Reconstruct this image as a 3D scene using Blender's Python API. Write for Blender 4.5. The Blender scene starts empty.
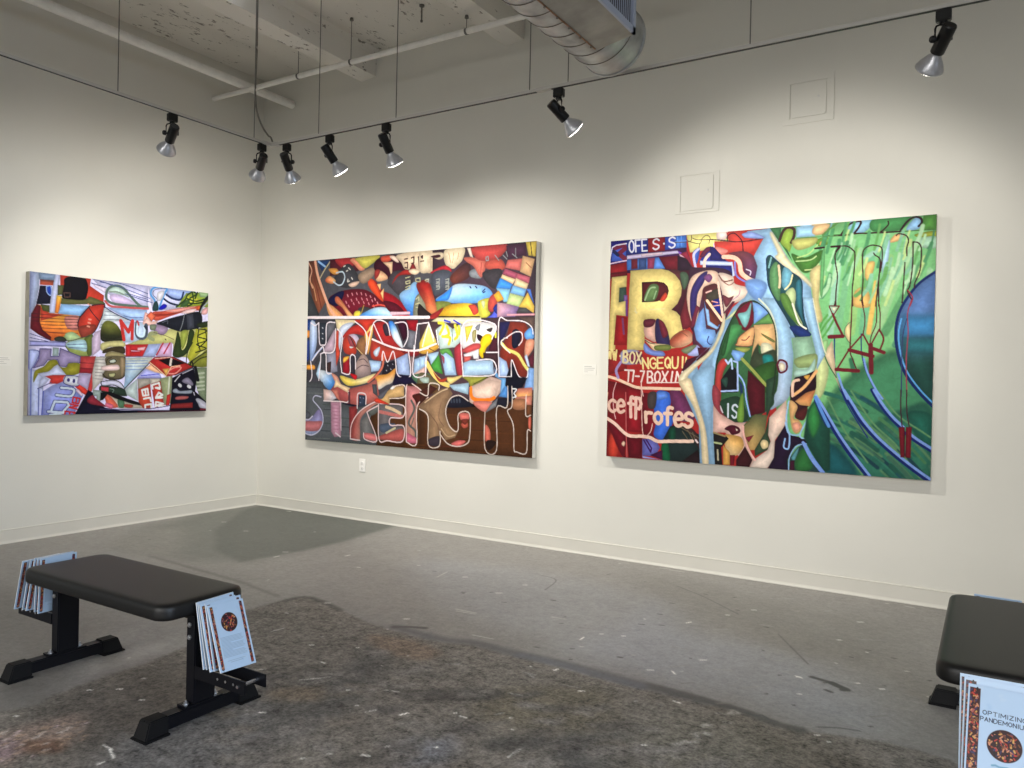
import bpy, bmesh, math, random
import numpy as np
from mathutils import Vector, Matrix
PI=math.pi
S=bpy.context.scene; COL=S.collection
WALL_C=(214, 211, 201)
CEIL_C=(224, 220, 212)
LENS_E=12.0
TUBE_E=2.5
DAY_C=(0.7, 0.83, 1.0)
DAY_E=66.0
FRONT_K=0.6
FLOOR_K=1.38
ART_K=0.78
SPOT_E=50.0
SPOT_A=76
SPOT_B=1.0
SPOT_C=(1.0, 0.97, 0.915)
WORLD_E=0.1
FRONT_C=(1.0, 0.985, 0.95)
EXPO=0.46
SPILL_E=25.0
SPILL_A=132
DAY_TILT=28
DAY_SPREAD=90
CAM_F=775.14; CAM_L=[6.058, -5.1094, 1.2633]; CAM_R=[[0.849924, 0.526481, 0.021145], [-0.020639, -0.006835, 0.999764], [-0.526501, 0.85016, -0.005057]]
P1Y0,P1Z1,P2X0,P2Z1,P3X0,P3Z1=-2.1506,1.9858,0.7071,2.3151,3.7302,2.2660
# drawn shapes, in mm on their own surface: (0 fill, colour, outline, smooth, softness, gradient) or (1 stroke, colour, line, smooth, width, softness)
P1DATA=([(0,(204,200,232),[-16,-10,1775,-247,1809,1191,4,1123],0,0,None),(0,(168,182,206),[2,-3,67,-4,67,109,49,221,20,329,-1,336],0,0,((138,148,186),[12,115,65,118])),(0,(122,142,172),[63,-4,189,-7,185,48,68,53],0,0,None),(0,(208,90,60),[73,51,176,47,170,86,72,91],0,0,((120,60,50),[109,57,109,90])),(0,(22,22,42),[72,97,159,91,157,225,48,238,64,155],0,0,None),(0,(30,62,165),[120,98,152,94,155,157,139,158,122,135],1,0,None),
(1,(150,175,228),[120,98,152,94,155,157,139,158,122,135,120,98],1,8,0),(0,(192,198,232),[183,-6,218,-5,203,150,183,295,140,294,155,155],0,0,None),(0,(204,62,46),[218,-5,454,-6,447,56,560,120,558,197,449,192,257,182,220,72],0,0,None),(0,(82,88,52),[201,79,246,74,236,148,201,156],0,0,None),(0,(96,98,56),[234,173,410,163,448,141,561,174,555,200,430,202,234,220],1,0,None),(0,(18,16,24),[252,23,310,-3,399,-5,432,57,426,126,405,169,323,177,238,172,239,127,248,69],1,0,None),
(1,(92,66,60),[247,132,296,128,294,159,255,165,249,135],0,7,0),(0,(228,132,52),[194,156,234,158,214,292,183,289],0,0,((242,192,72),[210,168,202,235])),(0,(150,196,246),[230,218,452,213,375,298,207,293],0,0,None),(0,(228,112,52),[50,238,140,240,144,294,203,293,375,298,363,364,388,461,300,485,161,499,71,461,11,419,14,316],0,0,((238,160,66),[204,319,170,463])),(0,(222,142,132),[259,315,364,303,362,403,280,399],1,2,None),(0,(200,70,50),[81,255,144,296,250,297,149,333,83,357],0,0,None),
(0,(98,24,34),[50,238,81,246,78,366,97,421,161,473,157,503,71,461,11,419,14,316],0,0,None),(0,(76,82,42),[80,235,144,236,145,288,96,280],0,0,None),(1,(62,28,34),[16,307,204,309,356,307],1,4,0),(1,(62,28,34),[16,334,204,333,356,328],1,4,0),(1,(62,28,34),[15,362,205,357,357,347],1,4,0),(1,(62,28,34),[79,385,205,381,357,370],1,4,0),
(1,(62,28,34),[83,409,205,408,358,397],1,4,0),(1,(62,28,34),[97,435,206,439,358,432],1,4,0),(0,(200,60,46),[450,212,375,305,359,374,386,452,415,464,485,416,524,343,555,261,562,191],1,0,None),(1,(32,30,42),[450,212,375,305,359,374,386,452,415,464,485,416,524,343,555,261,562,191,450,212],1,8,0),(0,(150,62,50),[365,383,492,355,483,415,415,462,384,450],1,3,None),(1,(34,30,42),[438,224,471,268,524,323],1,7,0),
(1,(34,30,42),[364,306,392,285,438,224],1,6,0),(1,(224,150,130),[444,318,458,319],0,13,0),(1,(224,150,130),[439,345,453,347],0,13,0),(1,(224,150,130),[433,373,447,375],0,13,0),(1,(225,150,120),[435,198,458,211],0,8,0),(0,(166,182,102),[248,467,318,423,386,465,476,437,472,572,449,604,331,603,285,563,259,526,283,496],1,0,None),
(0,(96,110,50),[410,470,476,439,472,572,442,601,424,545],1,0,None),(0,(184,224,236),[282,508,411,481,429,566,368,562,286,545],1,0,None),(0,(178,206,150),[262,446,318,425,382,465,348,487,286,496],1,0,None),(0,(48,54,44),[181,483,216,464,255,469,274,498,207,504],1,0,None),(1,(58,66,60),[263,526,285,563,331,603,449,604,472,572,476,439],1,5,0),(1,(58,50,60),[161,501,300,493,388,465,454,446],1,5,0),
(0,(160,162,218),[9,509,272,504,268,539,9,544],0,0,None),(1,(60,62,112),[10,456,152,497],1,4,0),(1,(60,62,112),[10,485,134,506],1,4,0),(1,(60,62,112),[9,511,272,506],1,4,0),(1,(60,62,112),[9,544,273,538],1,4,0),(1,(60,62,112),[282,523,426,512],1,4,0),
(1,(60,62,112),[292,546,426,545],1,4,0),(0,(206,206,242),[456,-6,935,0,939,182,758,183,568,91],0,0,None),(0,(226,214,236),[456,30,577,56,568,101,487,61],0,0,None),(1,(66,74,130),[461,-1,587,22,756,81,937,114],1,6,0),(1,(66,74,130),[458,33,577,57],1,6,0),(1,(66,74,130),[536,-4,723,14,936,67],1,6,0),
(1,(66,74,130),[756,94,844,113,938,133],1,6,0),(0,(192,216,206),[588,71,660,36,726,59,763,103,609,87],1,0,None),(0,(216,196,236),[607,122,661,98,759,124,828,168,652,171],1,0,None),(1,(84,106,96),[934,179,867,173,778,99,723,46,660,31,600,56,578,110,590,157,652,179,758,181,912,179],1,21,0),(1,(122,140,126),[604,88,671,80,767,111],1,9,0),(1,(188,84,84),[571,163,611,197,695,201,939,191],1,18,0),
(0,(166,196,242),[580,211,934,202,914,295,782,301,653,245],0,0,None),(0,(214,224,232),[562,217,782,303,697,312,583,331,518,398,551,291],0,0,None),(1,(96,110,130),[571,245,632,243],0,3,0),(1,(96,110,130),[563,275,685,270],0,3,0),(1,(96,110,130),[560,310,696,302],0,3,0),(1,(96,110,130),[542,351,573,345],0,3,0),
(1,(96,110,130),[533,377,553,370],0,3,0),(1,(24,34,70),[562,207,654,255,795,305],1,7,0),(1,(60,80,140),[728,267,803,276,891,269],1,5,0),(0,(202,182,208),[493,414,545,391,541,549,472,607,469,466],0,0,None),(0,(118,122,54),[538,396,557,340,595,316,657,333,700,382,729,441,723,470,596,489,543,472],1,0,((40,44,26),[615,436,614,356])),(0,(40,42,30),[544,442,595,459,657,450,725,429,727,466,596,489,545,474],1,0,None),
(0,(198,192,132),[553,495,723,472,735,522,617,526,551,559],1,0,None),(0,(62,52,36),[564,552,617,530,703,516,741,530,736,576,639,560,587,575,557,578],1,0,None),(0,(150,140,100),[587,577,639,560,739,579,734,602,588,607],1,0,None),(0,(192,212,242),[728,310,941,304,944,469,727,486],0,0,None),(1,(190,50,46),[734,461,703,309,771,396,804,302,802,451],0,27,0),(0,(235,180,170),[912,221,940,229,941,302,897,303],0,0,None),
(0,(206,208,240),[930,-16,1383,-14,1238,165,980,209],0,0,None),(1,(66,74,130),[526,16,670,34,955,104],1,6,0),(1,(66,74,130),[735,88,866,117,978,137],1,6,0),(0,(160,182,238),[1115,-6,1364,-6,1261,92,1104,70],0,0,None),(1,(30,46,92),[1104,55,1164,83,1243,84,1269,20],1,17,0),(1,(20,30,62),[1079,92,1141,124,1238,139],1,17,0),
(1,(82,150,214),[985,196,1001,123,964,74,969,29,1016,0,1108,-1,1088,50,1064,111,1037,185],1,17,0),(1,(26,50,100),[1002,194,1021,110,983,72,988,35,1033,14,1103,6],1,4,0),(0,(36,62,66),[980,200,992,136,1019,121,1034,162,1028,199],1,0,None),(0,(26,26,172),[1039,176,1080,138,1113,148,1097,175,1051,192],1,0,None),(0,(212,212,222),[1022,47,1086,29,1064,101,1024,115],1,0,None),(0,(152,176,62),[1296,23,1535,-10,1530,127,1386,136,1202,157],0,0,None),
(0,(152,182,132),[1421,-5,1540,-11,1500,43,1435,41],0,0,None),(0,(204,208,66),[1309,44,1410,54,1475,90,1361,121,1298,116],1,0,None),(1,(40,62,32),[1202,152,1285,84,1309,38,1365,5,1397,23,1335,63],1,14,0),(1,(40,62,32),[1310,71,1398,84,1481,56],1,14,0),(1,(40,62,32),[1358,11,1367,98,1311,136],1,14,0),(1,(40,62,32),[1298,107,1386,105,1462,87],1,14,0),
(1,(40,62,32),[1409,5,1385,63],1,14,0),(0,(60,90,50),[1238,143,1298,83,1335,90,1299,137],1,0,None),(0,(204,84,66),[980,217,1072,199,1238,158,1386,129,1465,115,1445,159,1312,180,1143,239,1039,282,987,276],1,0,None),(0,(226,150,140),[1095,194,1238,160,1399,128,1312,167,1191,201],1,0,None),(0,(150,50,40),[1003,228,1143,214,1300,172,1143,225,1015,250],1,0,None),(0,(232,112,80),[926,253,966,214,1010,246,973,295],0,0,None),
(1,(120,60,50),[926,253,966,214,1010,246,973,295,926,253],0,4,0),(0,(236,190,180),[892,310,936,256,970,295,1039,283,1005,322,904,340],0,0,None),(0,(238,206,206),[1249,203,1312,167,1399,152,1362,193],1,0,None),(0,(204,92,50),[1411,120,1460,120,1445,159,1405,156],0,0,None),(0,(208,208,134),[984,408,1146,344,1242,354,1391,328,1534,307,1542,644,1321,585,1180,579,1178,471,743,504],0,0,None),(0,(28,32,42),[1019,313,1079,279,1239,225,1438,176,1449,304,1316,346,1242,362,1122,337],1,0,None),
(0,(62,66,78),[1300,209,1369,195,1385,319,1316,342],0,0,None),(1,(128,132,138),[1283,206,1265,293,1242,353],1,6,0),(1,(90,96,110),[1074,296,1121,277,1121,303],1,6,0),(1,(26,30,26),[1541,20,1494,63,1453,134,1438,186],1,31,0),(1,(156,166,172),[1529,71,1473,124,1446,179],1,12,0),(0,(230,172,172),[1461,154,1517,128,1511,185,1458,195],1,0,None),
(0,(152,130,162),[960,326,1028,316,1122,337,1111,381,1065,405,995,373],1,0,None),(0,(120,130,110),[960,326,1017,321,1006,364,966,367],1,0,None),(1,(146,154,112),[1016,390,967,396,957,430,990,445],1,33,0),(1,(90,70,60),[995,386,1100,406,1183,434],1,4,0),(1,(80,70,50),[1103,435,1110,443],0,10,0),(0,(46,62,32),[1176,549,1196,460,1220,361,1250,435,1265,521,1306,476,1336,345,1386,361,1356,473,1308,554,1235,590,1184,579],1,0,None),
(0,(152,164,72),[1249,370,1322,352,1299,465,1264,511],1,0,None),(0,(194,194,62),[1403,327,1534,301,1538,487,1446,536,1347,628,1321,585,1356,473],0,0,None),(1,(32,36,26),[1416,326,1519,337,1417,393,1524,420,1409,466,1510,497,1402,537],1,10,0),(1,(32,36,26),[1429,336,1418,426,1446,513],1,10,0),(1,(32,36,26),[1493,321,1508,421,1432,492],1,10,0),(0,(40,50,30),[1415,282,1528,251,1529,296,1441,316],1,0,None),
(0,(132,136,52),[1340,622,1447,558,1526,510,1542,653,1341,659],1,0,None),(1,(44,48,28),[1347,628,1434,569,1526,521],1,10,0),(1,(44,48,28),[1372,649,1447,591,1531,566],1,10,0),(1,(44,48,28),[1309,629,1320,541,1368,451],1,9,0),(0,(188,42,46),[749,499,949,487,909,589,750,597,749,554,874,549,749,544],0,0,None),(0,(188,42,46),[748,503,797,501,799,593,750,595],0,0,None),
(0,(222,170,178),[852,521,925,509,910,539,852,544],0,0,None),(1,(72,82,98),[845,313,840,396,863,436,908,433,927,390,924,328],1,32,0),(1,(204,228,242),[850,318,846,395,866,423,901,421,911,386,910,334],1,18,0),(1,(180,60,60),[847,303,859,333],0,15,0),(1,(40,44,60),[915,339,929,359],0,22,0),(0,(166,182,228),[949,487,1061,477,1013,585,898,592],0,0,None),
(0,(216,178,218),[1061,477,1170,461,1165,582,1022,587],0,0,None),(1,(172,46,60),[1083,471,1024,574],0,13,0),(1,(172,46,60),[1148,466,1093,559],0,13,0),(1,(70,60,90),[537,607,1163,584],0,4,0),(0,(186,196,246),[6,577,70,580,75,615,31,705,7,720],1,0,None),(1,(72,78,142),[6,577,70,580,75,615,31,705,7,720,6,577],1,5,0),
(0,(190,200,236),[7,714,107,731,113,1066,13,1065],0,0,None),(0,(160,146,188),[80,564,162,561,160,619,220,615,228,554,383,611,378,661,296,662,276,691,227,690,210,643,139,646,111,686,38,708,74,641],0,0,None),(1,(78,68,126),[80,564,162,561,160,619,220,615,228,554,383,611,378,661,296,662,276,691,227,690,210,643,139,646,111,686,38,708,74,641,80,564],0,6,0),(0,(152,172,172),[173,549,219,550,215,613,172,615],0,0,None),(0,(152,148,46),[47,732,111,693,148,651,202,644,229,692,276,695,296,665,382,667,377,740,279,757,210,683,147,732,76,752,40,815],1,0,None),(0,(206,212,246),[65,750,149,732,210,676,279,757,212,768,121,773,153,790,126,825,74,859,84,796,103,777],0,0,None),
(0,(140,150,226),[105,881,176,834,279,798,409,909,348,1045,341,1072,97,1065],0,0,((170,180,240),[123,861,235,1022])),(0,(206,62,56),[121,769,175,757,279,756,270,798,213,823,151,825,162,790],0,0,None),(0,(216,62,50),[343,843,384,810,450,882,433,913,394,891],0,0,None),(0,(224,200,220),[345,870,374,865,409,909,394,918],0,0,None),(1,(72,82,172),[23,716,24,1063],0,7,0),(1,(84,92,170),[78,861,78,1065],0,6,0),
(1,(204,208,250),[96,870,90,1065],0,16,0),(1,(80,88,180),[110,879,103,1065],0,7,0),(1,(80,70,120),[69,861,167,814],0,6,0),(0,(220,224,236),[275,758,384,771,366,839,261,819],1,0,None),(1,(66,62,120),[275,758,384,771,366,839,261,819,275,758],1,6,0),(1,(60,54,120),[294,790,294,797],0,21,0),
(1,(60,54,120),[336,795,335,805],0,21,0),(1,(64,72,132),[241,853,331,864,334,897,306,918,207,908],1,28,0),(1,(64,72,132),[172,1020,195,957,288,964,302,985,263,1030],0,28,0),(1,(64,72,132),[148,1031,263,1043,162,1058,245,1064],0,28,0),(1,(208,222,236),[241,853,331,864,334,897,306,918,207,908],1,17,0),(1,(208,222,236),[172,1020,195,957,288,964,302,985,263,1030],0,17,0),
(1,(208,222,236),[148,1031,263,1043,162,1058,245,1064],0,17,0),(1,(200,48,48),[337,926,387,936],0,12,0),(1,(200,48,48),[332,928,326,966,376,976,385,940],0,12,0),(1,(200,48,48),[358,933,354,962],0,12,0),(1,(200,48,48),[309,977,371,992,305,1004,362,1017],0,12,0),(1,(200,48,48),[272,1032,348,1043],0,11,0),
(1,(200,48,48),[268,1061,274,1037],0,11,0),(1,(200,48,48),[306,1062,310,1039],0,11,0),(1,(200,48,48),[339,1064,344,1043],0,12,0),(0,(188,66,66),[385,609,505,604,479,742,375,737],0,0,None),(0,(140,36,46),[379,696,491,701,479,742,375,737],0,0,None),(1,(100,30,40),[380,659,498,661],0,4,0),
(0,(192,178,216),[374,739,473,744,447,870,359,817],0,0,None),(0,(200,62,62),[471,743,491,742,478,880,439,890],0,0,None),(0,(206,202,196),[502,608,603,604,566,790,482,880,477,742],0,0,None),(1,(130,126,130),[497,629,588,630],0,3,0),(1,(130,126,130),[498,655,589,656],0,3,0),(1,(130,126,130),[498,680,589,682],0,3,0),
(1,(130,126,130),[499,706,590,708],0,3,0),(1,(130,126,130),[499,731,590,733],0,3,0),(1,(130,126,130),[500,757,591,759],0,3,0),(1,(130,126,130),[500,782,591,785],0,3,0),(0,(112,102,76),[588,607,747,605,749,719,727,774,645,790,560,763,589,691],1,0,None),(0,(150,130,100),[703,617,743,616,743,717,716,758],1,0,None),
(0,(236,206,204),[554,684,664,665,695,674,690,708,567,713],1,0,None),(0,(190,196,182),[614,634,652,621,671,638,651,653,618,652],1,0,None),(1,(40,40,36),[614,634,652,621,671,638,651,653,618,652,614,634],1,6,0),(0,(176,176,128),[609,738,665,735,653,765,616,764],1,0,None),(1,(60,56,40),[609,738,665,735,653,765,616,764,609,738],1,4,0),(1,(36,34,32),[747,605,754,727,708,779,601,774,562,743],1,8,0),
(1,(40,38,34),[589,653,598,626,629,611],1,6,0),(0,(202,202,226),[549,803,645,790,708,809,748,862,709,852,646,830,562,838],1,0,None),(1,(30,30,40),[549,803,645,790,708,809,748,862,709,852,646,830,562,838,549,803],1,6,0),(0,(40,56,46),[541,838,603,836,741,862,764,921,604,896,542,880],1,0,None),(0,(190,62,76),[550,842,615,850,610,884,550,874],0,0,None),(1,(110,130,120),[624,860,655,868,645,890],1,7,0),
(0,(150,166,162),[485,868,554,874,546,963,511,955,515,919,481,921],0,0,None),(0,(18,18,40),[339,1072,404,950,447,870,484,890,503,961,587,1011,711,1034,1535,1050,1536,1091,358,1075],0,0,None),(0,(142,42,58),[440,948,482,909,513,939,597,1002,544,995,464,978],1,0,None),(0,(192,184,166),[579,890,667,930,774,972,933,997,929,1024,710,1020,595,985],0,0,None),(0,(224,104,82),[581,910,625,918,694,1003,629,1012,595,972],1,0,None),(0,(224,112,142),[593,972,652,991,642,1019,593,1002],1,0,None),
(0,(82,122,92),[690,947,743,962,744,1010,700,1008],1,0,None),(0,(172,62,52),[750,986,820,993,809,1016,751,1008],1,0,None),(0,(14,14,20),[547,890,626,884,775,941,928,989,942,1008,817,985,669,938,604,905,569,949,544,954],0,0,None),(0,(172,206,240),[756,607,954,598,933,682,750,860,739,844,756,727],0,0,((204,214,206),[810,644,770,809])),(1,(90,120,190),[756,638,921,634],0,3,0),(1,(90,120,190),[757,658,921,655],0,3,0),
(1,(90,120,190),[757,680,922,678],0,3,0),(1,(90,120,190),[758,709,922,707],0,3,0),(1,(60,66,66),[955,642,745,862],0,9,0),(0,(172,206,240),[750,607,993,594,966,634,771,829,746,788],0,0,((204,214,206),[810,624,781,788])),(1,(90,120,190),[751,634,943,625],0,3,0),(1,(90,120,190),[751,654,943,646],0,3,0),
(1,(90,120,190),[752,676,944,669],0,3,0),(1,(90,120,190),[752,705,945,698],0,3,0),(0,(190,206,206),[750,865,852,777,865,963,767,911],0,0,None),(0,(166,162,152),[855,775,971,769,974,819,863,864],0,0,None),(0,(192,186,172),[971,771,1065,770,1057,806,976,824],0,0,None),(0,(152,162,122),[1058,772,1178,746,1165,983,1106,1000],0,0,None),
(1,(200,206,186),[1150,762,1140,913],0,16,0),(0,(190,50,46),[1128,913,1167,900,1153,1001,1119,1002],0,0,None),(1,(60,66,66),[977,628,745,860],0,9,0),(0,(182,186,246),[876,737,929,688,1054,721,1077,768,855,773],0,0,None),(1,(70,70,200),[890,751,1048,734],0,7,0),(1,(80,80,170),[857,771,1072,768],0,5,0),
(0,(242,192,152),[924,689,980,647,1019,680,1089,734,1013,720],0,0,None),(0,(186,46,46),[952,642,1001,594,1177,583,1383,664,1202,742,1119,756,1024,692],0,0,None),(0,(20,10,16),[1043,618,1153,593,1302,636,1153,670],0,0,None),(1,(226,216,206),[1163,603,1155,655],0,20,0),(1,(230,196,156),[966,641,1024,680,1114,750,1167,668,1249,659],0,8,0),(0,(222,172,92),[1080,691,1148,683,1119,748],0,0,None),
(1,(228,142,132),[1144,730,1209,724,1261,674,1201,675,1153,698],1,11,0),(1,(230,200,180),[1011,606,1151,589],0,6,0),(1,(30,24,24),[1177,583,1383,664,1202,742],0,7,0),(0,(192,70,50),[863,862,972,817,994,1021,912,1024,869,965],0,0,None),(0,(182,60,50),[979,819,1066,793,1105,1002,1019,1020],0,0,None),(1,(224,228,228),[898,870,948,859,958,912,910,918,898,872,928,866,933,912],0,15,0),
(1,(224,228,228),[916,943,972,933,982,964],0,15,0),(1,(224,228,228),[931,1021,930,995,982,988,987,1022],0,15,0),(1,(224,228,228),[995,859,988,828,1052,810,1062,849,1022,851,1060,861],0,15,0),(1,(224,228,228),[1025,933,1051,891,1087,912,1025,938,1085,934],0,16,0),(1,(224,228,228),[1025,1009,1028,970,1094,987,1036,1001,1103,1009],0,16,0),(0,(130,146,116),[1392,671,1520,667,1527,993,1442,914,1408,814],0,0,None),
(1,(178,188,166),[1422,725,1491,717],0,16,0),(1,(178,188,166),[1423,763,1492,755],0,16,0),(1,(178,188,166),[1424,801,1493,794],0,16,0),(1,(178,188,166),[1425,836,1494,829],0,16,0),(1,(178,188,166),[1425,870,1495,863],0,16,0),(0,(15,15,32),[1176,766,1250,728,1383,669,1416,781,1405,881,1528,982,1533,1056,1154,1047,1170,913],0,0,None),
(1,(214,214,220),[1247,826,1257,833],0,28,0),(1,(214,214,220),[1336,837,1349,843],0,28,0),(0,(132,126,148),[1270,796,1325,760,1378,803,1371,832],1,0,None),(0,(152,162,178),[1184,872,1216,857,1256,878,1367,872,1355,901,1205,896],1,0,None),(0,(170,90,90),[1212,933,1267,922,1338,927,1316,949,1221,954],1,0,None),(1,(204,204,212),[1201,796,1250,742],0,9,0),
(1,(190,190,205),[1275,728,1373,684],0,7,0),(1,(190,190,205),[1390,892,1398,914],0,9,0),(0,(132,40,42),[1174,990,1382,980,1381,1027,1166,1029],0,0,None),(1,(20,22,26),[1401,670,1431,781],0,31,0),(1,(20,20,24),[1347,650,1365,616,1379,660],1,14,0),(0,(192,192,208),[1411,954,1445,945,1531,996,1530,1045,1459,1028,1436,992],1,0,None),
(0,(110,30,44),[1457,1031,1532,1039,1533,1061,1458,1059],0,0,None),(1,(70,70,110),[545,1021,918,1030,1160,1004],1,7,0),(0,(60,20,40),[862,1044,1535,1050,1536,1068,863,1058],0,0,None),
],1519.8,1057.8)
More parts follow.
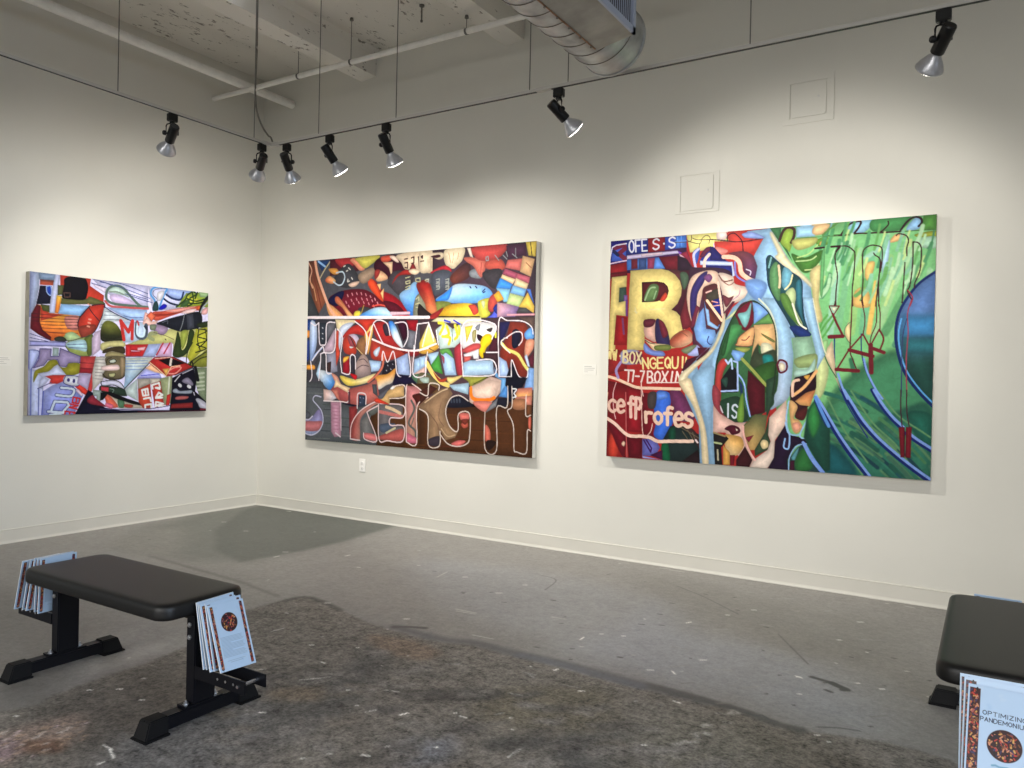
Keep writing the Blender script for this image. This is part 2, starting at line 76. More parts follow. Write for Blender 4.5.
P2DATA=([(0,(70,70,76),[-52,-147,2527,-13,2545,732,-28,705],0,0,None),(0,(156,88,62),[-32,-19,97,-4,136,174,236,370,142,486,58,341,-20,131],0,0,((96,56,44),[19,76,172,436])),(1,(222,168,140),[1,18,43,89,22,168,56,249],1,12,0),(1,(110,50,40),[65,10,69,136,120,275,172,436],1,11,0),(1,(206,150,110),[22,191,72,250,107,365],1,11,0),(0,(60,62,66),[-33,245,50,329,142,486,159,526,-25,521],0,0,None),
(0,(36,66,118),[105,4,285,4,171,107],0,0,None),(1,(152,192,238),[126,12,209,62],0,19,0),(1,(192,178,142),[285,7,209,87,149,165],1,13,0),(0,(82,30,42),[269,3,572,9,619,124,486,141,273,152],0,0,None),(0,(176,52,56),[331,4,512,7,573,64,424,88],1,0,None),(0,(226,142,112),[513,25,579,12,691,104,634,124,558,63],1,0,None),
(0,(208,198,92),[586,10,860,6,749,85,680,105,610,50],1,0,None),(0,(62,62,68),[424,77,514,60,605,153,622,231,504,269,368,241,320,183],1,0,None),(0,(218,152,72),[253,89,351,88,383,133,316,140],1,0,None),(0,(222,108,70),[218,180,267,151,342,191,315,223,234,208],1,0,((240,190,130),[304,160,236,212])),(1,(188,204,218),[350,128,425,122,454,170,428,228,380,239,318,205],1,13,0),(1,(206,200,190),[439,76,457,70],0,12,0),
(1,(206,200,190),[473,119,488,114],0,12,0),(1,(206,200,190),[497,92,518,107],0,12,0),(1,(206,200,190),[493,192,488,213,509,209],0,12,0),(1,(206,200,190),[535,180,547,194],0,12,0),(0,(216,182,162),[501,238,563,219,630,218,590,256,531,262],1,0,None),(0,(98,20,36),[261,371,354,307,520,283,696,293,844,360,1019,462,816,458,645,531,376,524],1,0,None),
(0,(20,20,62),[252,376,354,307,448,298,420,377,358,425],1,0,None),(0,(60,60,64),[628,450,758,454,703,539,630,537],1,0,None),(1,(196,128,138),[490,329,499,345],0,12,0),(1,(196,128,138),[543,318,552,334],0,12,0),(1,(196,128,138),[598,315,607,331],0,11,0),(1,(196,128,138),[651,318,660,334],0,11,0),
(1,(196,128,138),[703,329,712,345],0,11,0),(1,(196,128,138),[757,348,766,363],0,11,0),(1,(196,128,138),[809,372,818,388],0,11,0),(1,(196,128,138),[473,387,483,403],0,12,0),(1,(196,128,138),[536,372,545,388],0,12,0),(1,(196,128,138),[596,364,605,380],0,11,0),
(1,(196,128,138),[658,363,667,379],0,11,0),(1,(196,128,138),[719,371,728,387],0,11,0),(1,(196,128,138),[778,384,787,400],0,11,0),(1,(196,128,138),[839,406,847,421],0,11,0),(1,(196,128,138),[504,422,514,437],0,12,0),(1,(196,128,138),[563,403,572,418],0,11,0),
(1,(196,128,138),[622,394,631,409],0,11,0),(1,(196,128,138),[680,396,689,411],0,11,0),(1,(196,128,138),[739,409,748,424],0,11,0),(1,(196,128,138),[797,431,806,447],0,11,0),(0,(238,176,116),[340,351,386,344,495,454,574,529,509,528,434,444,354,397],1,0,((190,100,70),[372,375,526,513])),(0,(236,164,104),[237,404,315,423,454,526,293,522],1,0,None),
(1,(232,172,142),[81,-2,116,127,186,278,275,439,360,524],1,29,0),(0,(226,206,70),[584,481,643,477,645,529,571,527],1,0,None),(1,(170,140,60),[686,430,651,516],1,9,0),(0,(82,152,226),[642,533,730,477,844,450,960,464,1035,543],1,0,((190,220,242),[816,456,789,537])),(1,(216,80,66),[787,438,872,430,956,449],1,12,0),(0,(156,24,36),[735,210,809,218,899,308,1040,367,1193,501,982,490,927,406,812,315],1,0,None),
(0,(84,18,34),[916,403,1039,420,1136,497,985,493],1,0,None),(0,(218,72,40),[730,212,798,218,907,390,865,382,748,280],1,0,None),(0,(152,128,108),[617,156,749,107,810,121,794,174,698,237,636,221],1,4,None),(0,(60,20,36),[805,56,889,19,1042,16,1167,152,978,227,935,182,807,132],1,0,None),(0,(204,84,62),[875,20,989,15,977,59,890,64],1,0,None),(0,(228,190,152),[893,67,1004,69,998,209,964,120],0,0,None),
(0,(222,172,132),[815,178,864,137,938,178,947,214,838,228],1,0,None),(0,(150,50,46),[807,132,864,130,851,177,809,207],1,0,None),(0,(238,184,122),[832,252,878,248,871,307],0,0,None),(0,(238,184,122),[872,329,913,288,906,388],0,0,None),(0,(70,64,70),[1031,147,1229,187,1205,290,1092,359,994,291,951,236],1,0,None),(0,(152,40,36),[1000,262,1046,188,1154,143,1211,186,1087,190,1033,229],1,0,None),
(0,(48,118,214),[1085,361,1174,299,1253,251,1308,326,1362,423,1231,546,1169,487],1,0,((150,196,240),[1158,319,1270,511])),(0,(132,132,112),[1260,378,1361,359,1395,556,1245,552],1,5,None),(0,(216,122,82),[1264,274,1395,258,1440,516,1340,410],1,0,((140,40,36),[1331,306,1401,515])),(1,(188,182,140),[1149,214,1196,206],0,8,0),(1,(188,182,140),[1150,246,1196,237,1197,258,1154,265,1151,246],0,8,0),(1,(188,182,140),[1151,293,1198,279,1196,305,1151,311],0,8,0),
(1,(188,182,140),[1256,225,1302,222,1303,253,1261,251,1256,225],0,8,0),(1,(188,182,140),[1355,245,1394,239],0,8,0),(1,(188,182,140),[1261,397,1293,377,1294,408],0,8,0),(1,(188,182,140),[1262,438,1301,429,1295,465,1266,464],0,8,0),(0,(242,216,182),[1055,14,1427,3,1431,179,1301,162,1194,145,1137,138,1101,85],1,0,None),(0,(240,210,190),[967,24,1025,21,1073,73,1043,75],1,0,None),
(0,(130,40,42),[1194,133,1226,93,1261,147,1248,159,1201,156],1,0,None),(0,(242,216,182),[1181,155,1234,141,1301,162,1262,191,1208,182],1,0,None),(0,(60,24,36),[1274,44,1317,26,1307,162,1287,138],0,0,None),(1,(70,36,36),[1131,56,1165,53],0,11,0),(1,(70,36,36),[1136,88,1168,84,1167,131,1140,126],0,11,0),(1,(70,36,36),[1205,50,1234,42,1233,93,1209,97],0,11,0),
(1,(70,36,36),[1298,77,1337,38],0,10,0),(1,(70,36,36),[1320,140,1344,80],0,10,0),(1,(70,36,36),[1339,131,1351,101],0,10,0),(1,(218,178,192),[999,506,1193,509],0,24,0),(1,(190,40,60),[1014,527,1204,532],0,10,0),(0,(62,46,58),[1427,1,2420,-5,2435,607,1442,586],0,0,None),
(0,(242,220,186),[1297,2,1421,21,1530,28,1538,66,1493,82,1422,62,1424,134,1405,176,1301,170],1,0,None),(0,(60,26,36),[1409,51,1492,41,1511,58,1467,67],1,0,None),(0,(70,30,40),[1304,44,1330,35,1324,66],1,0,None),(1,(70,36,36),[1305,86,1338,82],1,9,0),(0,(244,224,188),[1554,8,1743,1,1733,92,1685,139,1636,165,1560,122],1,0,None),(1,(206,160,130),[1593,33,1614,115],1,7,0),
(1,(206,160,130),[1643,36,1632,116],1,7,0),(1,(206,160,130),[1692,40,1681,89],1,7,0),(0,(182,42,52),[1412,179,1545,133,1615,160,1615,191,1533,166,1444,191],1,0,None),(0,(82,86,98),[1425,201,1495,169,1615,186,1622,297,1475,377,1428,308],1,0,None),(1,(164,166,156),[1362,238,1395,234,1393,254,1365,257],0,8,0),(1,(164,166,156),[1362,269,1396,265,1394,285,1365,288],0,8,0),
(1,(164,166,156),[1363,300,1397,296,1395,316,1366,319],0,8,0),(1,(164,166,156),[1471,244,1505,240,1503,260,1475,263],0,8,0),(1,(164,166,156),[1472,275,1505,270,1503,290,1475,293],0,8,0),(1,(164,166,156),[1473,305,1506,301,1504,321,1476,324],0,8,0),(1,(164,166,156),[1567,249,1599,244,1597,264,1570,267],0,8,0),(1,(164,166,156),[1568,279,1600,275,1598,295,1571,298],0,8,0),
(1,(164,166,156),[1568,310,1601,305,1599,325,1571,328],0,8,0),(0,(118,58,46),[1620,218,1744,133,1805,137,1801,236,1686,282,1624,272],1,0,((70,40,44),[1781,145,1649,268])),(0,(132,136,142),[1800,196,1868,180,1918,254,1819,242],1,3,None),(0,(216,112,96),[1745,83,1840,87,1957,126,1915,250,1841,161,1770,117],1,0,None),(1,(150,60,60),[1912,133,1909,222],1,6,0),(0,(200,74,70),[1816,8,2142,5,2123,69,2043,117,1902,115,1839,71],1,0,None),
(0,(236,214,196),[1771,5,1807,6,1834,89,1803,77],0,0,None),(0,(198,84,70),[1951,177,1971,121,2090,115,2139,176,2089,204],1,2,None),(0,(56,50,56),[1924,213,2101,195,2075,333,2000,324],1,0,None),(0,(110,174,242),[1471,410,1563,355,1664,293,1809,296,1955,322,2022,374,2002,412,1885,449,1616,440],1,0,((206,230,246),[1687,300,1727,442])),(0,(60,140,235),[1471,412,1588,341,1637,308,1602,407,1540,420],1,5,None),(1,(30,40,80),[1809,316,1819,328],0,10,0),
(1,(30,40,80),[1863,318,1876,330],0,10,0),(1,(30,40,80),[1930,360,1953,342],0,10,0),(1,(30,40,80),[1936,370,1954,363],0,10,0),(0,(122,132,62),[1474,425,1628,440,1532,498,1474,530],1,0,None),(0,(238,206,60),[1492,550,1554,478,1643,449,1815,450,1876,498,1916,560],1,0,((206,160,40),[1628,448,1730,556])),(0,(206,72,56),[1798,466,1863,464,1896,519,1851,543,1816,496],1,0,None),
(0,(216,132,82),[1297,271,1397,268,1438,350,1483,505,1388,512,1346,377],1,0,((170,40,36),[1370,296,1427,513])),(0,(40,30,30),[1295,437,1361,481,1454,553,1298,549],1,3,None),(0,(150,40,40),[1402,549,1478,505,1554,476,1480,566,1392,646,1353,646],1,0,None),(1,(20,18,20),[1505,548,1923,559],0,10,0),(0,(202,196,72),[1887,459,1908,428,2000,416,1986,500,2007,541,1924,580],1,0,None),(0,(182,70,60),[1990,423,2038,384,2075,454,2028,522,1987,502],1,0,None),
(0,(200,206,150),[1920,439,1956,440,1945,498],1,0,None),(0,(84,94,216),[1924,586,2017,549,2064,492,2078,580,2007,617,1927,631],1,0,None),(0,(30,40,120),[2033,501,2067,463,2073,541],1,0,None),(0,(222,112,106),[2159,127,2293,124,2273,217,2135,186],0,0,None),(0,(232,182,132),[2293,102,2399,135,2366,267,2271,224],0,0,None),(1,(150,90,60),[2325,159,2370,199],1,6,0),
(0,(166,76,102),[2135,186,2251,231,2235,279,2113,235],0,0,None),(0,(192,92,110),[2251,231,2363,267,2351,319,2232,270],0,0,None),(1,(80,30,40),[2137,188,2251,233,2365,269],0,5,0),(1,(80,30,40),[2113,235,2235,279,2351,319],0,5,0),(0,(236,198,152),[2111,235,2235,279,2209,316,2097,263],0,0,None),(0,(60,142,232),[2093,261,2209,316,2187,354,2056,338],0,0,None),
(0,(132,192,226),[2056,338,2187,354,2167,452,2130,451],0,0,None),(0,(236,206,160),[2237,270,2349,319,2332,360,2216,326],0,0,None),(0,(122,178,232),[2209,324,2332,360,2312,416,2185,383],0,0,None),(0,(192,212,142),[2185,383,2312,416,2269,493,2151,471],0,0,None),(0,(232,162,52),[2034,394,2082,357,2132,429,2073,450],0,0,None),(0,(70,112,202),[2330,356,2367,360,2404,479],0,0,None),
(0,(232,192,82),[2265,493,2344,385,2405,493,2400,544,2334,503],0,0,None),(0,(122,100,152),[2070,452,2153,462,2269,491,2237,568,2071,564],0,0,((210,160,170),[2096,474,2235,555])),(0,(70,70,72),[2243,532,2278,501,2334,501,2370,541],0,0,None),(1,(216,152,160),[2167,551,2406,552],0,14,0),(0,(228,198,82),[2317,1,2414,1,2406,117,2344,105],0,0,None),(1,(40,34,24),[2359,2,2374,107],0,7,0),
(0,(76,40,66),[2142,14,2319,8,2326,113,2290,101,2156,124],0,0,None),(1,(140,142,146),[1956,92,1976,88,1980,118,1959,119,1956,92],0,9,0),(1,(140,142,146),[2040,83,2076,124],0,8,0),(1,(140,142,146),[2115,88,2150,119],0,8,0),(1,(140,142,146),[2143,61,2156,100],0,8,0),(1,(140,142,146),[2200,84,2241,115],0,8,0),
(1,(140,142,146),[2228,43,2229,105],0,8,0),(1,(242,226,230),[-20,517,1402,550],0,25,0),(0,(60,58,66),[-20,533,1403,566,1421,1263,-11,1312],0,0,None),(0,(70,50,56),[1311,564,2423,569,2439,1228,1329,1266],0,0,None),(0,(26,62,132),[-20,536,104,543,20,692,-14,737],0,0,None),(0,(238,150,50),[-22,640,31,641,33,694,-20,701],1,4,None),
(0,(34,60,130),[-20,714,37,726,34,898,-13,944],0,0,None),(0,(238,160,60),[-18,956,95,953,100,993,-17,990],1,4,None),(0,(152,178,228),[36,566,116,591,121,775,66,898,42,898],1,0,((200,214,240),[49,589,73,875])),(0,(44,50,60),[152,569,241,571,237,753,197,769,159,750],0,0,None),(1,(200,200,205),[189,615,199,619],0,9,0),(1,(200,200,205),[191,666,200,670],0,9,0),
(1,(200,200,205),[192,711,202,716],0,9,0),(0,(104,104,112),[246,580,350,575,333,645,250,723],0,0,None),(0,(192,166,182),[330,645,360,618,346,830,224,839,214,809],0,0,None),(1,(158,184,236),[71,909,105,864,190,796],1,17,0),(0,(66,66,72),[107,932,176,852,249,852,258,1019,188,1011],0,0,None),(0,(150,150,170),[254,852,369,830,389,1008,313,1023,258,1019],0,0,None),
(0,(60,40,40),[256,931,310,919,305,1015,258,1015],0,0,None),(0,(182,212,240),[122,1034,169,915,181,1056,159,1090],0,0,None),(0,(238,218,172),[349,542,631,555,529,610,425,674,379,663],0,0,None),(0,(204,212,232),[406,619,572,578,456,686,428,774,385,852],1,4,None),(0,(200,70,50),[361,651,394,635,395,774,415,852,372,964,362,852],0,0,None),(0,(178,46,42),[441,699,529,621,649,599,728,678,719,702,590,677,469,714],1,0,None),
(0,(204,186,208),[453,708,575,676,638,721,592,778,473,777],1,0,None),(0,(188,62,46),[445,741,504,684,595,745,602,852,475,843],1,0,None),(0,(150,70,80),[501,698,561,720,578,786,533,775],1,0,None),(0,(206,206,210),[526,786,578,792,541,803],1,0,None),(0,(142,98,66),[618,743,725,698,733,854,638,843],1,0,None),(1,(60,40,40),[531,698,593,786,653,843],1,9,0),
(1,(200,170,120),[608,797,682,852],1,9,0),(0,(236,162,72),[707,669,798,598,783,725,748,856,724,778],1,0,((248,210,120),[763,625,740,830])),(0,(196,56,42),[586,554,818,555,763,614,721,657,661,596],1,0,None),(0,(200,60,44),[736,679,767,652,760,711],1,0,None),(0,(174,42,42),[808,591,963,584,1021,706,1110,794,937,783,822,696],1,0,None),(0,(54,42,54),[907,608,960,596,993,682,938,694],1,0,None),
(0,(60,132,222),[971,586,1036,593,1133,781,1103,791,1022,716],1,0,((230,238,246),[1059,693,995,597])),(0,(52,14,34),[1053,564,1168,567,1185,708,1136,747],0,0,None),(0,(144,20,32),[1165,567,1292,570,1277,667,1194,645],0,0,None),(0,(112,112,122),[1191,655,1277,667,1245,812,1182,791],0,0,None),(0,(180,60,46),[792,728,937,786,1104,812,1188,833,1054,894,899,911,781,879],1,0,None),(0,(120,30,34),[1104,815,1318,831,1280,873,1213,873],1,0,None),
(0,(196,206,222),[809,831,881,790,862,863,827,871],1,0,None),(0,(34,30,40),[920,938,1054,905,1075,1021,999,1006,909,1050],0,0,None),(1,(160,160,170),[970,948,975,952],0,9,0),(1,(160,160,170),[1025,937,1030,941],0,8,0),(1,(160,160,170),[957,991,962,995],0,9,0),(1,(160,160,170),[1005,979,1011,984],0,8,0),
(0,(166,186,228),[1065,894,1188,844,1220,1036,1089,1033],0,0,None),(0,(166,196,232),[1260,896,1378,866,1381,967,1254,1021],0,0,None),(0,(222,182,172),[1250,1021,1376,953,1375,1019],0,0,None),(0,(120,100,100),[1210,873,1260,873,1250,1019,1224,1019],0,0,None),(0,(22,18,48),[1054,1021,1257,1034,1286,1101,1029,1117],0,0,None),(0,(82,122,92),[1237,1034,1414,1011,1455,1108,1312,1101],1,3,None),
(0,(232,236,242),[839,1046,972,1022,1060,974,1031,1087,960,1118,866,1155],1,0,((236,160,70),[916,1045,947,1140])),(0,(176,202,236),[759,906,906,916,894,993,773,1009],0,0,None),(0,(152,132,132),[604,940,682,854,753,906,781,1025,630,1062,596,1006],1,0,((190,160,150),[654,885,716,1037])),(1,(90,70,76),[613,984,685,950,758,960],1,8,0),(1,(90,70,76),[640,907,698,896,742,928],1,8,0),(0,(152,26,42),[453,874,528,874,543,1034,453,1018],0,0,None),
(0,(238,180,70),[459,930,461,885,521,872,514,896],1,0,None),(0,(50,46,56),[528,874,598,874,602,1033,543,1028],0,0,None),(0,(232,204,92),[428,1043,615,1073,838,1020,754,1096,543,1133,452,1096],1,0,((244,222,160),[615,1060,572,1127])),(0,(192,26,36),[537,1024,622,1040,601,1080],1,0,None),(1,(206,110,86),[923,873,914,959,859,1024,754,1096],1,20,0),(1,(120,40,40),[905,895,886,981,817,1046],1,7,0),
(0,(50,122,206),[169,1000,316,1031,369,1120,302,1180,182,1092],1,0,((220,230,240),[204,1033,339,1154])),(0,(216,150,130),[313,1023,390,1053,437,1119,529,1172,439,1174,361,1098],1,0,None),(0,(232,218,172),[1429,585,1492,554,1923,563,1927,618,1756,614],0,0,None),(0,(242,206,62),[1310,761,1403,595,1487,750,1476,801,1312,844],0,0,((250,235,150),[1392,646,1344,831])),(1,(240,240,230),[1404,605,1367,708,1343,790],1,10,0),(1,(250,246,210),[1410,616,1459,750],1,10,0),
(0,(206,226,222),[1482,648,1570,598,1648,650,1734,610,1749,734,1677,797,1524,813],0,0,None),(1,(214,204,60),[1506,597,1557,613,1521,689],1,25,0),(1,(214,204,60),[1589,629,1610,690,1572,710],1,25,0),(1,(214,204,60),[1670,621,1697,701,1673,731],1,25,0),(1,(214,204,60),[1547,710,1623,721,1612,771],1,25,0),(1,(214,204,60),[1707,631,1721,692],1,24,0),
(1,(60,70,190),[1563,578,1620,594],1,15,0),(1,(60,70,190),[1657,580,1719,612],1,14,0),(1,(90,110,110),[1640,650,1651,751],1,6,0),(1,(246,246,250),[1482,658,1511,801],1,9,0),(0,(198,150,60),[1318,831,1396,795,1485,770,1511,801,1436,842,1345,852],1,0,None),(1,(110,80,40),[1396,800,1461,826],1,8,0),
(0,(238,234,234),[1756,612,2054,622,2026,737,1917,787,1746,804],1,0,None),(0,(228,208,80),[1766,634,1847,624,1787,764],0,0,None),(0,(162,152,102),[1840,675,1880,664,1871,755,1844,745],1,0,None),(0,(120,120,130),[1866,644,1913,615,1902,669],1,0,None),(0,(60,50,50),[1973,661,2031,647,2014,681],1,0,None),(0,(40,16,30),[1888,694,1941,716,1930,755,1892,735],1,0,None),
(0,(242,206,30),[1939,716,2011,696,2031,754,1977,805,1946,885,1904,832],1,0,None),(0,(192,76,76),[1743,824,1845,771,1919,773,1911,814,1810,844],1,0,None),(0,(236,232,236),[1762,854,1906,812,1908,891,1860,891,1847,862,1776,917],0,0,None),(0,(200,90,84),[1763,872,1835,867,1824,901,1770,922],0,0,None),(0,(60,36,42),[1948,842,2088,837,2091,960,2053,969,2043,902,1955,897],0,0,None),(0,(70,26,40),[2011,774,2056,696,2079,706,2082,832,1995,837],0,0,None),
(0,(210,220,60),[2053,682,2069,682,2070,725,2054,723],1,0,None),(0,(172,202,236),[1532,842,1594,830,1667,892,1695,1022,1581,1026],0,0,None),(0,(172,202,236),[1313,878,1378,867,1380,950,1315,976],0,0,None),(0,(172,202,230),[1397,852,1512,832,1501,893,1438,944],0,0,None),(0,(72,152,62),[1432,946,1513,852,1558,1016,1465,990],0,0,None),(0,(92,152,72),[1522,821,1615,809,1658,882,1588,844,1551,857],1,0,None),
(0,(150,70,90),[1538,862,1571,882,1566,933],1,0,None),(0,(162,50,62),[1672,802,1731,770,1757,854,1754,1017,1705,1014,1677,892],1,0,None),(0,(176,206,236),[1758,922,1824,903,2040,900,2054,1011,1760,1027],0,0,None),(1,(236,206,112),[1389,924,1459,1016,1544,1081,1614,1104],1,39,0),(0,(172,62,42),[1459,995,1531,1055,1604,1042,1582,1077,1518,1074],1,0,None),(0,(238,210,130),[1600,1044,1668,1038,1760,1021,1682,1073,1626,1094],1,0,None),
(0,(152,152,62),[1742,1032,2023,1023,1924,1078,1832,1112,1810,1070],0,0,None),(1,(50,46,30),[1865,1089,2017,1023],1,6,0),(0,(236,202,186),[1823,1115,1924,1078,2020,1027,2139,1055,2113,1154,2034,1232,1827,1249],0,0,None),(1,(242,122,26),[1842,1119,1846,1189,1880,1215],1,28,0),(0,(112,168,222),[2056,954,2105,1036,2162,1037,2169,1093,2114,1171,2122,1055,2064,1027],0,0,None),(0,(172,202,222),[1620,1104,1819,1080,1814,1175,1671,1143],0,0,None),
(0,(110,100,70),[1310,1018,1401,1016,1519,1096,1482,1158,1313,1142],1,3,None),(0,(170,190,180),[1324,1049,1415,1047,1403,1099,1338,1079],1,2,None),(0,(92,72,66),[2269,570,2407,574,2409,682,2348,624],0,0,None),(0,(30,26,72),[2094,605,2196,600,2150,709,2104,776],0,0,None),(0,(134,46,32),[2191,602,2328,614,2362,681,2338,757,2322,852,2362,946,2349,1026,2280,1023,2223,898,2199,919,2181,1029,2107,890,2105,832,2170,698],0,0,None),(0,(20,18,42),[2213,681,2260,664,2297,720,2265,796,2216,799],1,0,None),
(0,(104,164,232),[2323,692,2387,651,2407,729,2339,740],1,0,None),(0,(228,152,122),[2338,752,2411,748,2396,823,2332,882],1,0,None),(0,(90,30,46),[2356,890,2410,833,2413,946,2378,946],0,0,None),(0,(190,205,235),[2326,871,2348,852,2378,951,2356,946],0,0,None),(0,(132,172,228),[2365,954,2416,960,2417,1125,2332,1110,2347,1041],0,0,None),(0,(172,196,236),[2092,869,2167,910,2204,1026,2096,1028],0,0,None),
(0,(16,14,30),[2167,1030,2215,904,2282,1025,2358,1030,2328,1082,2251,1108,2158,1098],0,0,None),(0,(16,14,30),[2169,1083,2253,1081,2251,1215,2172,1218],0,0,None),(1,(218,208,112),[2121,772,2173,818,2265,854,2322,928,2354,965],1,25,0),(1,(240,236,226),[2135,738,2115,755,2127,784,2197,844],1,9,0),(1,(235,225,225),[2139,731,2171,727],1,7,0),(1,(238,226,232),[144,569,159,750,197,771,239,753,246,582,346,571],1,11,0),
(1,(238,226,232),[45,567,97,593,144,569],1,11,0),(1,(238,226,232),[176,852,240,850,255,1015,313,1026],1,11,0),(1,(238,226,232),[74,909,190,790,214,813,230,841,345,819,356,629],1,11,0),(1,(238,226,232),[51,921,69,1012,63,1081,-7,1151],1,11,0),(1,(238,226,232),[159,1090,177,915,176,852],1,11,0),(1,(238,226,232),[442,1019,419,874,441,708,378,629],1,10,0),
(1,(238,226,232),[442,1019,537,1024,539,874,595,874,604,984],1,10,0),(1,(238,226,232),[587,567,691,634,729,711,723,852,805,582,946,585,991,693],1,10,0),(1,(238,226,232),[805,593,894,734,937,777],1,10,0),(1,(238,226,232),[906,906,918,829,969,921,1025,829,1054,894,1089,1033,1220,1036,1196,831],1,10,0),(1,(238,226,232),[1043,590,1160,592,1185,708,1144,789],1,10,0),(1,(238,226,232),[1286,603,1264,779,1250,1021,1375,1023,1378,883],1,9,0),
(1,(238,226,232),[1286,603,1403,593],1,9,0),(1,(240,230,234),[1403,597,1458,719],1,9,0),(1,(240,230,234),[1761,1031,1750,612,2049,618,2027,735],1,9,0),(1,(240,230,234),[1760,1027,2054,1013,2042,902,1884,901],1,9,0),(1,(240,230,234),[2101,1026,2088,600,2168,594,2303,602,2381,644,2399,701],1,8,0),(1,(240,230,234),[2213,1024,2215,898,2280,1021,2352,1028,2358,965],1,8,0),
(1,(240,230,234),[2101,1026,2204,1026],1,8,0),(1,(240,230,234),[2160,726,2238,684,2296,690,2304,747,2274,785],1,8,0),(1,(240,230,234),[1977,840,2082,838],1,9,0),(1,(240,230,234),[1397,836,1380,955,1382,1032],1,9,0),(1,(248,222,222),[794,725,965,780,1104,812,1255,825,1401,803],1,16,0),(1,(248,232,226),[1311,823,1396,795,1485,768],1,15,0),
(1,(250,245,245),[1253,779,1256,873],0,7,0),(0,(80,84,88),[-33,1108,206,1103,304,1269,547,1295,894,1283,876,1659,-17,1671],0,0,None),(1,(60,64,70),[-7,1153,192,1154],0,9,0),(1,(100,106,106),[18,1210,209,1210],0,9,0),(1,(72,80,78),[212,1306,313,1308],0,9,0),(1,(60,64,70),[229,1351,314,1353],0,9,0),
(1,(100,106,106),[215,1408,316,1409],0,9,0),(1,(72,80,78),[232,1475,317,1476],0,9,0),(1,(60,64,70),[203,1544,312,1544],0,9,0),(1,(100,106,106),[30,1622,313,1611],0,9,0),(1,(72,80,78),[446,1420,543,1422],0,9,0),(1,(60,64,70),[448,1498,553,1498],0,9,0),
(1,(100,106,106),[450,1576,555,1575],0,9,0),(1,(72,80,78),[406,1634,790,1616],0,9,0),(0,(74,44,22),[771,1439,838,1296,894,1283,1005,1226,1182,1221,1179,1105,1416,1090,1431,1665,862,1660,863,1574],0,0,None),(0,(76,44,24),[1321,1192,1587,1265,1977,1271,2093,1247,2405,1189,2417,1651,1333,1657],0,0,None),(1,(60,34,18),[1331,1326,1626,1324],0,7,0),(1,(92,54,26),[1555,1342,1839,1341],0,7,0),
(1,(86,38,26),[1770,1358,2044,1356],0,6,0),(1,(60,34,18),[1978,1374,2243,1371],0,6,0),(1,(92,54,26),[1427,1425,1718,1421],0,7,0),(1,(86,38,26),[1648,1439,1927,1435],0,7,0),(1,(60,34,18),[1860,1454,2130,1449],0,6,0),(1,(92,54,26),[2064,1467,2325,1463],0,6,0),
(1,(86,38,26),[1522,1522,1808,1516],0,7,0),(1,(60,34,18),[1739,1535,2015,1529],0,7,0),(1,(92,54,26),[1948,1547,2214,1541],0,6,0),(1,(86,38,26),[1395,1606,1686,1598],0,7,0),(1,(60,34,18),[1616,1618,1897,1610],0,7,0),(1,(92,54,26),[1829,1629,2101,1620],0,6,0),
(1,(60,34,18),[903,1615,1152,1606],0,7,0),(1,(92,54,26),[1179,1610,1391,1604],0,7,0),(1,(60,34,18),[904,1640,1152,1631],0,7,0),(1,(92,54,26),[1179,1636,1391,1628],0,7,0),(1,(60,34,18),[905,1666,1153,1656],0,7,0),(0,(152,166,206),[-10,1454,73,1437,166,1353,221,1421,210,1487,159,1558,77,1594,-10,1576],1,0,((150,140,190),[119,1378,77,1591])),
(0,(190,112,116),[-10,1475,106,1464,213,1464,171,1543,-8,1553],1,5,None),(0,(80,82,92),[-13,1371,56,1392,57,1432,-7,1452],1,0,None),(1,(192,192,216),[191,1241,118,1232,91,1271,149,1320,204,1374,222,1464,174,1548,80,1592,-10,1576],1,11,0),(1,(200,196,216),[-10,1450,41,1452,88,1419],1,11,0),(0,(192,142,162),[313,1271,439,1276,447,1581,367,1594,327,1549],0,0,None),(1,(214,196,204),[381,1557,438,1587],1,13,0),
(1,(226,206,214),[436,1282,446,1531],0,8,0),(1,(170,116,142),[328,1302,427,1306],0,7,0),(1,(170,116,142),[329,1334,428,1337],0,7,0),(1,(170,116,142),[330,1365,429,1368],0,7,0),(1,(170,116,142),[331,1396,430,1399],0,7,0),(1,(170,116,142),[331,1428,431,1430],0,7,0),
(1,(170,116,142),[332,1459,432,1461],0,7,0),(1,(170,116,142),[333,1490,432,1492],0,7,0),(1,(170,116,142),[334,1522,433,1523],0,7,0),(0,(192,106,96),[302,1180,379,1100,543,1157,755,1114,849,1064,893,1240,781,1281,607,1317,547,1295,426,1268],0,0,((170,80,80),[439,1176,722,1256])),(0,(242,208,164),[368,1072,437,1121,546,1152,520,1177,521,1196,393,1144,347,1156],0,0,None),(0,(218,222,236),[220,1168,317,1179,395,1244,319,1271,226,1270],0,0,((226,190,180),[256,1203,380,1245])),
(0,(206,120,104),[324,1174,393,1166,426,1268,380,1245],0,0,None),(1,(240,224,224),[226,1274,427,1274,523,1274,523,1180],1,10,0),(0,(24,20,40),[457,1281,651,1302,637,1319,472,1297],0,0,None),(0,(140,50,52),[536,1319,639,1305,627,1412,568,1514,547,1570],0,0,None),(0,(90,50,60),[523,1185,547,1185,550,1295,526,1284],0,0,None),(0,(70,74,80),[798,1113,850,1112,867,1219,814,1189],0,0,None),
(0,(50,60,80),[645,1206,727,1213,729,1302,648,1318],0,0,None),(1,(226,216,220),[634,1327,634,1210,677,1192,730,1208,732,1288],1,10,0),(1,(120,130,150),[663,1231,672,1234],0,8,0),(1,(120,130,150),[700,1235,707,1239],0,8,0),(1,(120,130,150),[665,1274,673,1277],0,8,0),(0,(204,134,122),[558,1594,574,1470,667,1356,837,1269,894,1283,754,1344,672,1432,670,1598],1,0,((150,70,66),[597,1491,671,1498])),
